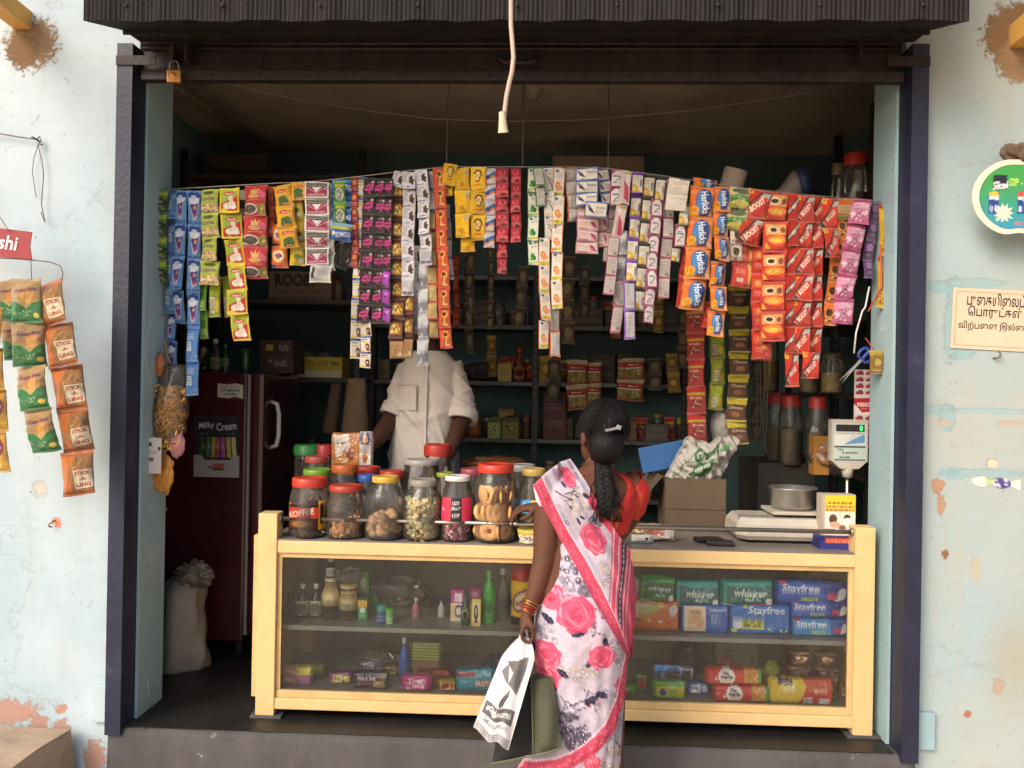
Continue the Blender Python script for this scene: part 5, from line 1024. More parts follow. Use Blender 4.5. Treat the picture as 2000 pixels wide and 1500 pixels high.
roundpack('pad_pack', 'white pack edge beside the bright green pads', 'pad pack', P_(.9, 'd8d4c8', lambda c: c.fine(.5, .5, .6, .3, '8a8a80', 3)), 1235, 1130, 1262, 1178, py+.06, .05, crimp=.08, seed=10)

# ------------------------------------------------------------------ goods on the floor of the counter
BZ = BM+.0045; by = SY-.03
bis = lambda bg, fn, asp=.45: P_(asp, bg, fn)
roundpack('biscuit_pack', 'yellow and orange biscuit pack beside the left counter post', 'biscuits', bis('d8cc3a', lambda c: (c.rect(.1, .15, .5, .85, 'd8683a'), c.text('Dark', .3, .45, .3, .2, 'f6ecd0'), c.rect(.6, .2, .9, .8, 'e6d84a'))), 549, 1310, 610, 1330, by+.03, .05, base=BZ+.035, seed=1)
roundpack('biscuit_pack', 'pink and orange biscuit pack under the yellow one', 'biscuits', bis('b86a9a', lambda c: (c.rect(.1, .2, .5, .9, 'd88a5a'), c.text('Pinky', .3, .5, .3, .2, 'f6ecd0'))), 547, 1328, 608, 1348, by+.03, .06, base=BZ, seed=2)
roundpack('biscuit_pack', 'dark purple chocolate chip biscuit pack', 'biscuits', bis('2c1c3c', lambda c: (c.text('Hide & Seek', .38, .36, .52, .14, 'ece4ec', 0, .03, .1), c.ell(.34, .62, .22, .08, 'c03a3a'), c.ell(.34, .58, .2, .05, '2c1c3c'), c.ell(.74, .7, .18, .2, 'b08a4a'), c.speck(.74, .7, .14, .14, ['5a3a1c', 'd8b878'], 18, .02), c.ell(.78, .26, .14, .14, '6a4a2c'))), 690, 1317, 758, 1352, by+.01, .05, base=BZ, seed=3, crimp=.05)
roundpack('biscuit_pack', 'pink crinkled biscuit pack lettered in white', 'biscuits', bis('d0408a', lambda c: (c.text('Tiger', .5, .4, .5, .24, 'fbe8f2', 6, .03, .2), c.ell(.72, .65, .06, .12, 'f4d0e0'), c.ell(.25, .75, .05, .1, 'f4d0e0'))), 782, 1327, 842, 1359, by, .05, base=BZ, seed=4, crimp=.16, lump=.12)
roundpack('biscuit_pack', 'gold and red cream biscuit roll behind the pink pack', 'biscuits', bis('b8863c', lambda c: (c.rect(0, 0, 1, .25, 'b83a2c'), c.fine(.4, .55, .5, .2, '5a3a14', 1), c.ell(.85, .6, .08, .2, 'c83a2c')), .3), 814, 1314, 886, 1331, by+.07, .04, METALFOIL, base=BZ, seed=5, crimp=.1)
roundpack('biscuit_pack', 'red and gold biscuit roll lying crosswise at the back', 'biscuits', bis('a83a2c', lambda c: (c.rect(0, .4, 1, .7, 'c89a4a'), c.fine(.5, .5, .6, .2, '5a2014', 1)), .35), 812, 1295, 880, 1314, by+.14, .05, METALFOIL, base=BZ, seed=6, yaw=12)
roundpack('biscuit_pack', 'large teal biscuit pack half hidden by the carrier bag', 'biscuits', bis('2f98ae', lambda c: (c.rect(.5, .5, 1, .72, 'b85058'), c.text('Marie', .7, .6, .4, .14, 'f0e0d0'), c.rect(0, .1, .5, .3, 'a04a58'))), 889, 1312, 968, 1356, by+.02, .06, base=BZ, seed=7, crimp=.1, tilt=-4)
# stack of yellow-green corrugated refills in clear wrap
t = thing('refill_pack', 'stack of lime green ridged refills wrapped in clear film', 'refill pack', (W(830, 1277, by+.15).x, by+.2, BZ))
lime = mat('lime_ridged_plastic', 'b9c63c', .5, var=.1)
for i in range(6):
    mb = MB(); w_ = .115; z = .075+i*.0125
    for q in range(11): mb.box((-w_/2+w_*(q+.5)/11, 0, z), (w_/11*.8, .05, .009), None, 0, .002)
    mb.bx(-w_/2, w_/2, -.022, .022, z-.004, z+.001); mb.build('ridged_bar', lime, t)
MB().bx(-.055, .055, -.02, .03, .002, .068, 0, .01).build('tray', mat('brown_card', '8a6a44', .8), t)
crum = MB().box((0.0, 0, .08), (.15, .075, .15), None, 0, .03).build('wrap', POLY, t)
bottle('blue and white bottle lying against the lime refills', 789, 1245, 1302, 20, by+.16, mat('blue_plastic2', '3f62b0', .3), 'cfd4dc', None, base=BZ)
crumple('polythene_bag', 'dark bundle in clear film at the back of the lower counter shelf', 'bag', (W(730, 1300, by+.2).x, by+.25, BZ+.045), (.09, .06, .045), POLY, 9)
crumple('polythene_bag', 'black and blue wrapped bundle beside the carrier bag', 'bag', (W(975, 1290, by+.1).x, by+.14, BZ+.06), (.07, .06, .06), mat('dark_blue_film', '2c3350', .3, var=.6, scale=14), 12)
roundpack('packet', 'flat clear packet lying in the middle of the lower shelf', 'packet', bis('9a948a', lambda c: c.fine(.5, .5, .5, .3, '6a645c', 3)), 675, 1300, 722, 1316, by+.1, .05, base=BZ, seed=12, crimp=.2)
roundpack('packet', 'dusty green yellow packet behind the yellow biscuits', 'packet', bis('8f9440', lambda c: c.rect(.2, .2, .8, .8, 'b0b05a')), 590, 1300, 632, 1322, by+.14, .05, base=BZ, seed=13, crimp=.1)
# right half
vita = lambda c: (c.rect(.72, 0, 1, 1, '4a9a3a'), c.rect(.66, .0, .9, .8, 'd8923c'), c.speck(.78, .4, .12, .35, ['e8b05a', 'b8702c'], 30, .02), c.burst(.36, .45, .13, .16, 16, 'f2e6da'), c.ell(.36, .45, .14, .4, 'f6efe4'), c.text('Vita', .34, .26, .12, .07, '3a2a4a', 0, .03), c.text('marie', .36, .48, .2, .08, '3a2a4a', 0, .03), c.text('GOLD', .36, .72, .16, .06, 'c89a4a', 0, .02), c.rect(.17, .55, .2, .68, 'f0e8dc'), c.rect(0, .85, 1, 1, 'a82a24'))
roundpack('biscuit_pack', 'red marie biscuit pack lying on the counter floor', 'biscuits', bis('cc3430', vita, .3), 1394, 1350, 1506, 1383, by-.005, .055, base=BZ, seed=20, crimp=.05)
hv = W(1450, 1350, by).z-W(1450, 1383, by).z
roundpack('biscuit_pack', 'red marie biscuit pack lying on top of its twin', 'biscuits', bis('cc3430', vita, .3), 1378, 1320, 1492, 1352, by, .055, base=BZ+hv, seed=21, crimp=.05)
roundpack('biscuit_pack', 'yellow and red marie biscuit pack beside the right counter post', 'biscuits', bis('e0bf2e', lambda c: (c.poly([(.6, 0), (1, 0), (1, 1), (.42, 1), (.5, .7)], 'c83430'), c.poly([(.5, 0), (1, 0), (1, .4), (.6, .5)], 'c8562c'), c.text('Marie', .24, .1, .22, .12, '2c2a5a', 0, .03), c.text('Gold', .28, .32, .2, .1, 'f4ecc8', 0, .03), c.rect(.52, .68, .67, .95, 'd8c8c0'), c.fine(.6, .8, .12, .2, '5a3a3a', 4), c.rect(.76, .72, .92, .96, 'd8ccc8'), c.text('MARIE', .78, .45, .2, .07, 'f0d8c8')), .35), 1503, 1341, 1631, 1392, by-.005, .06, base=BZ, seed=22, crimp=.05)
roundpack('biscuit_pack', 'blue and silver cream biscuit strip standing behind', 'biscuits', bis('8f9aa8', lambda c: (c.poly([(.1, .1), (.3, 0), (.25, .5), (.05, .6)], '3a8ad0'), c.ell(.5, .5, .2, .4, '2c6ab8'), c.ell(.52, .5, .13, .3, '5a4438'), c.rect(.7, .2, .9, .9, '4a3a34'), c.speck(.2, .6, .15, .3, ['5a3a40', 'c8d0d8'], 16, .03)), .4), 1273, 1284, 1357, 1320, by+.1, .04, METALFOIL, seed=23, crimp=.05, tilt=4, base=BZ+.03)
roundpack('biscuit_pack', 'dark blue biscuit pack under the silver strip', 'biscuits', bis('26304e', lambda c: c.fine(.5, .5, .6, .3, '8a94b8', 2)), 1305, 1318, 1362, 1345, by+.1, .06, base=BZ, seed=24)
roundpack('biscuit_pack', 'small green and yellow wafer pack', 'biscuits', bis('6fae2c', lambda c: (c.rect(.14, .3, .95, .92, 'd0cc34'), c.ell(.32, .6, .1, .18, '4a4a8a'), c.ell(.6, .55, .14, .14, 'a8b83a'))), 1273, 1336, 1341, 1372, by+.01, .05, base=BZ, seed=25, crimp=.08)
roundpack('biscuit_pack', 'green pack with a red stripe half hidden by the sari', 'biscuits', bis('5fa838', lambda c: (c.rect(.2, .5, .8, .8, 'c8443a'), c.fine(.5, .3, .5, .2, 'e8f0c8', 2))), 1196, 1345, 1244, 1371, by+.01, .05, base=BZ, seed=26, crimp=.1)
roundpack('biscuit_pack', 'small upright green and red pack behind the wafers', 'biscuits', bis('5a8a34', lambda c: c.ell(.5, .5, .3, .3, 'b83a30'), 1.1), 1242, 1325, 1266, 1358, by+.09, .03, base=BZ, seed=27, crimp=.1)
crumple('snack_packet', 'lime coloured snack packet deep in the lower shelf', 'packet', (W(1517, 1300, by+.2).x, by+.27, BZ+.04), (.035, .03, .04), mat('lime_film', 'a8b034', .35, var=.3, scale=20), 14)
crumple('snack_packet', 'red snack packet deep in the lower shelf', 'packet', (W(1426, 1303, by+.2).x, by+.27, BZ+.045), (.04, .03, .045), mat('red_film', 'b03428', .3, var=.4, scale=20), 15)
crumple('snack_packet', 'dark orange twisted sweet packet on the lower shelf', 'packet', (W(1345, 1285, by+.2).x, by+.25, BZ+.09), (.06, .05, .09), mat('dark_film', '3a2c2c', .3, var=.8, scale=20), 16)
carton('carton', 'plain cardboard carton with an arrow standing at the back of the lower shelf', 'carton', 1398, 1256, 1482, 1340, by+.36, .06, '8f8068', P_(1, '92836a', lambda c: (c.fine(.3, .25, .2, .08, '4a3c2c', 1), c.line([(.85, .5), (.85, .75)], .02, '4a3c2c'), c.poly([(.81, .54), (.85, .46), (.89, .54)], '4a3c2c'))), base=BZ)
ck = bis('6a4a38', lambda c: (c.text('MOM', .5, .4, .5, .2, 'c8a890', 0, .03), c.fine(.5, .7, .6, .2, 'a88a70', 2), c.rect(0, 0, 1, .2, 'a8886a')), .7)
yy_ = by+.06
for (x0, y0, x1, y1, lv, lab) in ((1541, 1326, 1590, 1356, 0, 'lowest'), (1541, 1297, 1590, 1327, 1, 'middle'), (1543, 1268, 1588, 1298, 2, 'top'), (1594, 1326, 1642, 1356, 0, 'low corner'), (1596, 1297, 1642, 1327, 1, 'mid corner'), (1595, 1268, 1640, 1298, 2, 'top corner')):
    h1 = W(1565, 1297, yy_).z-W(1565, 1327, yy_).z
    nm = {'lowest': 'bottom brown foil cake pack of the pile beside the lime packet', 'middle': 'middle brown foil cake pack of the pile beside the lime packet', 'top': 'top shiny copper cake pack of the pile beside the lime packet', 'low corner': 'bottom brown foil cake pack of the pile in the counter corner', 'mid corner': 'middle brown foil cake pack of the pile in the counter corner', 'top corner': 'top shiny copper cake pack of the pile in the counter corner'}[lab]
    roundpack('cake_pack', nm, 'cake pack', ck, x0, y0, x1, y1, yy_+random.uniform(-.005, .01), .06, METALFOIL, base=BZ+lv*(h1+.0015), seed=x0+y0, crimp=.12, lump=.12)
roundpack('biscuit_pack', 'orange brown biscuit pack lying behind the marie packs', 'biscuits', bis('a0683c', lambda c: c.fine(.5, .5, .6, .4, 'd0a878', 2)), 1490, 1318, 1545, 1345, by+.1, .06, base=BZ+.01, seed=30)

# more small stock inside the counter
for (x, y0, wd, dy, gl, cp, lab) in ((566, 1150, 18, .2, brownglass, '7a7468', 'dark little bottle deep behind the cream labelled pair'), (730, 1150, 16, .22, greenpl, 'd8d4c8', 'slim green bottle behind the blue ointment jar'), (812, 1168, 15, .1, mat('pink_plastic', 'c07a8a', .35), 'e0dcd4', 'little pink bottle alone on the upper counter shelf'), (835, 1160, 17, .25, mat('amber_glass', '5a3c1e', .15), '2a2622', 'amber bottle behind the little pink one'), (862, 1172, 14, .12, mat('white_plastic', 'c8c4bc', .4), '3a6ab0', 'white bottle with a blue cap beside the pink carton')):
    bottle(lab, x, y0, 1200, wd, SY+dy, gl, cp, None, base=zs)
for i, (x0, y0, x1, y1, dy, bg, c2, lab) in enumerate(((640, 1322, 688, 1346, .05, '7a3a7a', 'd8c04a', 'violet biscuit pack beside the dark purple one'), (700, 1282, 752, 1304, .2, '3a3f6a', 'b0a8c0', 'dark violet packet piled at the back of the lower shelf'), (745, 1290, 792, 1312, .17, '5a4030', 'c09a5a', 'brown packet beside the clear bundle on the lower shelf'), (856, 1330, 890, 1350, .02, 'c8a030', 'a83a2c', 'small yellow wafer pack between pink and teal packs'), (1280, 1310, 1312, 1334, .2, '8a2c3a', 'd8b0a0', 'dark red pack behind the wafer pack'), (1340, 1350, 1386, 1376, .06, '2f5a9a', 'c8d0e0', 'blue cream biscuit pack beside the marie packs'), (1640, 1345, 1660, 1372, .08, 'a8702c', 'e0c890', 'orange pack wedged beside the right counter post'), (1440, 1296, 1488, 1318, .16, '9a6a3a', 'd8c09a', 'tan biscuit pack above the marie packs at the back'))):
    roundpack('biscuit_pack', lab, 'biscuits', bis(bg, lambda c: (c.rect(.2, .2, .6, .8, c2), c.fine(.4, .5, .3, .3, '4a3a34', 2), c.ell(.78, .5, .12, .3, c2))), x0, y0, x1, y1, by+dy, .05, base=BZ+.001, seed=60+i, crimp=.1, lump=.1)
# ------------------------------------------------------------------ on the counter top, right half
zt_ = TZ+.0006
# cardboard box holding a printed carrier bag
BY = CY+.40; p0 = W(1300, 1020, BY); p1 = W(1418, 1022, BY); bw = p1.x-p0.x; bh_ = W(1360, 935, BY).z-zt_
card = mat('corrugated_card', '5e4c3c', .85, var=.12, scale=6, bump=.15, streak=(1, 1, .2)); cb = thing('cardboard_box', 'open brown cardboard box standing on the counter', 'box', (p0.x+bw/2, BY+.13, zt_), (0, 0, R(-1)))
for nm, a in (('front_panel', (-bw/2, bw/2, -.13, -.126, 0, bh_)), ('back_panel', (-bw/2, bw/2, .126, .13, 0, bh_)), ('side_panel', (-bw/2, -bw/2+.004, -.1255, .1255, 0, bh_)), ('side_panel', (bw/2-.004, bw/2, -.1255, .1255, 0, bh_)), ('bottom_panel', (-bw/2+.005, bw/2-.005, -.125, .125, .001, .005))):
    MB().bx(*a).build(nm, card, cb)
MB().bx(-bw/2+.002, bw/2-.002, -.134, -.1305, bh_*.42, bh_-.002).build('front_flap', card, cb)
MB().box((-bw/2-.055, 0, bh_-.045), (.004, .24, .13), Euler((0, R(38), 0))).build('side_flap', card, cb)
bl_ = W(1298, 893, BY+.1); blu = thing('board', 'blue plastic board leaning behind the carrier bag', 'board', (bl_.x, BY+.14, bl_.z), (0, R(-12), 0))
MB().box((0, 0, 0), (.21, .006, .115), None, 0, .002).build('sheet', mat('blue_board', '2c5c92', .5, var=.1), blu)
# the printed carrier bag, crumpled
gcv = P_(.62, 'a09a92', lambda c: (c.text('Green', .46, .3, .42, .22, '2f5a34', 14, .04, .1), c.line([(.3, .1), (.12, .8)], .012, '2f5a34'), c.line([(.14, .55), (.7, .52), (.66, .9)], .012, '2f5a34'), c.poly([(.36, .56), (.66, .5), (.7, .9), (.34, .92)], '3a6240'), c.text('WATER', .5, .68, .26, .1, 'cfc9be', 20, .03), c.text('F.H', .22, .82, .12, .09, '2f5a34', 0, .03), c.rect(.72, .2, .9, .34, '4a7a50', .8), c.fine(.3, .66, .2, .06, '2f5a34', 1)), 200)
nx, ny = 70, 46; vv, uu = np.mgrid[0:1:ny*1j, 0:1:nx*1j]
a, b, c_, d = [np.array(W(x, y, BY+.05)) for x, y in ((1342, 862), (1445, 855), (1408, 935), (1302, 932))]
P = (a*(1-uu[..., None])+b*uu[..., None])*(1-vv[..., None])+(d*(1-uu[..., None])+c_*uu[..., None])*vv[..., None]
g = np.random.default_rng(4); f = np.zeros_like(uu)
for i in range(14):
    k = g.normal(0, 9, 2); f += abs(np.sin(k[0]*uu+k[1]*vv+g.uniform(0, 6)))*g.uniform(.3, 1)
P[..., 1] += .012*(f-f.mean())-.07*np.sin(np.pi*np.clip(uu, 0, 1))*np.sin(np.pi*vv*.8)
P[..., 2] += .014*np.sin(uu*9+1)*(1-vv)+.006*np.sin(23*uu)*(1-vv)
tag(link('carrier_bag', grid_mesh('carrier_bag', P, gcv, PAPER, thick=(0, .05, 0))), 'crumpled white carrier bag with green print stuffed in the cardboard box', 'carrier bag')
# weighing scale
wsY = CY+.16; s0 = W(1445, 1055, wsY); s1 = W(1615, 1058, wsY); sw = s1.x-s0.x; cx = (s0.x+s1.x)/2; kk = ppm(wsY)
off = mat('ivory_plastic', 'b8b0a2', .45, var=.1, scale=8); ws = thing('weighing_scale', 'ivory electronic weighing scale with a display head on a pole', 'scale', (cx, wsY+.12, zt_))
hB = (1055-1008)/kk
rings = []
for z, e in ((.012, .0), (.03, .012), (hB*.75, .008), (hB, -.012)):
    rings.append([Vector((x*(sw/2+e), y*(.12+e), z)) for x, y in ((-.8, -1), (.98, -1), (1, -.9), (1, .9), (.98, 1), (-.8, 1), (-1, .8), (-1, -.75))])
MB().loft(rings, True, True, 0, False).build('body', off, ws)
MB().box((-sw*.31, -.085, hB*.86), (sw*.36, .006, .055), Euler((R(-42), 0, 0)), 0, .002).build('keypad', mat('grey_keypad', '6f6a62', .5, var=.2), ws)
for fx in (-1, 1):
    for fy in (-1, 1): MB().lathe([(.014, 0), (.014, .014)], 12, caps=True).build('foot', mat('black_rubber', '1c1a1a', .8), ws, (fx*sw*.36, fy*.085, 0))
MB().bx(-sw*.1, sw/2-.005, -.09, .1, hB+.012, hB+.026, 0, .004).build('platform', off, ws)
MB().lathe([(.02, hB-.01), (.02, hB+.0125)], 12).build('platform_stem', off, ws, (sw*.2, 0, 0))
hd = W(1656, 866, wsY+.14); pole_z0 = 0.005
hx = hd.x-cx
MB().tube([(hx, .02, pole_z0), (hx, .02, W(1656, 915, wsY+.14).z-zt_)], .0085, 12).build('pole', mat('chrome_pole', 'c9b89a', .25, .9, var=.05), ws)
MB().bx(sw*.3, hx+.03, -.01, .05, .004, .012).build('pole_bracket', off, ws)
hz = hd.z-zt_; hw = 68/ppm(wsY+.14); hh2 = (912-820)/ppm(wsY+.14)
hdo = MB()
hdo.loft([[Vector((hx+sx*w2/2, .02+y, hz+z)) for sx, y in ((-1, -.024), (1, -.024), (1.08, -.012), (1.08, .02), (1, .026), (-1, .026), (-1.04, .016), (-1.04, -.012))] for z, w2 in ((-hh2*.52, hw*.5), (-hh2*.36, hw*.98), (hh2*.46, hw), (hh2*.5, hw*.94))], True, True, 0, False)
hdo = hdo.build('display_head', off, ws)
MB().lathe([(.02, -.03), (.024, 0), (.024, .028)], 14, caps=True).build('neck', off, ws, (hx, .02, hz-hh2*.5-.012))
face = P_(1.15, 'c9ccc8', lambda c: (c.rect(.06, .04, .94, .22, '24221f'), c.text('0', .84, .13, .1, .16, '5ff08a', 0, .05), c.fine(.5, .265, .8, .03, '4a4844', 1), c.poly([(.95, .28), (.95, .5), (.3, .56), (.6, .42)], '5f96c4'), c.poly([(0, .3), (.55, .3), (.3, .58), (0, .58)], 'd6d4ce'), c.rect(.02, .6, .98, .98, 'b9cabf'), c.rect(.02, .6, .98, .64, '3a4a44'), c.rect(.02, .94, .98, .98, '3a4a44'), c.text('Laxmi', .5, .76, .46, .08, '2c3430', 0, .02), c.text('Kadai', .34, .88, .3, .07, '2c3430', 0, .02), c.text('Anbu', .2, .68, .2, .06, '2c3430', 0, .02)), 130)
nx, ny = 60, 66; vv, uu = np.mgrid[0:1:ny*1j, 0:1:nx*1j]
link('display_face', grid_mesh('display_face', np.stack([hx+(uu-.5)*hw*.9, np.full_like(uu, .02-.0255), hz+hh2*.43-vv*hh2*.8], -1), face, PAPER, thick=(0, .0012, 0)), ws)
# lit digit of the display (green LED)
led = bpy.data.materials.new('green_led'); led.use_nodes = True; e_ = led.node_tree.nodes['Principled BSDF']; e_.inputs['Base Color'].default_value = (.05, .4, .12, 1); e_.inputs['Emission Color'].default_value = (.1, 1, .3, 1); e_.inputs['Emission Strength'].default_value = 1.2
lettering('0', hw*.085, hh2*.11, led, ws, (hx+hw*.3, .02-.0268, hz+hh2*.325), thick=.0006, name='display_digit')
# steel bowl
bY = wsY+.12; bc = W(1557, 985, bY); bo = thing('steel_bowl', 'round stainless steel pan standing on the weighing scale', 'bowl', (cx+sw*.2, bY, zt_+hB+.0262))
r1 = 44/ppm(bY)
stl = mat('stainless_steel', 'b8b4ae', .3, .85, var=.15, scale=12)
MB().lathe([(.001, .001), (r1*.78, .001), (r1*.92, .02), (r1, .085), (r1*1.06, .088), (r1*1.06, .091), (r1*.985, .0905), (r1*.9, .022), (r1*.76, .004), (.001, .004)], 40).build('bowl', stl, bo)
# yellow leaflet box and blue money box at the right end
lcv = P_(1.25, 'e8ddd0', lambda c: (c.rect(0, 0, 1, .42, 'e6c62e'), c.rect(0, 0, .1, 1, 'b8aa98'), c.fine(.55, .2, .7, .1, '7a5a20', 1), c.fine(.55, .33, .84, .16, '8a3a6a', 2), c.ell(.34, .6, .12, .12, '5a4034'), c.ell(.76, .56, .1, .08, '4a3024'), c.ell(.78, .66, .14, .1, 'efe6dc'), c.ell(.4, .74, .16, .08, 'd8a888'), c.ell(.9, .84, .08, .1, '2c2824'), c.rect(.1, .84, .4, .96, 'c84a34'), c.fine(.25, .9, .2, .06, 'f0e0d0', 1), c.ell(.62, .82, .1, .08, '8a6a54')), 140)
carton('leaflet_box', 'yellow topped printed box standing at the right end of the counter', 'box', 1604, 966, 1671, 1052, CY+.115, .06, 'b8ab9a', lcv, base=zt_+.045)
mcv = P_(.4, '2c2f7a', lambda c: (c.rect(.14, .0, 1, .5, 'c8462f'), c.fine(.57, .25, .76, .34, 'f2ded0', 2)), 120)
carton('money_box', 'dark blue box with a red lettered strip under the leaflet box', 'box', 1600, 1050, 1674, 1078, CY+.07, .13, '2a2d6e', mcv, base=zt_, bev=.004)
# packets lying on the counter, sandals of the pair of black pouches
roundpack('packet', 'small white and blue sachet lying on the counter', 'packet', bis('ddd8cc', lambda c: (c.rect(.6, .3, .72, .6, '2a2a2a'), c.rect(.1, .7, .9, .85, '6a9ab0'))), 1234, 1046, 1278, 1062, CY+.09, .04, base=zt_, seed=40, crimp=.2)
roundpack('packet', 'brown foil packet lying beside the white sachet', 'packet', bis('9a8674', lambda c: (c.fine(.4, .5, .5, .3, 'c83a2c', 2), c.rect(.7, .2, .95, .8, 'c9bfb0'))), 1258, 1034, 1322, 1066, CY+.14, .05, base=zt_, seed=41, crimp=.2, lump=.15, yaw=-20)
roundpack('packet', 'orange and cream snack packet at the back of the counter beside the box', 'packet', bis('b8935c', lambda c: (c.speck(.5, .5, .4, .4, ['d8c09a', '8a5a2c', 'e8e0d0'], 40, .04))), 1236, 1018, 1300, 1036, CY+.3, .06, base=zt_, seed=42, crimp=.15, lump=.12)
for (x0, y0, x1, y1, lab, yw, dy) in ((1360, 1040, 1412, 1056, 'black folded spectacle case lying behind the phone', 14, .13), (1382, 1050, 1436, 1068, 'black mobile phone lying on the counter', -6, .07)):
    p = W(x0, y1, CY+dy); q = W(x1, y1, CY+dy); o = MB().box((0, 0, .009), (q.x-p.x, .062, .018), None, 0, .006).build('pouch' if 'case' in lab else 'phone', mat('black_leatherette', '201d1d', .35, var=.3), None, ((p.x+q.x)/2, CY+dy+.03, zt_), (0, 0, R(yw)))
    tag(o, lab, 'case' if 'case' in lab else 'phone')
# ------------------------------------------------------------------ racks inside the shop
angle = mat('black_slotted_angle', '2c2a28', .5, .4, var=.2, scale=20); brd = mat('dark_shelf_board', '4a423a', .6, var=.25, scale=4)
galv = mat('grey_steel_shelf', '55534f', .45, .5, var=.2, scale=6)
def rack(label, x0, x1, y0, y1, zs_, top, posts, brdm=brd, front=True, slots=True):
    t = thing('shelf_rack', label, 'rack', ((x0+x1)/2, (y0+y1)/2, 0)); o = Vector(t.location)
    for (x, y) in posts:
        mb = MB(); sx = 1 if x < o.x else -1; sy = 1 if y < o.y else -1
        mb.bx(x-o.x, x-o.x+sx*.035, y-o.y, y-o.y+sy*.003, 0, top); mb.bx(x-o.x, x-o.x+sx*.003, y-o.y+sy*.0032, y-o.y+sy*.035, 0, top)
        p = mb.build('post', angle, t)
        if slots:
            sb = MB(); z = .1
            while z < top-.05: sb.box((x-o.x+sx*.018, y-o.y-sy*.0012, z), (.008, .0015, .02)); z += .045
            sb.build('slots', galv, p)['kind'] = 'stuff'
    for z in zs_:
        MB().bx(x0-o.x+.004, x1-o.x-.004, y0-o.y+.004, y1-o.y-.004, z-.025, z, 0, .003).build('shelf', brdm, t)
    return t
LY = 1.45; lx0, lx1 = W(349, 600, LY).x, W(706, 600, LY).x
lz = [W(600, y, LY).z for y in (340, 585, 737, 905, 1060)]
rack('tall black shelf rack in the left rear corner', lx0, lx1, LY, LY+.45, lz, W(600, 292, LY).z, [(lx0, LY), (lx1, LY), (lx0, LY+.45), (lx1, LY+.45)])
BYk = 1.74; bx0, bx1 = W(722, 600, BYk).x, W(1345, 600, BYk).x; bxm = W(1052, 700, BYk).x
bz = [W(1150, y, BYk).z for y in (540, 637, 748, 860, 975, 1090)]
rack('long steel shelf rack along the back wall', bx0, bx1, BYk, RY-.02, bz, bz[0]+.25, [(bx0, BYk), (bxm, BYk), (bx1, BYk)], galv)
CXk = W(1704, 300, .5).x; cz_ = [.45, .955, 1.31, 1.66, 2.02]
rack('black shelf rack along the right wall', CXk, RX1-.02, .5, RY-.4, cz_, W(1700, 200, .5).z, [(CXk, .5), (CXk, .95), (CXk, RY-.4)])
# top boards
def put(fn): return fn
# cartons and goods, left rack
carton('carton', 'brown carton with large black lettering on the left rack', 'carton', 525, 530, 648, 582, LY+.05, .25, '7a6448', P_(.45, '7f694c', lambda c: (c.text('ROOBI', .4, .3, .62, .2, '2a2018', 0, .03), c.fine(.5, .7, .7, .12, '4a3828', 2))), base=lz[1])
carton('carton', 'yellow and white printed carton on the left rack', 'carton', 580, 697, 668, 733, LY+.02, .2, 'c9b040', P_(.4, 'cdb53c', lambda c: (c.rect(0, .66, 1, 1, 'd8d0b0'), c.fine(.4, .3, .6, .3, '8a7420', 3), c.rect(.76, .2, .95, .4, '8a7a3a'))), base=lz[2])
for px, lab in ((600, 'white knotted cloth bundle behind the yellow carton'), (632, 'second white knotted bundle behind the yellow carton, nearer the rack post')):
    c = W(px, 690, LY+.3); crumple('bundle', lab, 'bundle', (c.x, LY+.32, lz[2]+.075), (.05, .05, .075), mat('dull_cloth', '8f8574', .9), px)
crumple('polythene_bag', 'grey polythene bag hanging beside the maroon sachets', 'bag', W(672, 500, .95), (.05, .04, .07), POLY, 21)
for (x0, y0, x1, y1, zc, col, lab) in ((365, 340, 440, 330, 0, '3a3430', ''),):
    pass
carton('carton', 'dark carton high on the left rack beside the corner', 'carton', 400, 300, 520, 338, LY+.06, .25, '4a3e34', None, base=lz[0])
# refrigerator: its side faces the street, its door faces the shopkeeper
FY0 = .80; fx0, fx1 = W(312, 1000, FY0).x, W(478, 1000, FY0).x; fz1 = W(430, 726, FY0).z; maroon = mat('maroon_enamel', '40141a', .28, var=.12, scale=3, coat=.4)
fr = thing('refrigerator', 'dark maroon refrigerator standing with its door towards the shopkeeper', 'refrigerator', ((fx0+fx1)/2, FY0+.29, 0)); fo = Vector(fr.location)
MB().bx(fx0-fo.x, fx1-fo.x, FY0-fo.y, FY0+.56-fo.y, .07, fz1, 0, .012).build('cabinet', maroon, fr)
MB().bx(fx1+.001-fo.x, fx1+.016-fo.x, FY0+.006-fo.y, FY0+.554-fo.y, .1, fz1-.012, 0, .003).build('door_gasket', mat('grey_gasket', '8a8682', .7), fr)
dr = MB().bx(fx1+.017-fo.x, fx1+.085-fo.x, FY0-.004-fo.y, FY0+.562-fo.y, .1, fz1-.004, 0, .022).build('door', maroon, fr)
ha = [W(537, y, FY0+.12) for y in (784, 874)]; hx_ = fx1+.085-fo.x; hy_ = FY0+.1-fo.y
MB().tube([(hx_-.004, hy_, ha[0].z), (hx_+.03, hy_, ha[0].z-.012), (hx_+.04, hy_, ha[0].z-.06), (hx_+.04, hy_, ha[1].z+.06), (hx_+.03, hy_, ha[1].z+.012), (hx_-.004, hy_, ha[1].z)], .011, 10).build('handle', mat('white_handle', 'c9c4bc', .4), dr)
for fx in (fx0+.03, fx1-.03):
    for fy in (FY0+.04, FY0+.5): MB().lathe([(.018, 0), (.018, .07)], 10, caps=True).build('foot', mat('black_rubber', '1c1a1a', .8), fr, (fx-fo.x, fy-fo.y, 0))
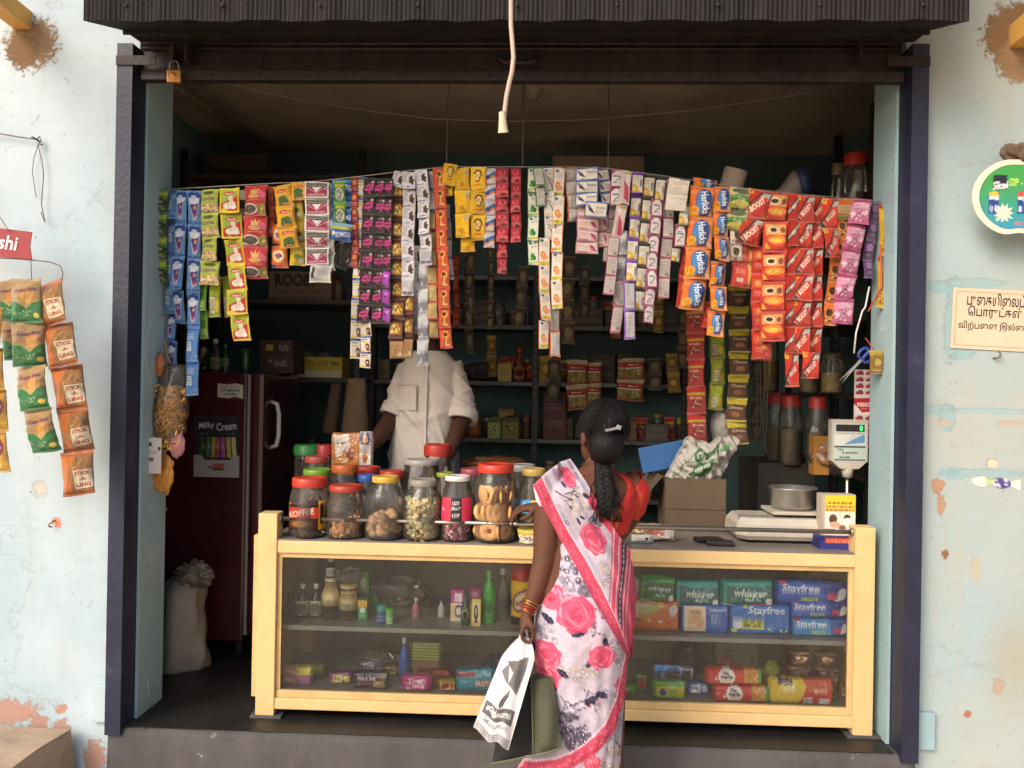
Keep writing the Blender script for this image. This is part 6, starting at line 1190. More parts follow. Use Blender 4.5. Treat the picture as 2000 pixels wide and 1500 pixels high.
def sticker(label, px0, py0, px1, py1, Y, cv, name='sticker', cat='sticker', thick=.0008, mtl=None, yaw=0):
    a = W(px0, (py0+py1)/2, Y); b = W(px1, (py0+py1)/2, Y); zt = W((px0+px1)/2, py0, Y).z; zb_ = W((px0+px1)/2, py1, Y).z; w_ = b.x-a.x; h_ = zt-zb_
    nx = 110; ny = max(12, int(nx*h_/w_)); vv, uu = np.mgrid[0:1:ny*1j, 0:1:nx*1j]
    P = np.stack([(uu-.5)*w_, np.zeros_like(uu), (.5-vv)*h_], -1)
    return tag(link(name, grid_mesh(name, P, cv, mtl or PAPER, thick=(0, thick, 0)), None, ((a.x+b.x)/2, Y, (zt+zb_)/2), (0, 0, R(yaw))), label, cat)
sticker('small white notice stuck on the refrigerator side', 425, 748, 475, 780, FY0-.0015, P_(.62, 'cfc6b8', lambda c: (c.poly([(0, .04), (.4, .1), (.7, .02), (1, .12), (1, 0), (0, 0)], '5a1c20'), c.poly([(0, .86), (.4, .94), (.7, .84), (1, .96), (1, 1), (0, 1)], '5a1c20'), c.text('LH gimmi', .5, .45, .7, .14, '3a2420', 0, .02), c.text('only', .5, .68, .5, .12, '3a2420', 0, .02), c.fine(.5, .24, .7, .08, '5a4038', 1))), 'notice', 'notice')
def ice(c):
    c.text('Milky', .27, .17, .36, .17, 'd8d0d0', 6, .02, .2); c.text('Cream', .7, .17, .44, .17, 'd8d0d0', 6, .02); c.fine(.2, .29, .2, .02, '9a9090', 1); c.fine(.8, .29, .2, .02, '9a9090', 1)
    for x, r, col in ((.22, 24, '2f4a2c'), (.34, 14, '4a6a34'), (.44, 6, '9a9a3c'), (.52, -4, 'a83a5a'), (.62, -10, 'b04a8a'), (.72, -20, 'b8b040'), (.82, -28, 'c8c070')):
        a = R(r); px, py = x, .5; dx, dy = math.sin(a)*.14, -math.cos(a)*.16; w_ = .045
        c.poly([(px+dx*-1.2-w_, .5+.18), (px+dx*-1.2+w_, .5+.18), (px-dx+w_ if False else px+w_-dx*.6, .5-.15), (px-w_-dx*.6, .5-.15)], col); c.rect(px-.02-dx*.3, .46, px+.02-dx*.3, .54, 'd0c8b8', .5)
    c.poly([(0, .64), (.16, .64), (.24, .72), (.78, .72), (.86, .64), (1, .64), (1, 1), (0, 1)], 'a8a098'); c.rect(.42, .78, .66, .83, 'b84034'); c.rect(.42, .84, .66, .89, '6a3a34'); c.fine(.36, .84, .12, .06, '5a5450', 1)
sticker('dark ice cream poster with fanned coloured lollies on the refrigerator side', 379, 812, 468, 932, FY0-.0015, P_(1.33, '1e1a20', ice, 160), 'poster', 'poster')
bottle('clear bottle with a white cap standing on the refrigerator', 420, 662, 726, 24, FY0+.15, JARM, 'cfc8bc', lb('b8b48a', lambda c: c.fine(.5, .5, .6, .4, '5a5a3a', 3)), base=fz1, lab=(.1, .5), neck=.35)
bottle('slim green soft drink bottle standing on the refrigerator', 439, 672, 726, 17, FY0+.15, darkgreen, '3a7a3c', lb('a8b08a', lambda c: c.fine(.5, .5, .6, .4, '2a5a34', 3)), base=fz1, lab=(.25, .55), neck=.35)
bottle('dark cola bottle with white script standing on the refrigerator', 397, 655, 728, 26, FY0+.12, mat('cola_dark', '1c1412', .2), '2a2422', lb('241816', lambda c: c.text('Cola', .5, .5, .7, .3, 'c8c0b8', 60, .02, .3)), base=fz1, lab=(.15, .85), neck=.4)
bottle('small green tumbler on the refrigerator', 478, 682, 726, 20, FY0+.2, darkgreen, '2f5a34', None, [(.8, 0), (.9, .1), (1, .9), (1, 1)], fz1, caph=.06, neck=1)
carton('carton', 'dark printed carton standing on the refrigerator', 'carton', 508, 692, 573, 726, FY0+.3, .2, '3f2c28', P_(.55, '443028', lambda c: (c.ell(.3, .35, .05, .08, 'a09488'), c.text('Vanilla', .6, .45, .4, .2, 'a09488', 0, .01, .2))), base=fz1)
carton('carton', 'second dark carton stacked on top of the refrigerator carton', 'carton', 508, 664, 572, 691, FY0+.3, .2, '40302a', P_(.45, '3f2e2a', lambda c: (c.rect(.18, .3, .4, .75, 'a8903c'), c.text('Vanilla', .72, .5, .3, .25, 'a09488', 0, .01, .2))), base=fz1+(W(540, 692, FY0+.3).z-fz1))
# paper bags hung up, and tall snack packs behind the counter
kr = mat('kraft_paper', '7a6148', .8, var=.2, scale=6, bump=.2, streak=(1, 1, .15))
for (x0, y0, x1, y1, lab, col, dy) in ((668, 738, 722, 848, 'brown paper bags hanging from the rack post', kr, 0), (641, 748, 672, 846, 'darker narrow paper bags hanging beside the brown ones', mat('dark_kraft', '54422f', .8, var=.2), .05)):
    a = W(x0, y0, 1.1+dy); b = W(x1, y1, 1.1+dy); mb = MB(); n = 10
    rings = []
    for i in range(12):
        z = a.z+(b.z-a.z)*i/11; wd = (b.x-a.x)/2*(.62+.38*i/11); cxx = (a.x+b.x)/2-(.03 if dy else 0)*i/11
        rings.append([Vector((cxx+wd*math.cos(2*math.pi*k/16)*(1+.04*math.sin(3*k+i)), 1.1+dy+.05*(.3+.7*i/11)*math.sin(2*math.pi*k/16), z)) for k in range(16)])
    tag(mb.loft(rings, True, True).build('paper_bag', col), lab, 'paper bag')
sn1 = P_(1.3, 'b8743c', lambda c: (c.poly([(.1, .1), (.6, .05), (.7, .4), (.2, .6)], 'd0c4b4'), c.ell(.6, .5, .2, .16, '8a4a2c'), c.fine(.35, .25, .3, .08, '4a3a34', 1), c.poly([(0, .7), (.5, .5), (.7, .8), (.3, 1), (0, 1)], 'c88a4a'), c.line([(.2, .8), (.6, .6)], .05, 'd8c8b0')))
sn2 = P_(1.8, 'b8aea4', lambda c: (c.rect(.1, .05, .9, .3, '3a3a6a'), c.ell(.5, .2, .2, .08, 'c88a4a'), c.rect(.2, .45, .9, .8, 'd0c8c0'), c.ell(.5, .6, .2, .1, 'b86a3c')))
roundpack('snack_pack', 'orange and white snack pack standing behind the counter jars', 'snack pack', sn1, 645, 845, 703, 930, CY+CD-.12, .05, seed=51, crimp=.04)
roundpack('snack_pack', 'narrow white snack pack beside the orange one', 'snack pack', sn2, 700, 843, 726, 930, CY+CD-.12, .05, seed=52, crimp=.06)
for px, col, lab in ((598, '2f7a3c', 'dark green lidded tub behind the counter'), (632, 'a83430', 'dark red lidded tub behind the counter')):
    bottle(lab, px, 868, 985, 48 if px < 610 else 30, CY+CD-.09, JARM, col, None, [(.9, 0), (1, .05), (1, .9), (1, 1)], TZ, caph=.12, neck=.95, cat='tub', name='tub')
# ------------------------------------------------------------------ goods on the long back rack
gy_ = BYk+.03
def D_magg(c): c.rect(0, 0, 1, .16, 'c9b88a'); c.ell(.5, .3, .4, .1, 'b02c2a'); c.text('Maggi', .5, .3, .5, .1, 'f4e4c0', 0, .03); c.rect(.1, .46, .9, .9, '9a8a4a'); c.speck(.5, .68, .34, .18, ['d8c88a', 'b06a34', '6a7a34'], 30, .05); c.rect(.1, .4, .9, .46, 'dcdcd0')
def D_yelpack(c): c.rect(0, 0, 1, .28, 'c9b42c'); c.text('Cheese', .5, .42, .7, .16, 'c9b88a', 0, .03); c.ell(.5, .7, .34, .16, '6a3a2a'); c.ell(.5, .7, .22, .1, '9a6a4a'); c.rect(0, .94, 1, 1, 'b8a428')
def D_redpack(c): c.rect(0, 0, 1, .22, 'c8342c'); c.rect(0, .22, 1, .32, 'c9a83c'); c.ell(.5, .62, .36, .2, '9a3a34'); c.text('Krish', .5, .42, .6, .13, 'e8c8a8', 0, .03); c.speck(.5, .66, .3, .14, ['d8b0a0', '6a2420'], 16, .05)
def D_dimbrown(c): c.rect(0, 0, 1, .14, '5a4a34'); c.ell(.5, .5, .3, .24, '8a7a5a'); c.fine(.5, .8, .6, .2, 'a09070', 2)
def D_gold2(c): c.rect(0, 0, 1, .2, 'b89a3c'); c.ell(.5, .5, .36, .24, '8a6a2c'); c.ell(.5, .5, .24, .16, 'c9aa5a'); c.fine(.5, .84, .6, .1, 'd8c89a', 1)
DES.update({'magg': ('b04a34', D_magg), 'yelpack': ('5a3c2a', D_yelpack), 'redpack': ('b03a34', D_redpack), 'dimbrown': ('4a3f30', D_dimbrown), 'gold2': ('9a7c34', D_gold2)})
BS = lambda lab, d, x0, y0, x1, y1, w_, n, Y: strip(lab, d, x0, y0, x1, y1, w_, n, 0, Y0=Y, name='packet_strip', cat='packet strip', jit=1.3)
BS('shiny noodle packets in a strip above the customer, left column', 'magg', 1127, 703, 1129, 800, 40, 2, BYk-.05)
BS('shiny noodle packets in a strip above the customer, right column', 'magg', 1160, 708, 1160, 790, 30, 2, BYk-.04)
BS('noodle packets hanging right of the customer, wide column', 'magg', 1237, 700, 1236, 783, 40, 2, BYk-.05)
BS('thin noodle packets hanging left of the wide column', 'magg', 1217, 702, 1217, 780, 20, 2, BYk-.03)
BS('pale brown snack packets right of the noodle packets', 'dimbrown', 1278, 700, 1280, 762, 26, 2, BYk-.03)
BS('golden snack packets hanging at the end of the back shelf', 'gold2', 1313, 690, 1314, 766, 24, 2, BYk-.05)
BS('dull gold packets hanging beside the slotted post', 'gold2', 1065, 695, 1064, 745, 24, 1, BYk-.05)
BS('dull gold and white packets hanging below the slotted post', 'dimbrown', 1082, 700, 1078, 782, 26, 2, BYk-.05)
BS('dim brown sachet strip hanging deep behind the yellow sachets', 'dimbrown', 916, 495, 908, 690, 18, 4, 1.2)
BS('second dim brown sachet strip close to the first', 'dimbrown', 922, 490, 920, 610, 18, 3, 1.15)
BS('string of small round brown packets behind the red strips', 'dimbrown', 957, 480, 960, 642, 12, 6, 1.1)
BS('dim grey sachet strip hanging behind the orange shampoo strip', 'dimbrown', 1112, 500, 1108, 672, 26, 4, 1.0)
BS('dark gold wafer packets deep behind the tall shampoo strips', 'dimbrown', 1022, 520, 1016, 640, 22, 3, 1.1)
# strips of small packets right of the cardboard box
BS('yellow topped packets turning to red ones, strip behind the cardboard box', 'redpack', 1362, 545, 1354, 860, 36, 6, .62)
BS('yellow edged packets seen from the back, middle strip of three', 'limeyellow', 1402, 545, 1398, 800, 30, 5, .66)
BS('yellow and brown snack packets, long strip right of the white sack', 'yelpack', 1442, 555, 1439, 868, 38, 7, .60)
# hand-count of things standing on the back shelves
def row(y0, y1, items, zb_): pass
carton('carton', 'small yellow carton on the back shelf', 'carton', 972, 710, 999, 740, gy_, .08, 'b8a05a', P_(1, 'bca65e', lambda c: c.fine(.5, .5, .5, .3, '7a6430', 3)), base=bz[2])
bottle('red capped sauce bottle on the back shelf', 1014, 680, 740, 22, gy_+.03, mat('sauce_red', '7a2c1e', .3), 'a82c24', lb('c89a4a', lambda c: c.ell(.5, .5, .3, .3, '8a2a20')), base=bz[2], lab=(.1, .5))
crumple('red_packet', 'red and white packet slumped on the back shelf', 'packet', (W(1040, 718, gy_).x, gy_+.08, bz[2]+.055), (.05, .04, .055), mat('red_white_film', '9a3a34', .35, var=.7, scale=18), 31)
crumple('flower_bundle', 'dark bundle with small flowers on the back shelf beside the shopkeeper', 'bundle', (W(935, 725, gy_).x, gy_+.12, bz[2]+.055), (.12, .07, .055), mat('dark_bundle', '3a3436', .8, var=.8, scale=26), 33)
for i, (x0, x1, y0, col, lab) in enumerate(((953, 978, 818, '8fa04a', 'pale green and black carton on the lower back shelf'), (980, 1013, 816, '8a7a30', 'olive yellow printed carton on the lower back shelf'))):
    carton('carton', lab, 'carton', x0, y0, x1, 855, gy_, .1, col, P_(1.2, col, lambda c: (c.speck(.5, .6, .4, .3, ['2a3a24', 'c8c080', '4a4a2a'], 22, .06), c.rect(0, 0, 1, .2, '4a5a34'))), base=bz[3])
# stacks of tins beside the slotted post
tin = mat('dull_tin', '8a8068', .5, .3, var=.3, scale=12)
for i in range(7):
    z = bz[4]+.0+i*.031; c = W(1072, 900, gy_)
    o = MB().lathe([(.001, 0), (.034, 0), (.036, .002), (.036, .027), (.034, .0295), (.001, .0295)], 20).build('tin', tin, None, (c.x+random.uniform(-.003, .003), gy_+.05, z))
    tag(o, ('lowest', 'second from the bottom', 'third from the bottom', 'middle', 'third from the top', 'second from the top', 'topmost')[i]+' round tin of the tall stack beside the slotted post' if i != 3 else 'round tin exactly halfway up the tall stack beside the slotted post', 'tin', 'stacked tins on the back shelf')
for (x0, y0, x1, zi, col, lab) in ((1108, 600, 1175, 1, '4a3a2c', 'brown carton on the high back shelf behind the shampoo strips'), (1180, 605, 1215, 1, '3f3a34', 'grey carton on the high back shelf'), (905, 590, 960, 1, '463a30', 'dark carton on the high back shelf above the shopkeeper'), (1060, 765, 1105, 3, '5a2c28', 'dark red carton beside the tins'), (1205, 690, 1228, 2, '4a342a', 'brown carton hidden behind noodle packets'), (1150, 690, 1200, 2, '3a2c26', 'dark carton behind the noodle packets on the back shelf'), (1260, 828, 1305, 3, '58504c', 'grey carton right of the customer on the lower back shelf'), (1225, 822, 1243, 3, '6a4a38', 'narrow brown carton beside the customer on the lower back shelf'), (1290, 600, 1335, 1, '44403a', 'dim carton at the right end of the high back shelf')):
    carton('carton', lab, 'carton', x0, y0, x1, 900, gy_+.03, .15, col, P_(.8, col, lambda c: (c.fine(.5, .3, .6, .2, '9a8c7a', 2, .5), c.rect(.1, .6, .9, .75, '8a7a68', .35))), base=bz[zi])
for (px, wd, lab, zi, col) in ((1270, 40, 'dark green pot on the back shelf', 2, '2c4a40'), (985, 26, 'brown jar on the high back shelf', 1, '5a4030'), (1240, 30, 'grey jar on the high back shelf', 1, '5a5650'), (1020, 34, 'brown jar beside the olive carton', 3, '5a3a2a')):
    bottle(lab, px, {1: 590, 2: 700, 3: 812}[zi], 0, wd, gy_+.06, JARM, col, None, [(.9, 0), (1, .1), (1, .8), (.8, .95), (.75, 1)], bz[zi], caph=.14, neck=.85, cat='jar', name='storage_jar')
c = W(960, 893, CY+CD-.05); crumple('fruit_basket', 'shallow basket of brown fried snacks behind the counter', 'snacks', (c.x, 1.0, W(960, 905, 1.0).z), (.16, .09, .035), mat('fried_brown', '6a3c1e', .6, var=.5, scale=26), 35)
for i, px in enumerate((1030, 1050, 1072)):
    c = W(px, 900+i*2, .66); o = MB().lathe([(.022*math.sin(math.pi*j/8)+1e-5, -.028*math.cos(math.pi*j/8)) for j in range(9)], 14).build('egg', mat('egg_shell', 'c4b8a8', .5, var=.05), None, (c.x, .62, TZ+.029), (0, R(10*i), 0)); tag(o, 'white egg lying at the back of the counter behind the jars', 'egg', 'eggs behind the jars')
# foam sheet, roll and white container above the strips
fm_ = MB(); a, b = W(1079, 322, 1.62), W(1259, 322, 1.62); hh_ = W(1170, 306, 1.62).z-W(1170, 346, 1.62).z
tag(fm_.box((0, 0, 0), (b.x-a.x, .12, hh_), None, 0, .012).build('foam_sheet', mat('cream_foam', '9c8a74', .9, var=.2, scale=14, bump=.5), None, ((a.x+b.x)/2, 1.7, (a.z+b.z)/2)), 'cream foam sheet lying on top of the back rack', 'foam sheet')
c = W(1433, 352, .6); tag(MB().lathe([(.001, -.055), (.05, -.055), (.052, -.05), (.052, .05), (.05, .055), (.018, .055), (.017, .03), (.001, .03)], 24).build('paper_roll', mat('roll_paper', 'b8a898', .8), None, (c.x, .62, c.z), (R(12), R(14), 0)), 'pale paper roll perched above the malt drink sachets', 'roll')
t = thing('plastic_can', 'white plastic can with a blue base lying on the right rack', 'can', W(1532, 392, .75), (0, R(-16), R(-8)))
MB().loft([[Vector((x, r*math.cos(2*math.pi*k/16), r*math.sin(2*math.pi*k/16)+r*.9)) for k in range(16)] for x, r in ((-.15, .012), (-.08, .02), (0, .035), (.05, .058), (.075, .066))], True, True).build('body', mat('white_can', '968c84', .5), t)
MB().loft([[Vector((x, r*math.cos(2*math.pi*k/16), r*math.sin(2*math.pi*k/16)+.06)) for k in range(16)] for x, r in ((.076, .068), (.12, .066))], True, True).build('base', mat('can_blue', '2a3c66', .5), t)
# right rack goods
def rjar(px, py0, Y, wd, z, lab, lidc='a8302c', fill='6a5a44'):
    k = ppm(Y); c = W(px, 750, Y); r = wd/2/k; Hh = W(px, py0, Y).z-z; t = thing('storage_jar', lab, 'jar', (c.x, Y, z+.0005))
    MB().lathe([(.001, .001), (r*.9, .001), (r, .01), (r, Hh*.72), (r*.8, Hh*.86), (r*.8, Hh*.88)], 20).build('body', JARM, t)
    MB().lathe([(r*.84, Hh*.84), (r*.84, Hh*.97), (r*.7, Hh), (.001, Hh)], 20).build('lid', mat('jar_lid_'+lidc, lidc, .4), t)
    MB().lathe([(.001, .006), (r*.85, .006), (r*.9, Hh*.1), (r*.9, Hh*.5), (.001, Hh*.53)], 14).build('contents', mat('fill_'+fill, fill, .8, var=.5, scale=40, bump=.8, bscale=50), t)['kind'] = 'stuff'
rjar(1664, 300, .62, 52, cz_[4], 'large jar with a red lid on the top of the right rack', 'b0302c', '3f3428')
rjar(1630, 320, .74, 28, cz_[4], 'narrow jar beside the large red lidded one on the right rack', '7a6a54', '8a6a3a')
rjar(1522, 768, 1.15, 50, cz_[1], 'dark red lidded jar at the inner end of the lower right rack', 'a02c28', '5a4c3a')
rjar(1545, 772, .98, 46, cz_[1], 'red lidded jar beside the slotted post of the right rack', 'a83430', '6a5a40')
rjar(1598, 775, .75, 40, cz_[1], 'red lidded jar behind the polythene on the right rack', 'a83430', '5a5040')
rjar(1500, 640, 1.2, 40, cz_[2], 'yellow filled jar on the middle right rack', '8a7a2c', 'a08a3a')
rjar(1580, 690, .8, 40, cz_[2], 'dark jar behind the energy drink sachets', '4a3a30', '6a5c3c')
rjar(1625, 690, .62, 44, cz_[2], 'olive jar on the middle right rack near the post', '5a4a34', '8a7a34')
for (px, py, Y, r, lab, m) in ((1620, 852, .6, (.11, .09, .085), 'cloudy polythene bag of pouches on the lower right rack', POLY), (1578, 830, .78, (.03, .04, .1), 'white cloth hanging from the right rack', mat('white_cloth', 'a8a2b0', .9))):
    c = W(px, py, Y); crumple('bag' if m is POLY else 'cloth', lab, 'bag' if m is POLY else 'cloth', (c.x+.03, Y, cz_[1]+r[2]*.95), r, m, int(px))
c = W(1605, 880, .62); carton('carton', 'small orange brown carton on the lower right rack', 'carton', 1590, 852, 1620, 900, .55, .07, '9a6a2c', None, base=cz_[1])
c = W(1412, 835, .72); crumple('white_sack', 'tied white plastic sack standing behind the carrier bag', 'sack', (c.x, .74, c.z), (.05, .05, .08), mat('white_sack_plastic', 'a8a09a', .6), 44)
for i in range(4):
    a = W(1478+i*4, 600, .9); b = W(1480+i*5, 850+i*12, .9); tag(MB().tube([a, ((a.x+b.x)/2+.006*i, .9, (a.z+b.z)/2), b], .004, 6).build('strap', mat('grey_strap', '6a6258', .7)), ('longest', 'second longest', 'second shortest', 'shortest')[3-i]+' grey plastic strap hanging from the right rack', 'strap', 'straps hanging on the right rack')
carton('crate', 'large dark crate standing below the right rack', 'crate', 1480, 905, 1590, 1015, .95, .4, '37332f', None, base=.02)

# ------------------------------------------------------------------ things hung at the right jamb
RYj = .16
def batt(c):
    for i in range(12):
        y = .03+i*.083
        if 4 <= i < 7: continue
        for x in (.26, .74): c.rect(x-.18, y, x+.18, y+.04, 'a83440'); c.rect(x-.06, y-.018, x+.14, y, '8a3a44'); c.rect(x+.1, y+.008, x+.18, y+.03, '4a2a2c')
    c.rect(0, .37, 1, .58, 'e9e2de'); c.poly([(0, .37), (1, .36), (1, .42), (.85, .54), (.4, .55), (0, .44)], 'b8202c'); c.text('EVEREADY', .48, .45, .66, .2, 'f4e8e8', 0, .04); c.text('batteries', .5, .5, .3, .07, 'f0dada')
sticker('white battery card with rows of red cells and a red label', 1668, 722, 1708, 874, .46, P_(3.7, 'ddd3d0', batt, 90), 'battery_card', 'battery card', .003)
strip('two small gold foil sachets beside the right jamb', 'gold2', 1712, 684, 1712, 730, 26, 1, 0, Y0=RYj-.04); 
sc_ = thing('scissors', 'blue handled scissors hanging above the battery card', 'scissors', W(1680, 705, RYj-.03), (0, R(42), 0))
for s in (-1, 1):
    MB().tube([(s*.012+.014*math.cos(a*.6283), 0, .03+.024*math.sin(a*.6283)) for a in range(11)], .006, 8).build('handle', mat('blue_handle', '2c3a8a', .4), sc_)
    MB().loft([[Vector((x+s*.002, s*.002, z)) for x, z in ((-.006, .01), (.006, .01))]+[Vector((x+s*.002, s*.002+.0015, z)) for x, z in ((.006, .01), (-.006, .01))], [Vector((-s*.006, s*.002, -.11)), Vector((-s*.006+.001, s*.002, -.11)), Vector((-s*.006+.001, s*.002+.001, -.11)), Vector((-s*.006, s*.002+.001, -.11))]], True, True, 0, False).build('blade', stl, sc_)
for (pts, m, lab) in (([(1698, 560), (1690, 600), (1684, 608), (1672, 650), (1668, 690)], mat('white_tape', 'c9c4bc', .6), 'white ribbon dangling beside the pink sachets'), ([(1720, 480), (1722, 560), (1696, 608)], mat('red_yellow_tape', 'b8502c', .5), 'red and yellow twine dangling from the long packs'), ([(1732, 560), (1740, 620), (1746, 640)], mat('yellow_twine', 'b0a83c', .6), 'short yellow green twine on the right jamb'), ([(1742, 600), (1722, 648)], mat('white_tape', 'c9c4bc', .6), 'white paper strip sticking out beside the right jamb'), ([(1690, 660), (1712, 690), (1716, 700)], mat('red_twine', 'a82c34', .6), 'thin red string holding the gold sachets')):
    tag(MB().tube([W(x, y, RYj-.03) for x, y in pts], .0035 if 'string' not in lab else .002, 6).build('ribbon', m), lab, 'ribbon')

# ------------------------------------------------------------------ hung on the left jamb: bag of fried snacks and smaller packets; sack on the floor
t = thing('snack_bag', 'clear bag of yellow fried snack rings hanging on the left jamb', 'snack bag', W(330, 690, .17)); o = Vector(t.location)
yel_s = mat('fried_snack', 'e8b050', .6, var=.3, scale=30, bump=.3)
rs = random.Random(5)
def inside(fr): # fraction down the bag -> centre px, half width px
    return 345-26*fr, 20+18*min(1, fr*1.7)
bagc = []
for i in range(20):
    f_ = i/19; px, hw_ = inside(f_); py_ = 712+165*f_; c = W(px, py_, .17); hw_ = hw_/ppm(.17)*(1-.35*max(0, f_-.8)/.2)
    dp = .012+.05*math.sin(math.pi*min(1, f_*.9+.05))
    bagc.append([Vector((c.x-o.x+hw_*math.cos(2*math.pi*k/28)*(1+.06*math.sin(5*k+i)), c.y-o.y+dp*math.sin(2*math.pi*k/28), c.z-o.z)) for k in range(28)])
MB().loft(bagc, True, True).build('bag', POLY, t)
mb = MB()
for i in range(260):
    f_ = rs.uniform(.28, .97); px, hw_ = inside(f_); c = W(px+rs.uniform(-.8, .8)*hw_, 712+165*f_, .17); r_ = rs.uniform(.010, .017); q = Euler((rs.uniform(0, 3), rs.uniform(0, 3), 0)).to_matrix(); y_ = rs.uniform(-.03, .02)
    mb.tube([q @ Vector((r_*math.cos(a*.785), r_*math.sin(a*.785), 0)) + c - o + Vector((0, y_, 0)) for a in range(8)], .0038, 5)
mb.build('contents', yel_s, t)['kind'] = 'stuff'
MB().tube([(-.0, 0, -.04), (-.01, .0, .02), (-.02, .0, .06)], .0025, 6).build('tie', mat('twine', 'a8885c', .8), t)
sticker('white card with small print hung below the snack bag', 282, 855, 315, 925, .10, P_(2, 'cbbfb6', lambda c: (c.ell(.3, .18, .12, .06, '2c2422'), c.text('SRI', .3, .22, .24, .1, '2c2422'), c.rect(.2, .55, .55, .66, '6a5a54'), c.fine(.5, .4, .5, .1, '8a7a74', 2), c.rect(.8, .25, .95, .35, '3a302c'))), 'card', 'card', .002)
for (px, py, r, lab, col, sd) in ((296, 938, (.045, .012, .034), 'small packet of orange snacks under the white card', 'b8702c', 50), (322, 925, (.034, .014, .075), 'small clear packet of round yellow snacks beside the white card', 'c48434', 51), (345, 868, (.03, .012, .05), 'pink and white packet behind the fried snack bag', 'b87a7c', 52), (312, 712, (.018, .015, .045), 'orange packet edge above the fried snack bag', 'a8643c', 53)):
    crumple('snack_packet', lab, 'packet', W(px, py, .15), r, mat('packet_'+col, col, .3, var=.45, scale=26, bump=.8, bscale=30), sd, amp=.4)
SKY = .55; c = W(343, 1330, SKY); sk = thing('sack', 'tall white plastic sack with a knotted clear neck on the shop floor', 'sack', (c.x-.02, SKY+.1, 0)); rings = []
g = np.random.default_rng(8); ph = g.uniform(0, 6.28, 8)
zt2 = W(345, 1135, SKY).z
for i in range(30):
    f_ = i/29; z = zt2*f_; rr = .115*(1-.25*f_**2)-.045*max(0, (f_-.85)/.15)
    rings.append([Vector(((rr*(1+.1*math.sin(3*a+ph[0]+4*f_)+.07*math.sin(7*a+ph[1]-9*f_)+.05*abs(math.sin(11*a+14*f_+ph[3]))+.06*math.sin(16*f_+2*a)))*math.cos(a), rr*(1+.1*math.sin(4*a+ph[2]))*math.sin(a), z)) for a in [2*math.pi*k/36 for k in range(36)]])
MB().loft(rings, True, True).build('body', mat('white_woven_plastic', '958c80', .5, var=.3, scale=6, bump=1., bscale=9, streak=(1, 1, .25), chip=(('8a8a4a', 7, .64, .5), ('7a6a58', 4, .55, .4))), sk)
k = W(358, 1092, SKY); bm_ = crumple('neck', None, None, (k.x-sk.location.x+.02, -.02, zt2+.015), (.075, .05, .05), clear('sack_film', (.9, .89, .86), dust_haze=.3, dust_haze_col='b0a698', rough=.25, dscale=18), 60, amp=.9); bm_.parent = sk; 
for q in ('label', 'category'):
    if q in bm_: del bm_[q]

# pipe along the left of the ceiling, and a dusty ceiling fitting
q_ = [W(332, 162, .35), W(420, 222, .95), W(500, 275, 1.7)]
tag(MB().tube(q_, [.022, .022, .022], 10).build('pipe', mat('dirty_pipe', '6a5a4c', .7, var=.3)), 'dirty brown pipe running back under the ceiling at the left', 'pipe')
c = WZ(1040, 182, CZ-.02); tag(MB().lathe([(.05, .02), (.048, .005), (.03, -.012), (.022, -.03), (.001, -.032)], 20).build('ceiling_rose', mat('dusty_white', '9a8c7c', .6), None, c), 'dusty round light fitting on the shop ceiling', 'light fitting')

# ------------------------------------------------------------------ crowded stock on the shelves behind
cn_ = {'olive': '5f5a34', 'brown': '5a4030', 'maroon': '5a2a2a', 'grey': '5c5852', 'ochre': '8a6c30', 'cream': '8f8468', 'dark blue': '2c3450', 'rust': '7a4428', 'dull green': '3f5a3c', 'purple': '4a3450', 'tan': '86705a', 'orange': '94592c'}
rc = random.Random(17); used_ = set()
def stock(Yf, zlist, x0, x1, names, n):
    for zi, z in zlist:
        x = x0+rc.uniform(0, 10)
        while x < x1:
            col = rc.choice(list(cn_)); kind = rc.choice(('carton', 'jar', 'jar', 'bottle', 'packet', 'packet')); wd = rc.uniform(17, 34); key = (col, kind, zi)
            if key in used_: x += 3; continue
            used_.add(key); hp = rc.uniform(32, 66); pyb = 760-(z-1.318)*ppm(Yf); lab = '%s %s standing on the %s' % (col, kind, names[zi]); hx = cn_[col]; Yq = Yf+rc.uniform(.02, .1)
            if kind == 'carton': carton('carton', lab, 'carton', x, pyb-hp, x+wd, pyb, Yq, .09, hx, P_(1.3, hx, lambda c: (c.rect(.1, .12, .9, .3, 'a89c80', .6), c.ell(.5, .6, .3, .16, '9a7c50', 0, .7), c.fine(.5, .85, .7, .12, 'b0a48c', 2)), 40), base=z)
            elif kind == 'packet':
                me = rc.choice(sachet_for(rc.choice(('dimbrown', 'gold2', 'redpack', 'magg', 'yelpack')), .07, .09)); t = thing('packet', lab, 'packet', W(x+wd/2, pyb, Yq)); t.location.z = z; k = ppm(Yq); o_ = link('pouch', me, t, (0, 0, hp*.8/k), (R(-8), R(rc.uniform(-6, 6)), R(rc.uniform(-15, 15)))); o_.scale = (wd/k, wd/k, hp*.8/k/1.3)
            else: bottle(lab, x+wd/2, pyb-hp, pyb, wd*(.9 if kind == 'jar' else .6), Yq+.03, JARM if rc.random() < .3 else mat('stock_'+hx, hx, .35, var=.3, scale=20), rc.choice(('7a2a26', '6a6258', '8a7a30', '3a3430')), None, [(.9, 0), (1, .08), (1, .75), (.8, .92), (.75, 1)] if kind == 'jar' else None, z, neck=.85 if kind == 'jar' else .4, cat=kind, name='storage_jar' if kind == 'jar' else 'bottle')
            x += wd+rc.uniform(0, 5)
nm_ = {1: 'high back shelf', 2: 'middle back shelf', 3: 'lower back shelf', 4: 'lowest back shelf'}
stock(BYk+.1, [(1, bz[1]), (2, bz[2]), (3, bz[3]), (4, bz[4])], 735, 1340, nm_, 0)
stock(LY+.08, [(5, lz[3]), (6, lz[1])], 570, 700, {5: 'lower left rack shelf', 6: 'upper left rack shelf'}, 0)
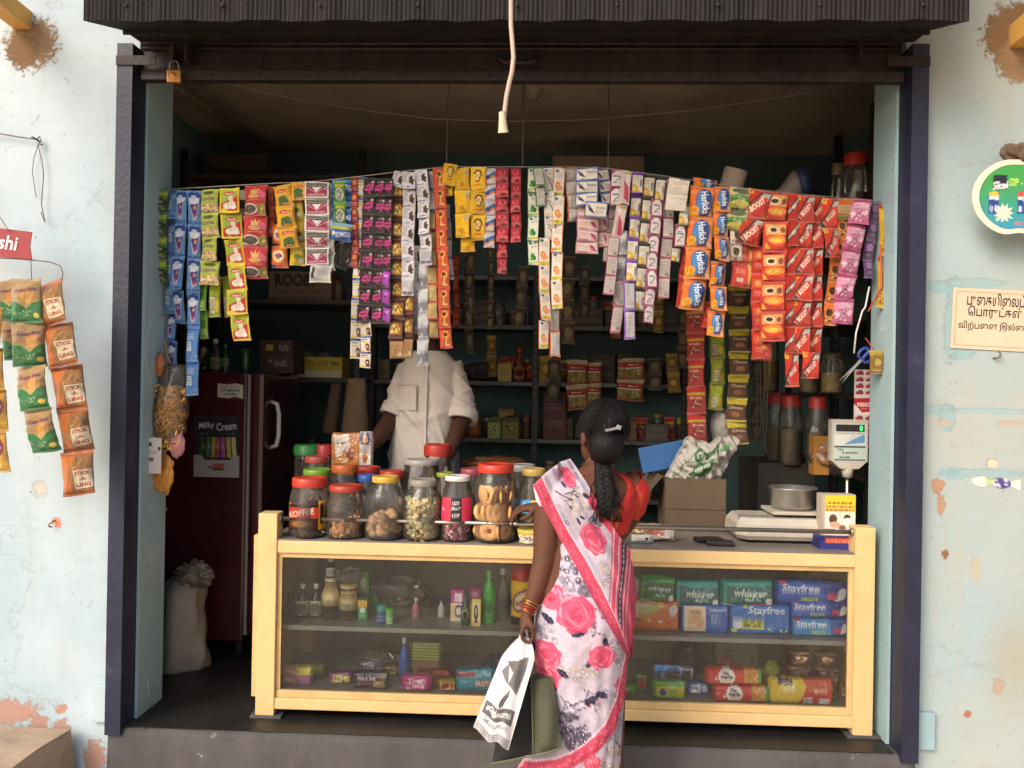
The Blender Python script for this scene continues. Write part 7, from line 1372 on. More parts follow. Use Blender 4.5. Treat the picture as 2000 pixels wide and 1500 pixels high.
for i, (px, y0, y1, wd, n_) in enumerate(((1250, 560, 640, 22, 2), (1290, 520, 650, 18, 3), (1335, 600, 720, 22, 3), (1205, 590, 660, 22, 2), (960, 655, 735, 18, 2), (1140, 520, 620, 20, 3), (892, 500, 640, 14, 4), (1480, 700, 860, 24, 4))):
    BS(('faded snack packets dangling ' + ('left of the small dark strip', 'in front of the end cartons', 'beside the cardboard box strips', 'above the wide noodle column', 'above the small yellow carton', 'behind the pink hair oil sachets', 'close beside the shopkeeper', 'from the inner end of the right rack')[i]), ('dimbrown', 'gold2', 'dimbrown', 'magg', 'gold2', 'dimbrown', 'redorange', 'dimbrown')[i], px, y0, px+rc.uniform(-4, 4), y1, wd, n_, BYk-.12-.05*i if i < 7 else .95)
# ------------------------------------------------------------------ people
def skinmat(name, c, rough=.62):
    m = mat(name, c, rough, var=.12, scale=14, bump=.08, bscale=90, spec=.25, chip=(('4a2c20', 6, .56, .35),)); bs = m.node_tree.nodes['Principled BSDF']
    bs.inputs['Subsurface Weight'].default_value = .08; bs.inputs['Subsurface Radius'].default_value = (.01, .004, .002); return m
skin_w = skinmat('brown_skin', '5f3c2c'); skin_m = skinmat('dark_brown_skin', '4c3022')
def remesh(mb, name, voxel, it=4):
    me = mb.mesh(name+'_raw', []); o = bpy.data.objects.new('tmp', me); COL.objects.link(o)
    m = o.modifiers.new('r', 'REMESH'); m.mode = 'VOXEL'; m.voxel_size = voxel; m.use_smooth_shade = True
    s = o.modifiers.new('s', 'SMOOTH'); s.factor = .5; s.iterations = it
    dg = bpy.context.evaluated_depsgraph_get(); r = bpy.data.meshes.new_from_object(o.evaluated_get(dg)); r.name = name
    bpy.data.objects.remove(o); bpy.data.meshes.remove(me); r.materials.clear(); return r
class Trunk:
    """body of stacked oval sections; rows = (photo row, centre column, half width px, half depth m, centre Y)"""
    def __init__(s, rows, Y):
        s.Y = Y; k = ppm(Y); s.z = []; s.c = []; s.rx = []; s.ry = []; s.cy = []
        for (py, cx, hw, dp, cy) in rows:
            p = W(cx, py, Y); s.z.append(p.z); s.c.append(p.x); s.rx.append(hw/k); s.ry.append(dp); s.cy.append(Y+cy)
        o = np.argsort(s.z); s.z, s.c, s.rx, s.ry, s.cy = [np.array(a)[o] for a in (s.z, s.c, s.rx, s.ry, s.cy)]
    def at(s, z): return [np.interp(z, s.z, a) for a in (s.c, s.cy, s.rx, s.ry)]
    def pt(s, z, th, off=0):
        c, cy, rx, ry = s.at(z); p = 2.4; a, b = np.cos(th), np.sin(th); q = (np.abs(a)**p+np.abs(b)**p)**(-1/p)
        return np.array([c+(rx+off)*a*q, cy+(ry+off)*b*q, z+0*th])
    def rings(s, z0, z1, n, m=40):
        return [[Vector(s.pt(z, t)) for t in np.linspace(0, 2*np.pi, m, endpoint=False)] for z in np.linspace(z0, z1, n)]
    def back(s, x, z, off):
        c, cy, rx, ry = s.at(z); d = np.clip(1-np.abs((x-c)/(rx+off))**2.4, .03, 1); return cy-(ry+off)*d**(1/2.4)
def ball(mb, c, r, n=20, rot=None):
    rings = []; M = rot.to_matrix() if rot else Matrix.Identity(3)
    for j in range(1, n):
        a = math.pi*j/n; rings.append([Vector(c)+M @ Vector((r[0]*math.sin(a)*math.cos(2*math.pi*k/n), r[1]*math.sin(a)*math.sin(2*math.pi*k/n), -r[2]*math.cos(a))) for k in range(n)])
    mb.loft(rings, True, True)
def head(mb, c, s, yaw, face=True):
    """skull, jaw, nose, brow, lips, ears; looks along +Y turned by yaw"""
    M = Euler((0, 0, yaw)); m = M.to_matrix(); c = Vector(c); P = lambda x, y, z: c + m @ Vector((x*s, y*s, z*s))
    ball(mb, P(0, -.01, .02), (.078*s, .096*s, .100*s), 24, M); ball(mb, P(0, .03, -.045), (.058*s, .06*s, .07*s), 20, M)
    ball(mb, P(0, .062, -.095), (.026*s, .022*s, .02*s), 12, M)
    ball(mb, P(0, .094, -.022), (.012*s, .018*s, .024*s), 10, M); ball(mb, P(0, .1, -.036), (.017*s, .012*s, .01*s), 10, M)
    for q in (-1, 1):
        ball(mb, P(q*.032, .076, .012), (.018*s, .012*s, .01*s), 10, M); ball(mb, P(q*.034, .074, .03), (.026*s, .014*s, .007*s), 10, M)
        ball(mb, P(q*.08, -.005, -.01), (.008*s, .02*s, .032*s), 12, Euler((R(-8), 0, yaw+q*.3)))
    ball(mb, P(0, .086, -.066), (.024*s, .011*s, .006*s), 10, M); ball(mb, P(0, .085, -.076), (.02*s, .011*s, .007*s), 10, M)
def finger(mb, pts, r0=.0085, r1=.0065):
    n = len(pts); mb.tube(pts, [r0+(r1-r0)*i/(n-1) for i in range(n)], 10); ball(mb, pts[-1], (r1, r1, r1), 8)

# ---- the customer, seen from behind
YW = -.30; WP = lambda px, py, dy=0.: W(px, py, YW+dy)
trunk = Trunk([(898, 1170, 21, .048, .02), (912, 1168, 26, .05, .015), (924, 1164, 48, .056, .01), (938, 1162, 72, .07, .0), (955, 1160, 82, .085, -.005), (985, 1158, 80, .098, -.005), (1030, 1154, 70, .098, 0), (1058, 1150, 66, .096, .005), (1100, 1146, 74, .108, 0), (1150, 1142, 86, .125, -.01), (1200, 1138, 90, .13, -.015), (1250, 1135, 86, .122, -.01), (1300, 1134, 78, .11, 0)], YW)
b = MB(); b.loft(trunk.rings(trunk.z[0], trunk.z[-1], 44), True, True)
hc = WP(1175, 850, .015); head(b, hc, .95, R(28))
b.tube([WP(1170, 925, .01), WP(1172, 900, .015), WP(1175, 872, .012)], [.056, .047, .05], 20)
# left arm hanging, holding the bags
LA = [WP(1092, 940, 0), WP(1076, 962, -.005), WP(1068, 1035, -.025), WP(1063, 1092, -.045), WP(1048, 1150, -.07), WP(1031, 1193, -.09)]
b.tube(LA, [.045, .05, .046, .0385, .032, .0215], 18)
ball(b, LA[1], (.05, .05, .05), 16)
wr = LA[-1]; h1 = WP(1024, 1222, -.097)
b.loft([[p + Vector((rx*math.cos(a), ry*math.sin(a), 0)) for a in [2*math.pi*k/16 for k in range(16)]] for p, rx, ry in ((wr, .02, .023), (wr+(h1-wr)*.4, .02, .034), (wr+(h1-wr)*.85, .017, .039), (h1, .014, .037))], True, True)
for i in range(4):
    y_ = -.033+i*.022; L = (.9, 1.05, 1.0, .8)[i]; k0 = h1+Vector((0, y_, .004))
    finger(b, [k0, k0+Vector((-.008, 0, -.022*L)), k0+Vector((-.004, 0, -.044*L)), k0+Vector((.012, 0, -.054*L)), k0+Vector((.026, 0, -.046*L))])
k0 = wr+(h1-wr)*.45+Vector((.008, -.028, 0)); finger(b, [k0, k0+Vector((.014, -.012, -.022)), k0+Vector((.018, -.006, -.046)), k0+Vector((.014, .004, -.064))], .0105, .0075)
# right arm reaching across in front to the jars
RA = [WP(1226, 940, 0), WP(1238, 962, .02), WP(1226, 1010, .11), WP(1205, 1046, .2), WP(1130, 1018, .28), WP(1058, 990, .35)]
b.tube(RA, [.045, .047, .043, .037, .032, .021], 18); ball(b, RA[1], (.048, .05, .05), 16)
w2 = RA[-1]; h2 = WP(1022, 992, .375)
b.loft([[p + Vector((0, ry*math.cos(a), rx*math.sin(a))) for a in [2*math.pi*k/16 for k in range(16)]] for p, rx, ry in ((w2, .02, .024), (w2+(h2-w2)*.4, .019, .035), (w2+(h2-w2)*.85, .016, .04), (h2, .013, .038))], True, True)
for i in range(4):
    y_ = .03-i*.02; L = (.85, 1, 1.05, .95)[i]; k0 = h2+Vector((.004, y_, -.002)); dz = -.004*i
    finger(b, [k0, k0+Vector((-.022*L, 0, .002+dz)), k0+Vector((-.04*L, 0, -.012+dz)), k0+Vector((-.048*L, .002, -.034+dz)), k0+Vector((-.046*L, .002, -.048+dz))])
k0 = w2+(h2-w2)*.4+Vector((0, -.026, -.008)); finger(b, [k0, k0+Vector((-.016, -.016, -.016)), k0+Vector((-.034, -.012, -.028)), k0+Vector((-.05, -.004, -.034))], .0105, .0075)
# legs and feet under the sari
for s_ in (-1, 1):
    cx_ = trunk.at(W(1138, 1250, YW).z)[0]; x_ = cx_+s_*.075
    b.tube([(x_, YW, W(1138, 1230, YW).z), (x_, YW, .05), (x_, YW+.01, -.12), (x_, YW-.01, -.3), (x_, YW-.005, GZ+.07)], [.08, .075, .055, .048, .034], 16)
    b.loft([[Vector((x_+rx*math.cos(a), y, GZ+.004+hz*(.5+.5*math.sin(a)))) for a in [2*math.pi*k/14 for k in range(14)]] for y, rx, hz in ((YW-.06, .022, .05), (YW-.03, .03, .09), (YW+.03, .034, .075), (YW+.1, .042, .045), (YW+.15, .04, .025), (YW+.165, .025, .015))], True, True)
lady = link('person', remesh(b, 'person', .0052, 5)); lady.data.materials.append(skin_w)
tag(lady, 'woman in a white floral sari with pink borders standing at the counter, holding bags', 'person')
# eyes on the face
for q in (-1, 1):
    p = Vector(hc)+Euler((0, 0, R(28))).to_matrix() @ Vector((q*.032, .084, .012)); mb = MB(); ball(mb, p, (.009, .006, .006), 12); mb.build('eye', mat('eye_white', 'd8d0c8', .2), lady)
    mb = MB(); ball(mb, p+Euler((0, 0, R(28))).to_matrix() @ Vector((0, .004, 0)), (.004, .003, .004), 10); mb.build('pupil', mat('eye_dark', '1c1210', .2), lady)
# hair: close cap with a parting of combed strands, gathered at the nape into a plait
hairm, nt_, bs_ = nodemat('black_hair'); N = nt_.nodes.new; L = nt_.links.new
bs_.inputs['Base Color'].default_value = (.006, .0045, .004, 1); bs_.inputs['Roughness'].default_value = .5; bs_.inputs['Specular IOR Level'].default_value = .22
tc_ = N('ShaderNodeTexCoord'); mp_ = N('ShaderNodeMapping'); mp_.inputs['Scale'].default_value = (90, 90, 14); nz_ = N('ShaderNodeTexNoise'); nz_.inputs['Scale'].default_value = 3; nz_.inputs['Detail'].default_value = 4
L(tc_.outputs['Object'], mp_.inputs[0]); L(mp_.outputs[0], nz_.inputs['Vector']); bp_ = N('ShaderNodeBump'); bp_.inputs['Strength'].default_value = .7; bp_.inputs['Distance'].default_value = .006; L(nz_.outputs[0], bp_.inputs['Height']); L(bp_.outputs[0], bs_.inputs['Normal'])
hb = MB(); yaw = R(28); M = Euler((0, 0, yaw)).to_matrix(); n1, n2 = 40, 72; rings = []
for j in range(n1):
    ph_ = math.pi*(.02+.60*j/(n1-1)); ring = []
    for k in range(n2):
        a = 2*math.pi*k/n2; front = max(0, math.cos(a-math.pi/2))      # +Y of the head is its face
        ph2 = ph_*(1-.42*front**1.6); st = 1+.012*math.sin(a*31+3*math.sin(ph_*2))+.02*math.sin(5*a+j*.2)
        v = Vector((.082*math.sin(ph2)*math.cos(a)*st, .101*math.sin(ph2)*math.sin(a)*st-.012, .104*math.cos(ph2)*st+.022))
        ring.append(Vector(hc)+M @ v)
    rings.append(ring)
hb.loft(rings, True, True)
# the gathered mass below the crown and the plait
def plait(pts, radii):
    out = []
    for i in range(len(pts)): out.append((Vector(pts[i]), radii[i]))
    return out
hb.tube([WP(1190, 845, -.075), WP(1182, 875, -.08), WP(1178, 900, -.075)], [.052, .058, .042], 20)
for i in range(420):   # combed strands lying over the cap, drawn back to the nape
    a = random.uniform(-3.4, .3); p1_ = random.uniform(1.1, 1.85); pts_ = []; rr = 1.006+.022*random.random(); dr_ = random.uniform(-.12, .12)
    for q in range(6):
        ph_ = .12+(p1_-.12)*q/5; aa = a+(-1.57-a)*.35*(q/5)**2+dr_*math.sin(q); pts_.append(Vector(hc)+M @ Vector((.082*math.sin(ph_)*math.cos(aa)*rr, .101*math.sin(ph_)*math.sin(aa)*rr-.012, .104*math.cos(ph_)*rr+.022)))
    hb.tube(pts_, .0008, 3)
for i in range(70):    # flyaway strands round the nape and crown
    a = random.uniform(-2.8, -.3); r0 = random.uniform(.55, 1.0); v0 = Vector((.088*math.cos(a), .107*math.sin(a)-.012, .02-.07*r0)); p0_ = Vector(hc)+M @ v0; d_ = Vector((random.uniform(-.3, .3), -.3, -1)).normalized()*random.uniform(.02, .05)
    hb.tube([p0_, p0_+d_*.5+Vector((random.uniform(-.006, .006), -.004, 0)), p0_+d_+Vector((random.uniform(-.014, .014), 0, 0))], .0006, 3)
hair_o = hb.build('hair', hairm, lady)
pb = MB(); path = [WP(x, y, d) for x, y, d in ((1178, 893, -.075), (1177, 915, -.088), (1180, 940, -.108), (1183, 965, -.12), (1183, 988, -.125), (1180, 1008, -.123))]
rad = [.028, .025, .03, .031, .026, .012]
for st in range(3):
    pp = []; rr = []
    for i in range(46):
        f_ = i/45*(len(path)-1); i0 = min(int(f_), len(path)-2); u_ = f_-i0; c_ = path[i0].lerp(path[i0+1], u_); r_ = rad[i0]*(1-u_)+rad[i0+1]*u_
        a = i*.62+st*2.094; pp.append(c_+Vector((r_*.52*math.sin(a), -abs(r_*.3*math.sin(2*a))*.7, .004*math.sin(a*2)))); rr.append(r_*.62)
    pb.tube(pp, rr, 12)
g = np.random.default_rng(12)
for i in range(170):   # loose strands
    c_ = path[g.integers(2, 5)]; a = g.uniform(-1, 1); p0_ = c_+Vector((a*.035, -.01, .0)); pb.tube([p0_, p0_+Vector((a*.012, -.006, -.02)), p0_+Vector((a*.016+g.normal(0, .006), .0, -.05))], .0008, 4)
pb.build('plait', hairm, lady)
cl = WP(1196, 838, -.14); cb_ = MB(); cb_.box((0, 0, 0), (.05, .008, .009), Euler((0, R(-12), R(10))), 0, .002); cb_.box((.02, -.003, .006), (.016, .008, .014), Euler((0, R(20), 0)), 0, .002); cb_.build('hair_clip', mat('silver_clip', 'b8b4b8', .25, .9), lady, cl)
# blouse with a scooped back, red with yellow stripes
def stripes(c):
    for i in range(38): c.rect(i/38, 0, i/38+.0035, 1, 'c8924a')
    c.speck(.5, .5, .5, .5, ['b82c2c'], 120, .006, .5)
blcv = P_(.3, 'b8302e', stripes, 700)
m = 120; nv_ = 26; th = np.linspace(0, 2*np.pi, m+1); P = np.zeros((nv_, m+1, 3))
zbot = W(1150, 1036, YW).z
for i, t_ in enumerate(th):
    back = max(0, -math.sin(t_)); side = abs(math.cos(t_))
    c0 = 1172; ptop = 930 if back > 0 else 945
    x_rel = math.cos(t_)
    if back > 0:
        d_ = abs(x_rel-.16)/.62; ptop = 922+76*max(0, 1-d_**2.6) if d_ < 1 else 922+12*(d_-1)
    else: ptop = 930+60*max(0, 1-(abs(x_rel)/.6)**2)
    ztop = W(1150, ptop, YW).z
    for j in range(nv_):
        z = ztop+(zbot-ztop)*j/(nv_-1); P[j, i] = trunk.pt(z, np.array(t_), .007+.0016*math.sin(9*t_+j*.3))
link('blouse', grid_mesh('blouse', P, blcv, CLOTH, thick=(0, 0, .0015)), lady)
for nm, arm in (('sleeve', RA),):
    pts = [arm[0], arm[1], arm[1].lerp(arm[2], .6)]; rr = [.052, .056, .053]; nvs = 14; P = np.zeros((nvs, 33, 3))
    for j in range(nvs):
        f_ = j/(nvs-1)*2; i0 = min(int(f_), 1); u_ = f_-i0; c_ = pts[i0].lerp(pts[i0+1], u_); r_ = rr[i0]*(1-u_)+rr[i0+1]*u_; ax = (pts[i0+1]-pts[i0]).normalized(); a_ = ax.cross(Vector((0, 1, .3))).normalized(); b2 = ax.cross(a_)
        for k in range(33): P[j, k] = c_+(a_*math.cos(2*math.pi*k/32)+b2*math.sin(2*math.pi*k/32))*(r_+.0015*math.sin(k*1.3+j))
    link(nm, grid_mesh(nm, P, blcv, CLOTH, thick=(0, 0, .0015)), lady)

# ---- sari cloth print
def rose(c, x, y, r, A=1.):
    pts = []; k = 16; ph = random.uniform(0, 6)
    for i in range(64):
        a = 2*math.pi*i/64; q = r*(1+.09*abs(math.sin(3.5*a+ph))+.05*math.sin(8*a+ph)); pts.append((x+q*math.cos(a), y+q*math.sin(a)*.94/c.asp))
    c.poly(pts, 'c4506a')
    for i in range(26):
        a = random.uniform(0, 6.28); q = r*math.sqrt(random.random())*.86; aa = a+1.57; l = r*random.uniform(.18, .4)
        px, py = x+q*math.cos(a), y+q*math.sin(a)/c.asp
        arc = [(px+l*t*math.cos(aa)+.25*l*(1-t*t)*math.cos(a), py+(l*t*math.sin(aa)+.25*l*(1-t*t)*math.sin(a))/c.asp) for t in (-1, -.5, 0, .5, 1)]
        c.line(arc, r*random.uniform(.05, .12), random.choice(['d6788c', 'b03a54', 'dc94a2', 'a83250', 'ca5a72']), .75)
    for q in (.16, .3): c.line([(x+q*r*math.cos(t), y+q*r*math.sin(t)/c.asp) for t in np.linspace(0, 5, 12)], r*.06, 'b8263f', .8)
def leaf(c, x, y, r, a): c.ell(x, y, r, r*.48/c.asp, '262238', a); c.line([(x-r*.8*math.cos(R(a)), y-r*.8*math.sin(R(a))/c.asp), (x+r*.8*math.cos(R(a)), y+r*.8*math.sin(R(a))/c.asp)], r*.07, '6a6480')
def cluster(c, x, y, rx, ry, n=26, tone=0, s=.013):
    cols = [['8f8894', 'a8a0a6', '7a7482'], ['4f485a', '6a6274', '3f3a4c'], ['a89c98', 'b8aca6', '958a88']][tone]
    for i in range(n):
        a = random.uniform(0, 6.28); q = math.sqrt(random.random()); px, py = x+rx*q*math.cos(a), y+ry*q*math.sin(a); k = s*random.uniform(.7, 1.2); col = random.choice(cols)
        for p in range(5): c.ell(px+k*.62*math.cos(p*1.257+a), py+k*.62*math.sin(p*1.257+a)/c.asp, k*.46, k*.42/c.asp, col, 0, .9)
        c.ell(px, py, k*.22, k*.22/c.asp, 'e0d8dc')
def wash(c, x, y, rx, ry, col, n=14):
    for i in range(n): a = random.uniform(0, 6.28); q = random.random(); c.ell(x+rx*q*math.cos(a), y+ry*q*math.sin(a), rx*random.uniform(.15, .4), ry*random.uniform(.15, .4), col, random.uniform(0, 180), .16)
def twig(c, x, y, L, a, d=0):
    if d > 2: return
    x1, y1 = x+L*math.cos(R(a)), y+L*math.sin(R(a))/c.asp; c.line([(x, y), (x1, y1)], L*.07, '3f3a4e', .9)
    for s_ in (-1, 1): twig(c, x+(x1-x)*random.uniform(.4, .9), y+(y1-y)*random.uniform(.4, .9), L*.55, a+s_*random.uniform(25, 50), d+1)
    if d > 0: leaf(c, x1, y1, L*.2, a)
random.seed(21)
# skirt canvas: 1 unit wide = 320 photo px (960..1280), rows 1040..1780
SKW, SKX, SKY0, SKH = 320., 980., 1040., 740.
sk_cv = Cv(SKH/SKW, 'b3a7b6', 620)
for i in range(160): sk_cv.ell(random.random(), random.random(), random.uniform(.03, .12), random.uniform(.008, .03), random.choice(['a89cac', 'c4bac8', 'b4a8b2', 'a094a2', 'c8b4c0']), random.uniform(0, 180), .3)
U = lambda px: (px-SKX)/SKW
V = lambda py: (py-SKY0)/SKH
q = SKW
for (x, y, rx, ry, col) in ((1150, 1100, 70, 40, 'b0a4b4'), (1190, 1260, 60, 60, 'a49498'), (1120, 1290, 60, 30, '988a90'), (1190, 1390, 40, 60, '9a9096'), (1100, 1390, 50, 50, '8a8290'), (1160, 1220, 50, 40, 'd0b4c0'), (1130, 1340, 50, 30, 'ccc6d0'), (1170, 1480, 40, 60, 'b8b0b8'), (1080, 1240, 30, 60, 'c8bcc8'), (1110, 1560, 90, 60, 'c0b8c4')): wash(sk_cv, U(x), V(y), rx/q, ry/SKH, col, 24)
for (x, y, rx, ry, n, t_) in ((1108, 1092, 26, 16, 22, 1), (1135, 1128, 34, 18, 34, 1), (1100, 1125, 24, 12, 18, 0), (1196, 1245, 14, 36, 30, 0), (1215, 1180, 12, 40, 34, 1), (1125, 1285, 40, 14, 30, 2), (1175, 1340, 26, 22, 28, 0), (1108, 1395, 34, 34, 60, 1), (1135, 1420, 24, 22, 36, 1), (1195, 1405, 18, 40, 40, 0), (1190, 1460, 24, 26, 30, 2), (1080, 1370, 18, 30, 24, 0), (1070, 1220, 16, 26, 18, 0), (1150, 1560, 60, 40, 50, 0), (1060, 1600, 40, 50, 40, 1), (1230, 1300, 20, 60, 30, 0), (1020, 1200, 20, 60, 30, 0), (1255, 1450, 20, 60, 30, 1), (1020, 1420, 20, 60, 30, 0)): cluster(sk_cv, U(x), V(y), rx/q, ry/SKH, n, t_, .0155)
for (x, y, L, a) in ((1110, 1345, 34, -20), (1150, 1345, 30, 160), (1095, 1330, 26, 60), (1180, 1215, 26, 200), (1195, 1420, 30, 60), (1150, 1160, 24, 30), (1140, 1470, 26, -60)): twig(sk_cv, U(x), V(y), L/q, a)
for (x, y, r, a) in ((1072, 1190, 13, 30), (1128, 1208, 16, 160), (1148, 1193, 11, -20), (1148, 1264, 11, 130), (1098, 1288, 13, 30), (1082, 1312, 12, 60), (1176, 1228, 11, 80), (1168, 1325, 12, 20), (1062, 1318, 10, 10), (1150, 1335, 14, -35)): leaf(sk_cv, U(x), V(y), r/q, a)
for (x, y, r) in ((1078, 1150, 24), (1122, 1176, 34), (1068, 1258, 26), (1066, 1298, 27), (1168, 1255, 23), (1206, 1312, 14), (1152, 1455, 15), (1030, 1260, 24), (1240, 1210, 20), (1110, 1640, 30), (1180, 1580, 28), (1040, 1540, 26)): rose(sk_cv, U(x), V(y), r/q)
sk_cv.poly([(U(1143), V(1352)), (U(1176), V(1325)), (U(1160), V(1340)), (U(1145), V(1348))], 'd8304e')
bpts = [(1228, 1262), (1218, 1300), (1206, 1345), (1185, 1390), (1150, 1425), (1105, 1455), (1050, 1482), (1000, 1500)]
sk_cv.line([(U(x), V(y)) for x, y in bpts], 26/q, 'c04a62'); sk_cv.line([(U(x-11), V(y-9)) for x, y in bpts], 2.2/q, 'f2d4d8'); sk_cv.line([(U(x+4), V(y+3)) for x, y in bpts], 12/q, 'c8445e', .5)
sk_cv.line([(U(x+9), V(y+9)) for x, y in bpts], 1.8/q, 'a03048', .6)
for i in range(220):
    x = random.randint(0, len(bpts)-2); f_ = random.random(); a, b2 = bpts[x], bpts[x+1]; sk_cv.ell(U(a[0]+(b2[0]-a[0])*f_+random.uniform(-9, 9)), V(a[1]+(b2[1]-a[1])*f_+random.uniform(-9, 9)), 2/q, 2/SKH, random.choice(['b83a56', 'e8869a']), 0, .6)
tab = np.array([(1044, 1096, 1212), (1060, 1088, 1219), (1080, 1085, 1226), (1110, 1075, 1234), (1150, 1056, 1239), (1200, 1044, 1234), (1250, 1042, 1227), (1300, 1048, 1221), (1350, 1056, 1217), (1400, 1062, 1213), (1450, 1052, 1210), (1500, 1014, 1207), (1560, 1000, 1206), (1650, 990, 1206), (1760, 980, 1208)], float)
ny, nx = 230, 200; pys = np.linspace(1044, 1758, ny); P = np.zeros((ny, nx+1, 3)); UU = np.zeros((ny, nx+1)); VV = np.zeros((ny, nx+1)); k = ppm(YW)
for j, py in enumerate(pys):
    l_, r_ = np.interp(py, tab[:, 0], tab[:, 1]), np.interp(py, tab[:, 0], tab[:, 2]); cpx = (l_+r_)/2; hw = (r_-l_)/2; f_ = (py-1044)/714; c_ = W(cpx, py, YW); dep = np.interp(py, [1044, 1100, 1200, 1300, 1450, 1760], [.105, .118, .142, .135, .13, .16]); cy = YW+np.interp(py, [1044, 1200, 1760], [.0, -.015, 0])
    ph = np.linspace(-np.pi, np.pi, nx+1)                     # 0 = straight behind her
    fold = 1+(.006+.03*f_**1.2)*np.sin(7*ph+2.2*f_*3+1)+(.004+.022*f_)*np.sin(13*ph-5*f_)+.008*np.sin(5*ph+26*f_)+.020*f_*np.sin(23*ph+3*f_)+.008*np.sin(17*ph+11*f_)*np.clip(f_*3, 0, 1)+.006*np.sin(3*ph-38*f_+2*np.sin(ph*2))+.016*np.exp(4*(np.cos(2.2*ph+46*f_+1.5*np.sin(3*ph))-1))*np.exp(-((f_-.3)/.2)**2)+.012*np.exp(5*(np.cos(-3.1*ph+58*f_+.7)-1))*np.exp(-((f_-.45)/.25)**2)
    # edge of the outer wrap, a real step in the cloth
    xs_ = cpx+hw*np.sin(ph); be = np.interp(py, [b_[1] for b_ in bpts], [b_[0] for b_ in bpts]) if py > 1262 else 1300
    step = .006*(1/(1+np.exp(np.clip((xs_-be-12)/2.5, -30, 30))))*(np.abs(ph) < 1.4)
    sx, sy = np.sin(ph), np.cos(ph); p = 2.2; qn = (np.abs(sx)**p+np.abs(sy)**p)**(-1/p)
    P[j, :, 0] = c_.x+(hw/k)*sx*qn*(1+(fold-1)*.5); P[j, :, 1] = cy-(dep*fold+step)*sy*qn; P[j, :, 2] = c_.z
    s1 = np.where(np.abs(ph) < 1.05, np.sin(ph), np.sign(ph)*(math.sin(1.05)+(np.abs(ph)-1.05)*.55)); UU[j] = U(cpx+hw*s1); VV[j] = V(py)
skirt = link('sari_skirt', grid_mesh('sari_skirt', P, sk_cv, CLOTH, uv=(np.clip(UU, 0, 1), VV), thick=(0, .002, 0), back=(.7, .66, .7)), lady)
# pallu over the left shoulder, across the back to the right hip
plw = Cv(2.4, 'b6aab8', 330); random.seed(4); A_ = 2.4
for i in range(90): plw.ell(random.random(), random.random(), random.uniform(.05, .2), random.uniform(.01, .05), random.choice(['aa9eac', 'c6bcc8', 'a69aa4', 'cab8c4']), random.uniform(0, 180), .3)
for (x, y, rx, ry, col) in ((.6, .2, .3, .08, 'b8aca8'), (.5, .45, .3, .06, 'd2c8d2'), (.6, .62, .3, .05, 'a8a0a2'), (.4, .12, .2, .06, 'ccc2cc')): wash(plw, x, y, rx, ry, col, 26)
cluster(plw, .68, .2, .24, .06, 44, 2, .03); cluster(plw, .8, .33, .14, .03, 16, 1, .03); cluster(plw, .45, .56, .18, .06, 34, 2, .03); cluster(plw, .26, .2, .08, .06, 16, 0, .03); cluster(plw, .85, .08, .1, .04, 18, 0, .03); cluster(plw, .4, .75, .12, .05, 20, 1, .03)
twig(plw, .34, .1, .26, 40); twig(plw, .5, .14, .22, 10); leaf(plw, .56, .1, .05, 60); leaf(plw, .86, .2, .06, 40)
rose(plw, .72, .085, .13); rose(plw, .56, .385, .2); leaf(plw, .5, .275, .05, 100); leaf(plw, .6, .27, .04, 40)
plw.poly([(.84, .22), (1, .2), (1, .46), (.9, .44)], 'd2455f')
# striped end of the pallu
plw.poly([(.22, .68), (.62, .53), (1, .38), (1, 1), (.2, 1)], 'c45068', 1)
for o_, wd_, col in ((.0, .02, 'd8bcc2'), (.06, .02, 'd8bcc2'), (.115, .085, '262238'), (.165, .02, 'd8bcc2'), (.22, .02, 'd8bcc2')):
    plw.line([(.2, .71+o_), (.62, .55+o_), (1.0, .40+o_)], wd_, col)
plw.line([(.2, .825), (.62, .665), (1.0, .515)], .03, '8a8494', .8)
for i in range(14): plw.ell(.24+i*.055, .81-i*.0215, .02, .008, 'b8b2c0', 30*i, .8)
plw.rect(0, 0, .215, 1, 'c24c64'); plw.rect(.215, 0, .235, 1, 'dcc4ca'); plw.rect(.02, 0, .035, 1, 'b83a54', .6); plw.rect(.165, 0, .18, 1, 'b83a54', .6)
for i in range(420): plw.ell(random.uniform(.03, .17), random.random(), .012, .004, random.choice(['c03a56', 'e4788c', 'b83450']), random.uniform(0, 180), .6)
Lc = np.array([(-.12, 1052, 985), (-.05, 1040, 955), (0, 1042, 943), (.15, 1066, 995), (.3, 1092, 1042), (.45, 1124, 1092), (.6, 1152, 1145), (.8, 1190, 1208), (1, 1228, 1276)]); Rc = np.array([(-.12, 1122, 930), (-.05, 1118, 905), (0, 1114, 896), (.15, 1142, 935), (.3, 1172, 988), (.45, 1204, 1036), (.6, 1230, 1072), (.8, 1240, 1150), (1, 1232, 1268)])
tt = np.concatenate([np.linspace(-.12, 0, 14, endpoint=False), np.linspace(0, 1, 190)]); ns = 90; P = np.zeros((len(tt), ns, 3)); UU = np.zeros((len(tt), ns)); VV = np.zeros((len(tt), ns))
skz = P
tab_hw = lambda z: 0
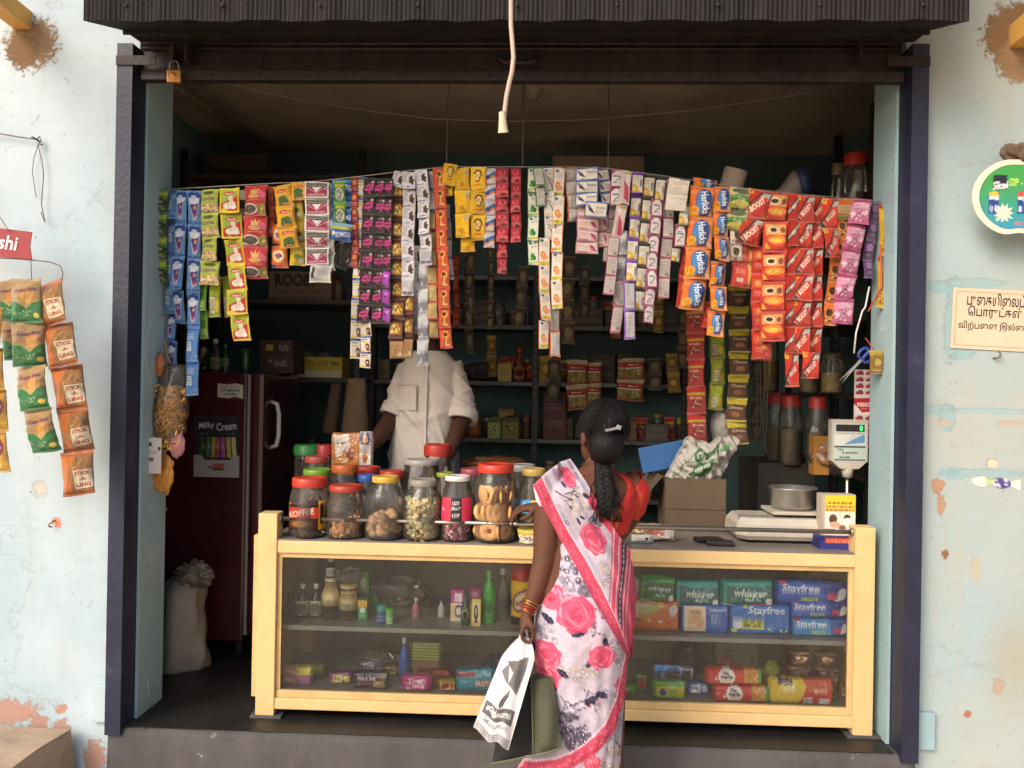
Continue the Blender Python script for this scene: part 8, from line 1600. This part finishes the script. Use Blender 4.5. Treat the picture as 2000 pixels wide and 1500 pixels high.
for j, t_ in enumerate(tt):
    s = np.linspace(0, 1, ns); l_ = np.array([np.interp(t_, Lc[:, 0], Lc[:, i]) for i in (1, 2)]); r_ = np.array([np.interp(t_, Rc[:, 0], Rc[:, i]) for i in (1, 2)])
    for i in range(ns):
        px, py = l_+(r_-l_)*s[i]; py -= 9*math.sin(math.pi*s[i])*max(0, 1-max(t_, 0)*4)
        c_ = W(px, py, YW); yb = trunk.back(c_.x, c_.z, .016)
        # follow the skirt where it lies over it
        if py > 1044:
            lw, rw = np.interp(py, tab[:, 0], tab[:, 1]), np.interp(py, tab[:, 0], tab[:, 2]); d_ = (px-(lw+rw)/2)/((rw-lw)/2+2); dep = np.interp(py, [1044, 1100, 1200, 1300], [.105, .118, .142, .135]); cy = YW+np.interp(py, [1044, 1200, 1760], [.0, -.015, 0])
            ys = cy-(dep*1.03+.012)*max(.03, 1-abs(d_)**2.2)**(1/2.2); yb = min(yb, ys)
        if px < 1092 and py < 1020: yb = min(yb, YW-.052-.012*math.sin(math.pi*min(1, max(0, (px-1040)/52))))      # lies over the upper arm
        yb = yb-.006-.0045*max(0, 1-max(t_, 0)*1.3)*math.sin(s[i]*31+2*t_)-.006*math.sin(s[i]*9+t_*7)*.6-.004*math.sin(s[i]*17-t_*5)
        if t_ < 0: yb = yb*(1+t_/.12*1.0)+(YW+.10)*(-t_/.12)
        P[j, i] = (c_.x, yb, c_.z); UU[j, i] = s[i]; VV[j, i] = max(0, t_)
# relax the sheet so that it hangs smoothly
for it in range(6):
    Q = P.copy(); Q[1:-1, 1:-1, 1] = (P[:-2, 1:-1, 1]+P[2:, 1:-1, 1]+P[1:-1, :-2, 1]+P[1:-1, 2:, 1]+2*P[1:-1, 1:-1, 1])/6; P = Q
link('sari_pallu', grid_mesh('sari_pallu', P, plw, CLOTH, uv=(UU, VV), thick=(0, .0025, 0), back=(.7, .4, .45)), lady)
# loose pink fold hanging inside the left arm, and the necklace cord
P = np.zeros((16, 8, 3))
for j in range(16):
    for i in range(8): c_ = W(1040+i*5.2+j*.9, 948+j*4.6-8*i/7, YW-.056); P[j, i] = (c_.x, YW-.062+.035*((i-4)/4)**2*(1 if i < 4 else .3)+.004*math.sin(i*1.6+j*.3), c_.z)
link('sari_fold', grid_mesh('sari_fold', P, P_(1, 'c04a62', lambda c: c.rect(0, 0, .2, 1, 'f0d4d8'), 20), CLOTH, thick=(0, .002, 0)), lady)
gold_m = mat('gold_jewellery', 'c08a3c', .3, .9)
MB().tube([WP(1136, 908, -.02), WP(1150, 897, -.045), WP(1170, 897, -.058), WP(1196, 905, -.05)], .002, 6).build('necklace', gold_m, lady)
for i, (f_, col, rr) in enumerate(((.62, gold_m, .031), (.74, gold_m, .0295), (.86, mat('red_bangle', '9a2c24', .3), .027), (.95, mat('red_bangle', '9a2c24', .3), .0265), (1.04, gold_m, .026))):
    c_ = LA[4].lerp(LA[5], f_); ax = (LA[5]-LA[4]).normalized(); a_ = ax.cross(Vector((0, 1, 0))).normalized(); b2 = ax.cross(a_); ti = .12*math.sin(i*2)
    MB().tube([c_+(a_*math.cos(t_)+b2*math.sin(t_))*rr+ax*(ti*rr*math.cos(t_)) for t_ in np.linspace(0, 2*math.pi, 33)], .0024, 6).build('bangle', col, lady)

# ---- the white carrier bag and the olive handbag she holds
bcv = Cv(1.9, 'e8e2e0', 260)
bcv.poly([(.22, .17), (.84, .14), (.86, .28), (.8, .52), (.46, .40), (.5, .28)], '6f6a68'); bcv.poly([(.3, .18), (.46, .4), (.3, .36), (.16, .3)], '7a7472'); bcv.poly([(.46, .4), (.62, .46), (.5, .5)], 'd8d2d0')
bcv.poly([(.42, .56), (.58, .46), (.6, .54), (.5, .64), (.42, .66), (.38, .62)], '55504e'); bcv.line([(.42, .65), (.56, .5)], .012, 'c8c2c0')
bcv.rect(.06, .665, .9, .80, '5f5a58'); bcv.rect(.08, .675, .88, .79, '6a6563')
bcv.text('\u0b9a\u0bc6\u0ba8\u0bcd\u0ba4\u0bae\u0bbe\u0bb2\u0bcd', .48, .733, .7, .17, 'efeae8', 0, .03)
bcv.text('\u0b9f\u0bc6\u0b95\u0bcd\u0bb8\u0bcd\u0b9f\u0bc8\u0bb2\u0bcd\u0bb8\u0bcd', .46, .845, .74, .1, '55504e', 0, .02); bcv.poly([(.0, .9), (.5, .93), (1, .91), (1, 1), (0, 1)], 'b8b2b0'); bcv.fine(.5, .955, .9, .06, '8a8482', 3)
YB = YW-.10; TL, TR, BR, BL = [np.array(W(x, y, YW-d_)) for x, y, d_ in ((988, 1262, .14), (1052, 1258, .14), (992, 1462, .27), (924, 1422, .26))]
nx, ny = 80, 130; vv, uu = np.mgrid[0:1:ny*1j, 0:1:nx*1j]; u3, v3 = uu[..., None], vv[..., None]
P = (TL*(1-u3)+TR*u3)*(1-v3)+(BL*(1-u3)+BR*u3)*v3
gr = np.array(W(1022, 1240, YW-.10)); w_ = np.clip(1-vv/.16, 0, 1)[..., None]**1.3
P = P*(1-w_*.75)+gr*w_*.75
wr_ = .5*np.sin(9*uu+3*vv)+.3*np.sin(19*uu-6*vv+1)+.5*np.abs(np.sin(5*uu-9*vv+.4))
P[..., 1] += -.022*np.sin(np.pi*uu)*np.clip(vv*4, 0, 1)+.007*wr_
P[..., 2] += .006*np.sin(uu*11)*vv
cbg = thing('carrier_bag', 'white plastic carrier bag with grey print held by the customer', 'carrier bag', W(960, 1440, YB)); ob = np.array(cbg.location)
link('front_sheet', grid_mesh('front_sheet', P-ob, bcv, PAPER, thick=(0, .0015, 0)), cbg)
P2 = P.copy(); P2[..., 1] += .03*np.clip(vv*5, 0, 1)*np.sin(np.pi*np.clip(uu*.9+.05, 0, 1))+.004
link('back_sheet', grid_mesh('back_sheet', P2-ob, Cv(1, 'dcd6d4', 8), PAPER, thick=(0, .0015, 0)), cbg)
# side gusset
side = np.stack([P[:, -1]-ob, (P[:, -1]+P2[:, -1])/2-ob+np.array([-.006, 0, 0]), P2[:, -1]-ob], 1)
link('gusset', grid_mesh('gusset', side, Cv(1, 'e2dcda', 8), PAPER, thick=(.001, 0, 0)), cbg)
MB().tube([Vector(gr-ob)+Vector((-.01, 0, -.02)), Vector(gr-ob)+Vector((-.004, .0, .012)), Vector(gr-ob)+Vector((.006, .01, .016)), Vector(gr-ob)+Vector((.014, .012, -.02))], .006, 8).build('handle', mat('white_film', 'e2dcda', .5), cbg)
olive = mat('olive_canvas', '4a4a36', .8, var=.18, scale=10, bump=.3, bscale=120); blk = mat('black_canvas', '1e1d1c', .8, var=.2, scale=10, bump=.3, bscale=120)
YH = YW-.045; hb_ = thing('handbag', 'olive green and black canvas handbag hanging behind the carrier bag', 'handbag', W(1030, 1470, YH)); oo = Vector(hb_.location)
q4 = [W(x, y, YW-d_) for x, y, d_ in ((1038, 1322, .10), (1080, 1318, .11), (1097, 1455, .19), (1042, 1470, .18))]; q4b = [W(x, y, YW-d_) for x, y, d_ in ((985, 1345, .09), (1037, 1323, .095), (1041, 1470, .175), (962, 1485, .165))]
def slab(pts, dy, m_, nm):
    mb = MB(); n_ = 14; fr_, bk_ = [], []           # soft, bulging sides
    for sgn in (-1, 1):
        g_ = []
        for j in range(n_):
            row = []
            for i in range(n_):
                u_, v_ = i/(n_-1), j/(n_-1); p_ = (pts[0]*(1-u_)+pts[1]*u_)*(1-v_)+(pts[3]*(1-u_)+pts[2]*u_)*v_
                d_ = dy*(math.sin(math.pi*u_)*math.sin(math.pi*(.12+.78*v_)))**.45 if 0 < i < n_-1 and j < n_-1 else dy*.35
                row.append(p_+Vector((0, sgn*(d_+.004*math.sin(5*u_+7*v_)), 0))-oo)
            g_.append(row)
        mb.loft(g_, False, False); (fr_ if sgn < 0 else bk_).extend(g_)
    lf = [r[0] for r in fr_]+fr_[-1][1:]+[r[-1] for r in fr_[::-1]][1:]+fr_[0][-2:0:-1]; lb_ = [r[0] for r in bk_]+bk_[-1][1:]+[r[-1] for r in bk_[::-1]][1:]+bk_[0][-2:0:-1]
    mb.loft([lf, lb_], True, False); return mb.build(nm, m_, hb_)
slab(q4, .05, olive, 'front_panel'); slab(q4b, .045, blk, 'side_panel')
MB().tube([p-oo+Vector((0, -.022, 0)) for p in (q4[0], q4[3])], .003, 6).build('piping', mat('olive_piping', '6a6a4c', .7), hb_)
MB().tube([p-oo+Vector((0, -.022, 0)) for p in (q4b[3], q4[3], q4[2])], .003, 6).build('piping', mat('olive_piping', '6a6a4c', .7), hb_)
MB().tube([q4b[0]-oo, W(1010, 1290, YH)-oo, W(1022, 1243, YH-.04)-oo, W(1034, 1246, YH-.04)-oo, W(1052, 1285, YH)-oo, q4[1]-oo], .008, 8).build('strap', blk, hb_)

# ---- the shopkeeper behind the counter
YM = 1.0; MP = lambda px, py, dy=0.: W(px, py, YM+dy)
mt = Trunk([(672, 838, 22, .055, .0), (690, 838, 28, .06, 0), (702, 839, 44, .07, 0), (722, 839, 54, .095, 0), (770, 836, 57, .115, 0), (820, 829, 58, .12, 0), (860, 827, 60, .12, 0), (930, 827, 62, .12, 0), (1010, 828, 64, .12, 0), (1060, 828, 62, .12, 0)], YM)
b = MB(); b.loft(mt.rings(mt.z[0], mt.z[-1], 30), True, True); hm = MP(830, 622, -.01); head(b, hm, 1.05, R(150))
b.tube([MP(838, 700), MP(836, 672), MP(832, 650)], [.062, .054, .055], 16)
A1 = [MP(880, 712), MP(889, 740, -.01), MP(904, 800, -.03), MP(900, 826, -.06), MP(884, 868, -.14), MP(866, 905, -.2)]
A2 = [MP(798, 714), MP(789, 740, -.01), MP(774, 795, -.04), MP(764, 816, -.06), MP(736, 858, -.16), MP(700, 893, -.25)]
for A in (A1, A2): b.tube(A, [.048, .052, .046, .044, .039, .027], 16)
for A, dx in ((A1, -.6), (A2, -.8)):
    w_ = A[-1]; dr_ = Vector((dx, -.75, -.35)).normalized(); h_ = w_+dr_*.085; sd = dr_.cross(Vector((0, 0, 1))).normalized()
    b.loft([[p + sd*rx*math.cos(a)+Vector((0, 0, 1))*rz_*math.sin(a) for a in [2*math.pi*k/14 for k in range(14)]] for p, rx, rz_ in ((w_, .027, .02), (w_+dr_*.045, .038, .018), (h_, .04, .015))], True, True)
    for i in range(4): k0 = h_+sd*(-.03+.02*i); L = (.8, 1, 1.05, .85)[i]; finger(b, [k0-dr_*.01, k0+dr_*.03*L+Vector((0, 0, -.004)), k0+dr_*.052*L+Vector((0, 0, -.018)), k0+dr_*.062*L+Vector((0, 0, -.036))], .0095, .0075)
    k0 = w_+dr_*.035-sd*.03; finger(b, [k0, k0-sd*.02+dr_*.02, k0-sd*.022+dr_*.045+Vector((0, 0, -.012))], .011, .0085)
for s_ in (-1, 1):
    x_ = mt.at(.8)[0]+s_*.09; b.tube([(x_, YM, .72), (x_, YM, .45), (x_, YM, .1), (x_, YM, .05)], [.09, .065, .045, .04], 14)
    b.loft([[Vector((x_+rx*math.cos(a), y, .003+hz*(.5+.5*math.sin(a)))) for a in [2*math.pi*k/14 for k in range(14)]] for y, rx, hz in ((YM+.06, .03, .07), (YM, .036, .09), (YM-.1, .046, .05), (YM-.16, .03, .02))], True, True)
man = link('person', remesh(b, 'person', .0062, 5)); man.data.materials.append(skin_m)
tag(man, 'shopkeeper in a cream shirt with rolled sleeves bending over behind the jars, head behind sachets', 'person')
hb = MB(); M = Euler((0, 0, R(150))).to_matrix(); rings = []
for j in range(20):
    ph_ = math.pi*(.02+.5*j/19)
    rings.append([Vector(hm)+M @ Vector((.086*math.sin(ph_*(1-.4*max(0, math.sin(a))**1.6))*math.cos(a), .107*math.sin(ph_*(1-.4*max(0, math.sin(a))**1.6))*math.sin(a)-.012, .111*math.cos(ph_*(1-.4*max(0, math.sin(a))**1.6))+.022)) for a in [2*math.pi*k/40 for k in range(40)]])
hb.loft(rings, True, True).build('hair', hairm, man)
for q in (-1, 1): p = Vector(hm)+M @ Vector((q*.033, .09, .012)); mb = MB(); ball(mb, p, (.0095, .006, .006), 10); mb.build('eye', mat('eye_white', 'd8d0c8', .2), man)
# shirt with real folds
s_ = MB(); st_ = Trunk([(684, 838, 33, .075, 0), (698, 839, 48, .088, 0), (722, 839, 59, .112, 0), (770, 836, 62, .135, 0), (820, 829, 63, .14, 0), (860, 827, 65, .14, 0), (930, 827, 68, .14, 0), (1000, 828, 70, .14, 0)], YM)
s_.loft(st_.rings(st_.z[0], st_.z[-1], 40), True, True)
s_.tube([A1[0], A1[1], A1[1].lerp(A1[2], .5), A1[2], A1[2].lerp(A1[3], .5)], [.056, .064, .067, .069, .07], 20); s_.tube([A2[0], A2[1], A2[1].lerp(A2[2], .5), A2[2], A2[2].lerp(A2[3], .4)], [.054, .06, .059, .058, .058], 20)
me = remesh(s_, 'shirt', .0075, 6); n_ = len(me.vertices); co = np.zeros(n_*3); me.vertices.foreach_get('co', co); co = co.reshape(-1, 3); no = np.zeros(n_*3); me.vertices.foreach_get('normal', no); no = no.reshape(-1, 3)
x, y, z = co.T; cxm = mt.at(1.2)[0]; lx = x-cxm
def ridge(ph, sharp=6): return np.exp(sharp*(np.cos(ph)-1))
fd = 1.4*(.012*ridge(22*(z+.55*lx)+2*np.sin(5*lx)+.6)*np.exp(-((z-1.2)/.16)**2)+.005*ridge(31*(z-.7*lx)+1.5*np.sin(9*lx)+2.)*np.exp(-((lx-.02)/.14)**2)+.006*ridge(60*lx+3*np.sin(6*z))*np.exp(-((z-1.0)/.14)**2))
arm = np.clip((np.abs(lx)-.14)/.03, 0, 1); fd = fd*(1-arm*.6)+arm*(.008*ridge(40*(z+.4*lx)+3*np.sin(20*y))+.006*ridge(70*(z-.6*lx)))
co = co+no*(fd-.004)[:, None]; me.vertices.foreach_set('co', co.ravel()); me.update()
shirt_m = mat('cream_shirt_cotton', 'ddd2c6', .85, var=.06, scale=6, bump=.3, bscale=160, spec=.2)
shirt = link('shirt', me, man); me.materials.append(shirt_m)
for A, r_, f_ in ((A1, .075, .45), (A2, .063, .35)):       # rolled cuffs
    c_ = A[2].lerp(A[3], f_); ax = (A[3]-A[2]).normalized(); a_ = ax.cross(Vector((0, 1, 0))).normalized(); b2 = ax.cross(a_)
    mb = MB(); rings = []
    for t_, rr in ((-.028, 1.0), (-.026, 1.06), (.0, 1.09), (.026, 1.05), (.03, .98), (.03, .8), (-.02, .8)): rings.append([c_+ax*t_+(a_*math.cos(q*.1963)+b2*math.sin(q*.1963))*r_*rr*(1+.03*math.sin(q*1.1+t_*90)) for q in range(32)])
    mb.loft(rings+[rings[0]], True, False).build('cuff', shirt_m, shirt)
# pocket and placket stitched on the front
def onfront(px, py): c_ = MP(px, py); yb = st_.back(c_.x, c_.z, .0)-.006; return Vector((c_.x, yb, c_.z))
for nm, quad in (('pocket', ((783, 752), (822, 752), (822, 800), (783, 800))), ('placket', ((838, 712), (843, 712), (839, 915), (834, 915)))):
    a, b_, c_, d = quad; P = np.zeros((16, 8, 3))
    for j in range(16):
        for i in range(8):
            u_, v_ = i/7, j/15; px = (a[0]*(1-u_)+b_[0]*u_)*(1-v_)+(d[0]*(1-u_)+c_[0]*u_)*v_; py = a[1]+(d[1]-a[1])*v_; P[j, i] = onfront(px, py)+Vector((0, -.012 if (nm == 'pocket' and j < 2) else -.007, 0))
    link(nm, grid_mesh(nm, P, Cv(1, 'ddd2c6', 8), CLOTH, thick=(0, .004, 0)), shirt)
wt = A2[5]; ax = (A2[5]-A2[4]).normalized(); a_ = ax.cross(Vector((0, 1, 0))).normalized(); b2 = ax.cross(a_)
MB().tube([wt-ax*.01+(a_*math.cos(t_)+b2*math.sin(t_))*.033 for t_ in np.linspace(0, 2*math.pi, 25)], .007, 8).build('wristwatch', mat('steel_watch', '9a9690', .3, .8), man)
# lungi
rings = [[Vector((mt.at(.8)[0]+rx*math.cos(a)*(1+.03*math.sin(9*a)), YM+ry*math.sin(a)*(1+.03*math.sin(7*a)), z)) for a in [2*math.pi*k/48 for k in range(48)]] for z, rx, ry in ((1.0, .17, .13), (.8, .185, .14), (.45, .19, .14), (.1, .2, .15))]
MB().loft(rings, True, True).build('lungi', mat('checked_lungi', '8a8a94', .85, var=.1), man)
# ------------------------------------------------------------------ bulb holder on its cable, in front of the shutter
YBU = -.5; cab = mat('dusty_white_cable', 'c0a898', .6, var=.1); hold = mat('ivory_bulb_holder', 'd8c8a8', .45, var=.06)
bh = thing('bulb_holder', 'empty ivory bulb holder hanging on a thick dusty cable', 'bulb holder', W(983, 262, YBU)); o = Vector(bh.location)
pts = [W(x, y, YBU)-o for x, y in ((996, -60), (998, 0), (998, 50), (1001, 85), (1003, 112), (1000, 140), (994, 165), (989, 190), (986, 215), (985, 230))]
MB().tube(pts, .0075, 10).build('cable', cab, bh)
ax = Euler((R(18), R(-4), 0))
MB().lathe([(.0085, .062), (.0105, .055), (.0115, .036), (.0125, .034), (.0125, .031), (.0155, .004), (.0175, 0), (.0175, -.002), (.0155, -.002), (.0135, .004), (.011, .028), (.001, .03)], 28).build('socket', hold, bh, W(983, 258, YBU)-o, ax)
MB().lathe([(.0118, .002), (.0122, .02), (.0112, .02), (.0108, .002)], 20).build('contact_ring', mat('brass_ring', '8a6a3c', .4, .8), bh, W(983, 258, YBU)-o, ax)

# ------------------------------------------------------------------ left wall: hanging crisp packets, red display sign, wires
def D_stick(c):
    c.rect(0, 0, 1, .1, 'b85a1c'); c.poly([(0, .1), (.45, .1), (.2, .6), (.4, .95), (0, .95)], 'd0701a'); c.poly([(.45, .1), (1, .12), (1, .9), (.4, .9), (.25, .55)], '9a6a34'); c.speck(.6, .3, .3, .12, ['c8943c', '7a4a20', 'b07a34'], 40, .035)
    c.poly([(.42, .44), (.96, .42), (.98, .82), (.86, .84), (.44, .86)], 'e6d8b4'); c.text('STICK', .7, .5, .46, .12, 'a8281e', 3, .04); c.text('-A-', .7, .63, .24, .1, 'a8281e', 3, .04); c.text('LING', .7, .76, .44, .12, 'a8281e', 3, .04); c.rect(0, .93, 1, 1, '9a4418')
def D_fries(c):
    c.rect(0, .05, 1, .5, 'b08c58'); c.poly([(.36, .24), (.9, .2), (.86, .46), (.6, .6), (.42, .5)], 'b0743c')
    for i in range(9): c.line([(.42+i*.055, .3), (.5+i*.03, .56)], .03, random.choice(['d8943c', 'c07a2c', 'e0a850']))
    c.poly([(0, .5), (.3, .52), (.58, .68), (.8, .54), (1, .5), (1, .95), (0, .95)], '1f7a34'); c.text('Potato Fries', .56, .26, .74, .13, '4a2460', 6, .03, .3); c.speck(.45, .78, .3, .06, ['d8e0c0', '0f4a20', 'a8c890'], 26, .025); c.ell(.86, .84, .09, .06, 'e6c83a'); c.rect(0, 0, 1, .06, 'a8803c'); c.rect(0, .94, 1, 1, '14602a')
def D_goldchip(c): c.rect(0, 0, 1, .1, 'a8701c'); c.ell(.6, .4, .3, .2, '7a2c3c'); c.text('Chips', .6, .4, .4, .14, 'f0d8a0', 0, .03); c.speck(.5, .75, .4, .14, ['e8b83c', 'c08a20', 'f4d880'], 26, .06)
DES.update({'stick': ('b0601a', D_stick), 'fries': ('c09a5c', D_fries), 'goldchip': ('cf9a22', D_goldchip)})
YS = -.22
strip('orange snack packets with a cream lettered panel, long strip on the left wall', 'stick', 97, 552, 162, 965, 58, 5, 0, Y0=YS, name='packet_strip', cat='packet strip', bend=-7)
strip('green and tan potato snack packets hanging beside the orange strip', 'fries', 52, 545, 84, 884, 60, 4, 0, Y0=YS-.03, name='packet_strip', cat='packet strip', bend=10)
strip('green and tan potato snack packets turned away behind the front strip', 'fries', 14, 548, 30, 700, 46, 2, 2, Y0=YS, name='packet_strip', cat='packet strip')
strip('golden chip packets hanging nearest the corner of the left wall', 'goldchip', -8, 600, 0, 922, 34, 4, 0, Y0=YS-.02, name='packet_strip', cat='packet strip')
rs_ = thing('display_sign', 'red card sign with white lettering hanging above the crisp packets', 'sign', W(0, 475, YS)); o = Vector(rs_.location)
q = [W(x, y, YS)-o for x, y in ((-110, 432), (62, 453), (58, 480), (62, 507), (-110, 492))]
MB().poly(q, (0, .004, 0)).build('card', mat('red_card', '96242a', .5, var=.08), rs_)
a = W(18, 474, YS)-o
lettering('shi', .072, .052, mat('sign_white', 'e8d8d4', .6), rs_, a+Vector((-.003, -.0022, .0)), (R(90), R(6), 0), .02, .1)
steelw = mat('bent_steel_wire', '6a5c58', .5, .6)
MB().tube([W(x, y, YS+.006)-o for x, y in ((-30, 502), (55, 507), (100, 512), (118, 520), (123, 535), (120, 548), (114, 553))], .0022, 6).build('hook', steelw, rs_)
MB().tube([W(x, y, YS+.006)-o for x, y in ((60, 507), (62, 548))], .0015, 5).build('hook', steelw, rs_)
MB().tube([W(20, 454, YS)-o, W(-30, 380, YS-.1)-o, W(-120, 250, -.3)-o], .0012, 5).build('thread', steelw, rs_)
nl = thing('wall_wire', 'rusty wire twisted round a nail in the left wall', 'wire', W(72, 274, -.01)); o = Vector(nl.location)
MB().tube([(0, .03, 0), (0, -.03, .004)], .004, 8).build('nail', steelw, nl)
MB().tube([W(x, y, -.02)-o for x, y in ((-60, 258), (0, 261), (40, 268), (72, 272), (77, 266), (80, 275), (74, 284), (84, 282))], .0025, 6).build('wire', steelw, nl)
MB().tube([W(x, y, -.015)-o for x, y in ((74, 284), (66, 310), (63, 335), (68, 370), (71, 385))], .0014, 5).build('wire', steelw, nl)
MB().tube([W(x, y, -.02)-o for x, y in ((74, 284), (82, 315), (85, 340), (81, 400), (88, 434), (80, 415))], .0018, 5).build('wire', steelw, nl)
hk = thing('wall_hook', 'small rusty hook screwed into the lower left wall', 'hook', W(108, 1020, 0)); MB().tube([(0, .01, .006), (0, -.015, .006), (-.008, -.026, -.004), (-.012, -.02, -.014), (-.004, -.012, -.016)], .003, 6).build('hook', mat('rusty_hook', '8a5240', .7), hk)
hk = thing('wall_hook', 'small bent hook below the lettered notice', 'hook', W(1944, 698, 0)); MB().tube([(-.01, .01, -.002), (-.004, -.014, -.004), (.006, -.02, .002), (.008, -.02, .014), (.004, -.016, .02)], .003, 6).build('hook', steelw, hk)

# ------------------------------------------------------------------ right wall: ice cream sign, notice, torn paper
sg = thing('ice_cream_sign', 'apple shaped ice cream sign with a cream rim hanging on the right wall', 'sign', W(1992, 385, -.11)); o = Vector(sg.location); kk = ppm(-.11)
scv = Cv(.92, '3f9a4a', 260)
for i in range(40): scv.rect(0, .3+i*.0175, 1, .3175+i*.0175, tuple(np.array([.25, .6, .3])*(1-i/40)+np.array([.2, .58, .78])*(i/40)))
scv.rect(.17, .2, .34, .4, '1c2434'); scv.text('Skei', .26, .34, .19, .1, 'f4f0f0', 4, .03, .2); scv.text('SIP - UP', .52, .3, .3, .1, 'c8dc6a', 0, .02); scv.text('ICE CANDY', .62, .86, .34, .05, 'd86a7a', 0, .02)
for x in (.15, .21, .5, .57): scv.poly([(x-.03, .44), (x+.03, .42), (x+.035, .72), (x-.03, .74)], '24408c'); scv.rect(x-.028, .43, x+.03, .5, 'd84a4a' if x > .4 else 'd8b83c'); scv.rect(x-.028, .5, x+.03, .54, 'e8e0d8'); scv.text('8', x, .66, .04, .08, 'e8ecf4', 0, .02)
scv.burst(.3, .72, .07, .13, 11, 'ece4c4'); scv.burst(.62, .52, .05, .1, 11, 'ece4c4')
def outline(f):
    pts = []
    for i in range(96):
        a = 2*math.pi*i/96; r_ = 1-.10*math.exp(-((a-math.pi*1.5)/.25)**2)+.03*math.cos(2*a)-.05*math.exp(-((a-math.pi*.5)/.3)**2)
        pts.append((math.cos(a)*r_*86/kk*f, math.sin(a)*r_*78/kk*f))
    return pts
ro = outline(1.0); ri = outline(.86)
MB().poly([(x, 0, z) for x, z in ro], (0, .006, 0)).build('rim', mat('cream_rim', 'efdcc4', .5, var=.05), sg)
rad_ = np.linspace(0.001, 1, 40); P = np.zeros((97, 40, 3)); 
for i in range(97):
    x, z = ri[i % 96]
    P[i, :, 0] = x*rad_; P[i, :, 2] = z*rad_; P[i, :, 1] = -.0025
UU = P[..., 0]/(2*86/kk*.9)+.5; VV = .5-P[..., 2]/(2*78/kk*.9)
link('printed_face', grid_mesh('printed_face', P, scv, PAPER, uv=(UU, VV), thick=(0, .0015, 0)), sg)
MB().tube([(-.02, 0, 78/kk*.98), (-.008, .03, 78/kk*1.25), (0, .1, 78/kk*1.5)], .002, 6).build('hanger', steelw, sg)
crumple('dry_twigs', 'bundle of dry brown twigs tied above the ice cream sign', 'twigs', W(1990, 300, -.09), (.05, .03, .035), mat('dry_twig', '6a5848', .9, var=.5, scale=30), 71, amp=.9)
def tamil(s):
    """put the left-standing vowel signs where they are seen"""
    out = []
    for ch in s:
        if ch in '\u0bc6\u0bc7\u0bc8': out.insert(len(out)-1, ch)
        elif ch in '\u0bca\u0bcb': out.insert(len(out)-1, '\u0bc6' if ch == '\u0bca' else '\u0bc7'); out.append('\u0bbe')
        else: out.append(ch)
    return ''.join(out)
nw = 205/ppm(-.004); nh = 116/ppm(-.004); c = W(1866+100, 626, -.004)
nt2 = thing('notice', 'cream notice with three lines of dark Tamil lettering on the right wall', 'notice', c, (0, R(2.2), 0))
MB().bx(-nw/2, nw/2, -.001, .0025, -nh/2, nh/2).build('card', mat('cream_card', 'd8c0a6', .6, var=.06), nt2)
brn = mat('notice_ink', '2c211b', .7); ln = mat('notice_line', '9a7a64', .7)
for a in ((-nw/2+.012, nw/2-.012, nh/2-.014, nh/2-.0125), (-nw/2+.012, nw/2-.012, -nh/2+.0125, -nh/2+.014)): MB().bx(a[0], a[1], -.0016, -.0011, a[2], a[3]).build('border', ln, nt2)
MB().bx(-nw/2+.012, -nw/2+.0135, -.0016, -.0011, -nh/2+.0145, nh/2-.0145).build('border', ln, nt2)
kz = 1/ppm(-.004)
for txt, x0, x1, yc, hh in (('\u0baa\u0bc1\u0b95\u0bc8\u0baf\u0bbf\u0bb2\u0bc8\u0baa\u0bcd', 1890, 1998, 588, 25), ('\u0baa\u0bca\u0bb0\u0bc1\u0b9f\u0bcd\u0b95\u0bb3\u0bcd', 1893, 1993, 613, 25), ('\u0bb5\u0bbf\u0bb1\u0bcd\u0baa\u0ba9\u0bc8 \u0b87\u0bb2\u0bcd\u0bb2\u0bc8', 1876, 2012, 640, 20)):
    lettering(tamil(txt), (x1-x0)*kz, hh*kz, brn, nt2, (((x0+x1)/2-1966)*kz, -.0012, (626-yc)*kz+.0), (R(90), 0, 0), .018, thick=.0004)
tc2 = P_(.35, 'd8d4c8', lambda c: (c.rect(.3, 0, .5, 1, 'b0bc8a'), c.rect(.5, .1, .8, 1, '4a4488'), c.speck(.6, .5, .2, .4, ['d8d4e0', '3a3468'], 20, .04)), 80)
P = np.zeros((8, 40, 3)); cc = W(1945, 939, -.002)
for j in range(8):
    for i in range(40): f_ = i/39; P[j, i] = ((f_-.5)*92*kz, 0, (.5-j/7)*22*kz*(.4+.6*abs(math.sin(3+f_*8)))-f_*6*kz)
tag(link('torn_poster', grid_mesh('torn_poster', P, tc2, PAPER, thick=(0, .001, 0)), None, cc), 'torn scrap of a violet and green poster stuck on the right wall', 'poster scrap')

# ------------------------------------------------------------------ unseen tarpaulin sheet, added to shade the right-hand wall
tarp = mat('faded_tarpaulin', '8a8478', .8, var=.2, scale=3)
cx0, cx1 = 1.62, 4.2; rings = []
for i in range(13):
    y = -.02-1.9*i/12; rings.append([Vector((cx0+(cx1-cx0)*k/40, y, 3.3-.35*i/12-.03*math.sin(math.pi*i/12)+.012*math.sin(k*1.57))) for k in range(41)])
mb = MB(); mb.loft(rings, False, False); mb.loft([[v+Vector((0, 0, .012)) for v in r_] for r_ in rings], False, False)
cn = thing('added_canopy', 'unseen tarpaulin sheet added to shade the wall on the right of the shutter', 'added_canopy', (0, 0, 0)); mb.build('sheet', tarp, cn)
for x in (cx0+.05, cx1-.1): MB().tube([(x, -1.88, GZ), (x, -1.88, 2.94)], .03, 10).build('pole', ym, cn)
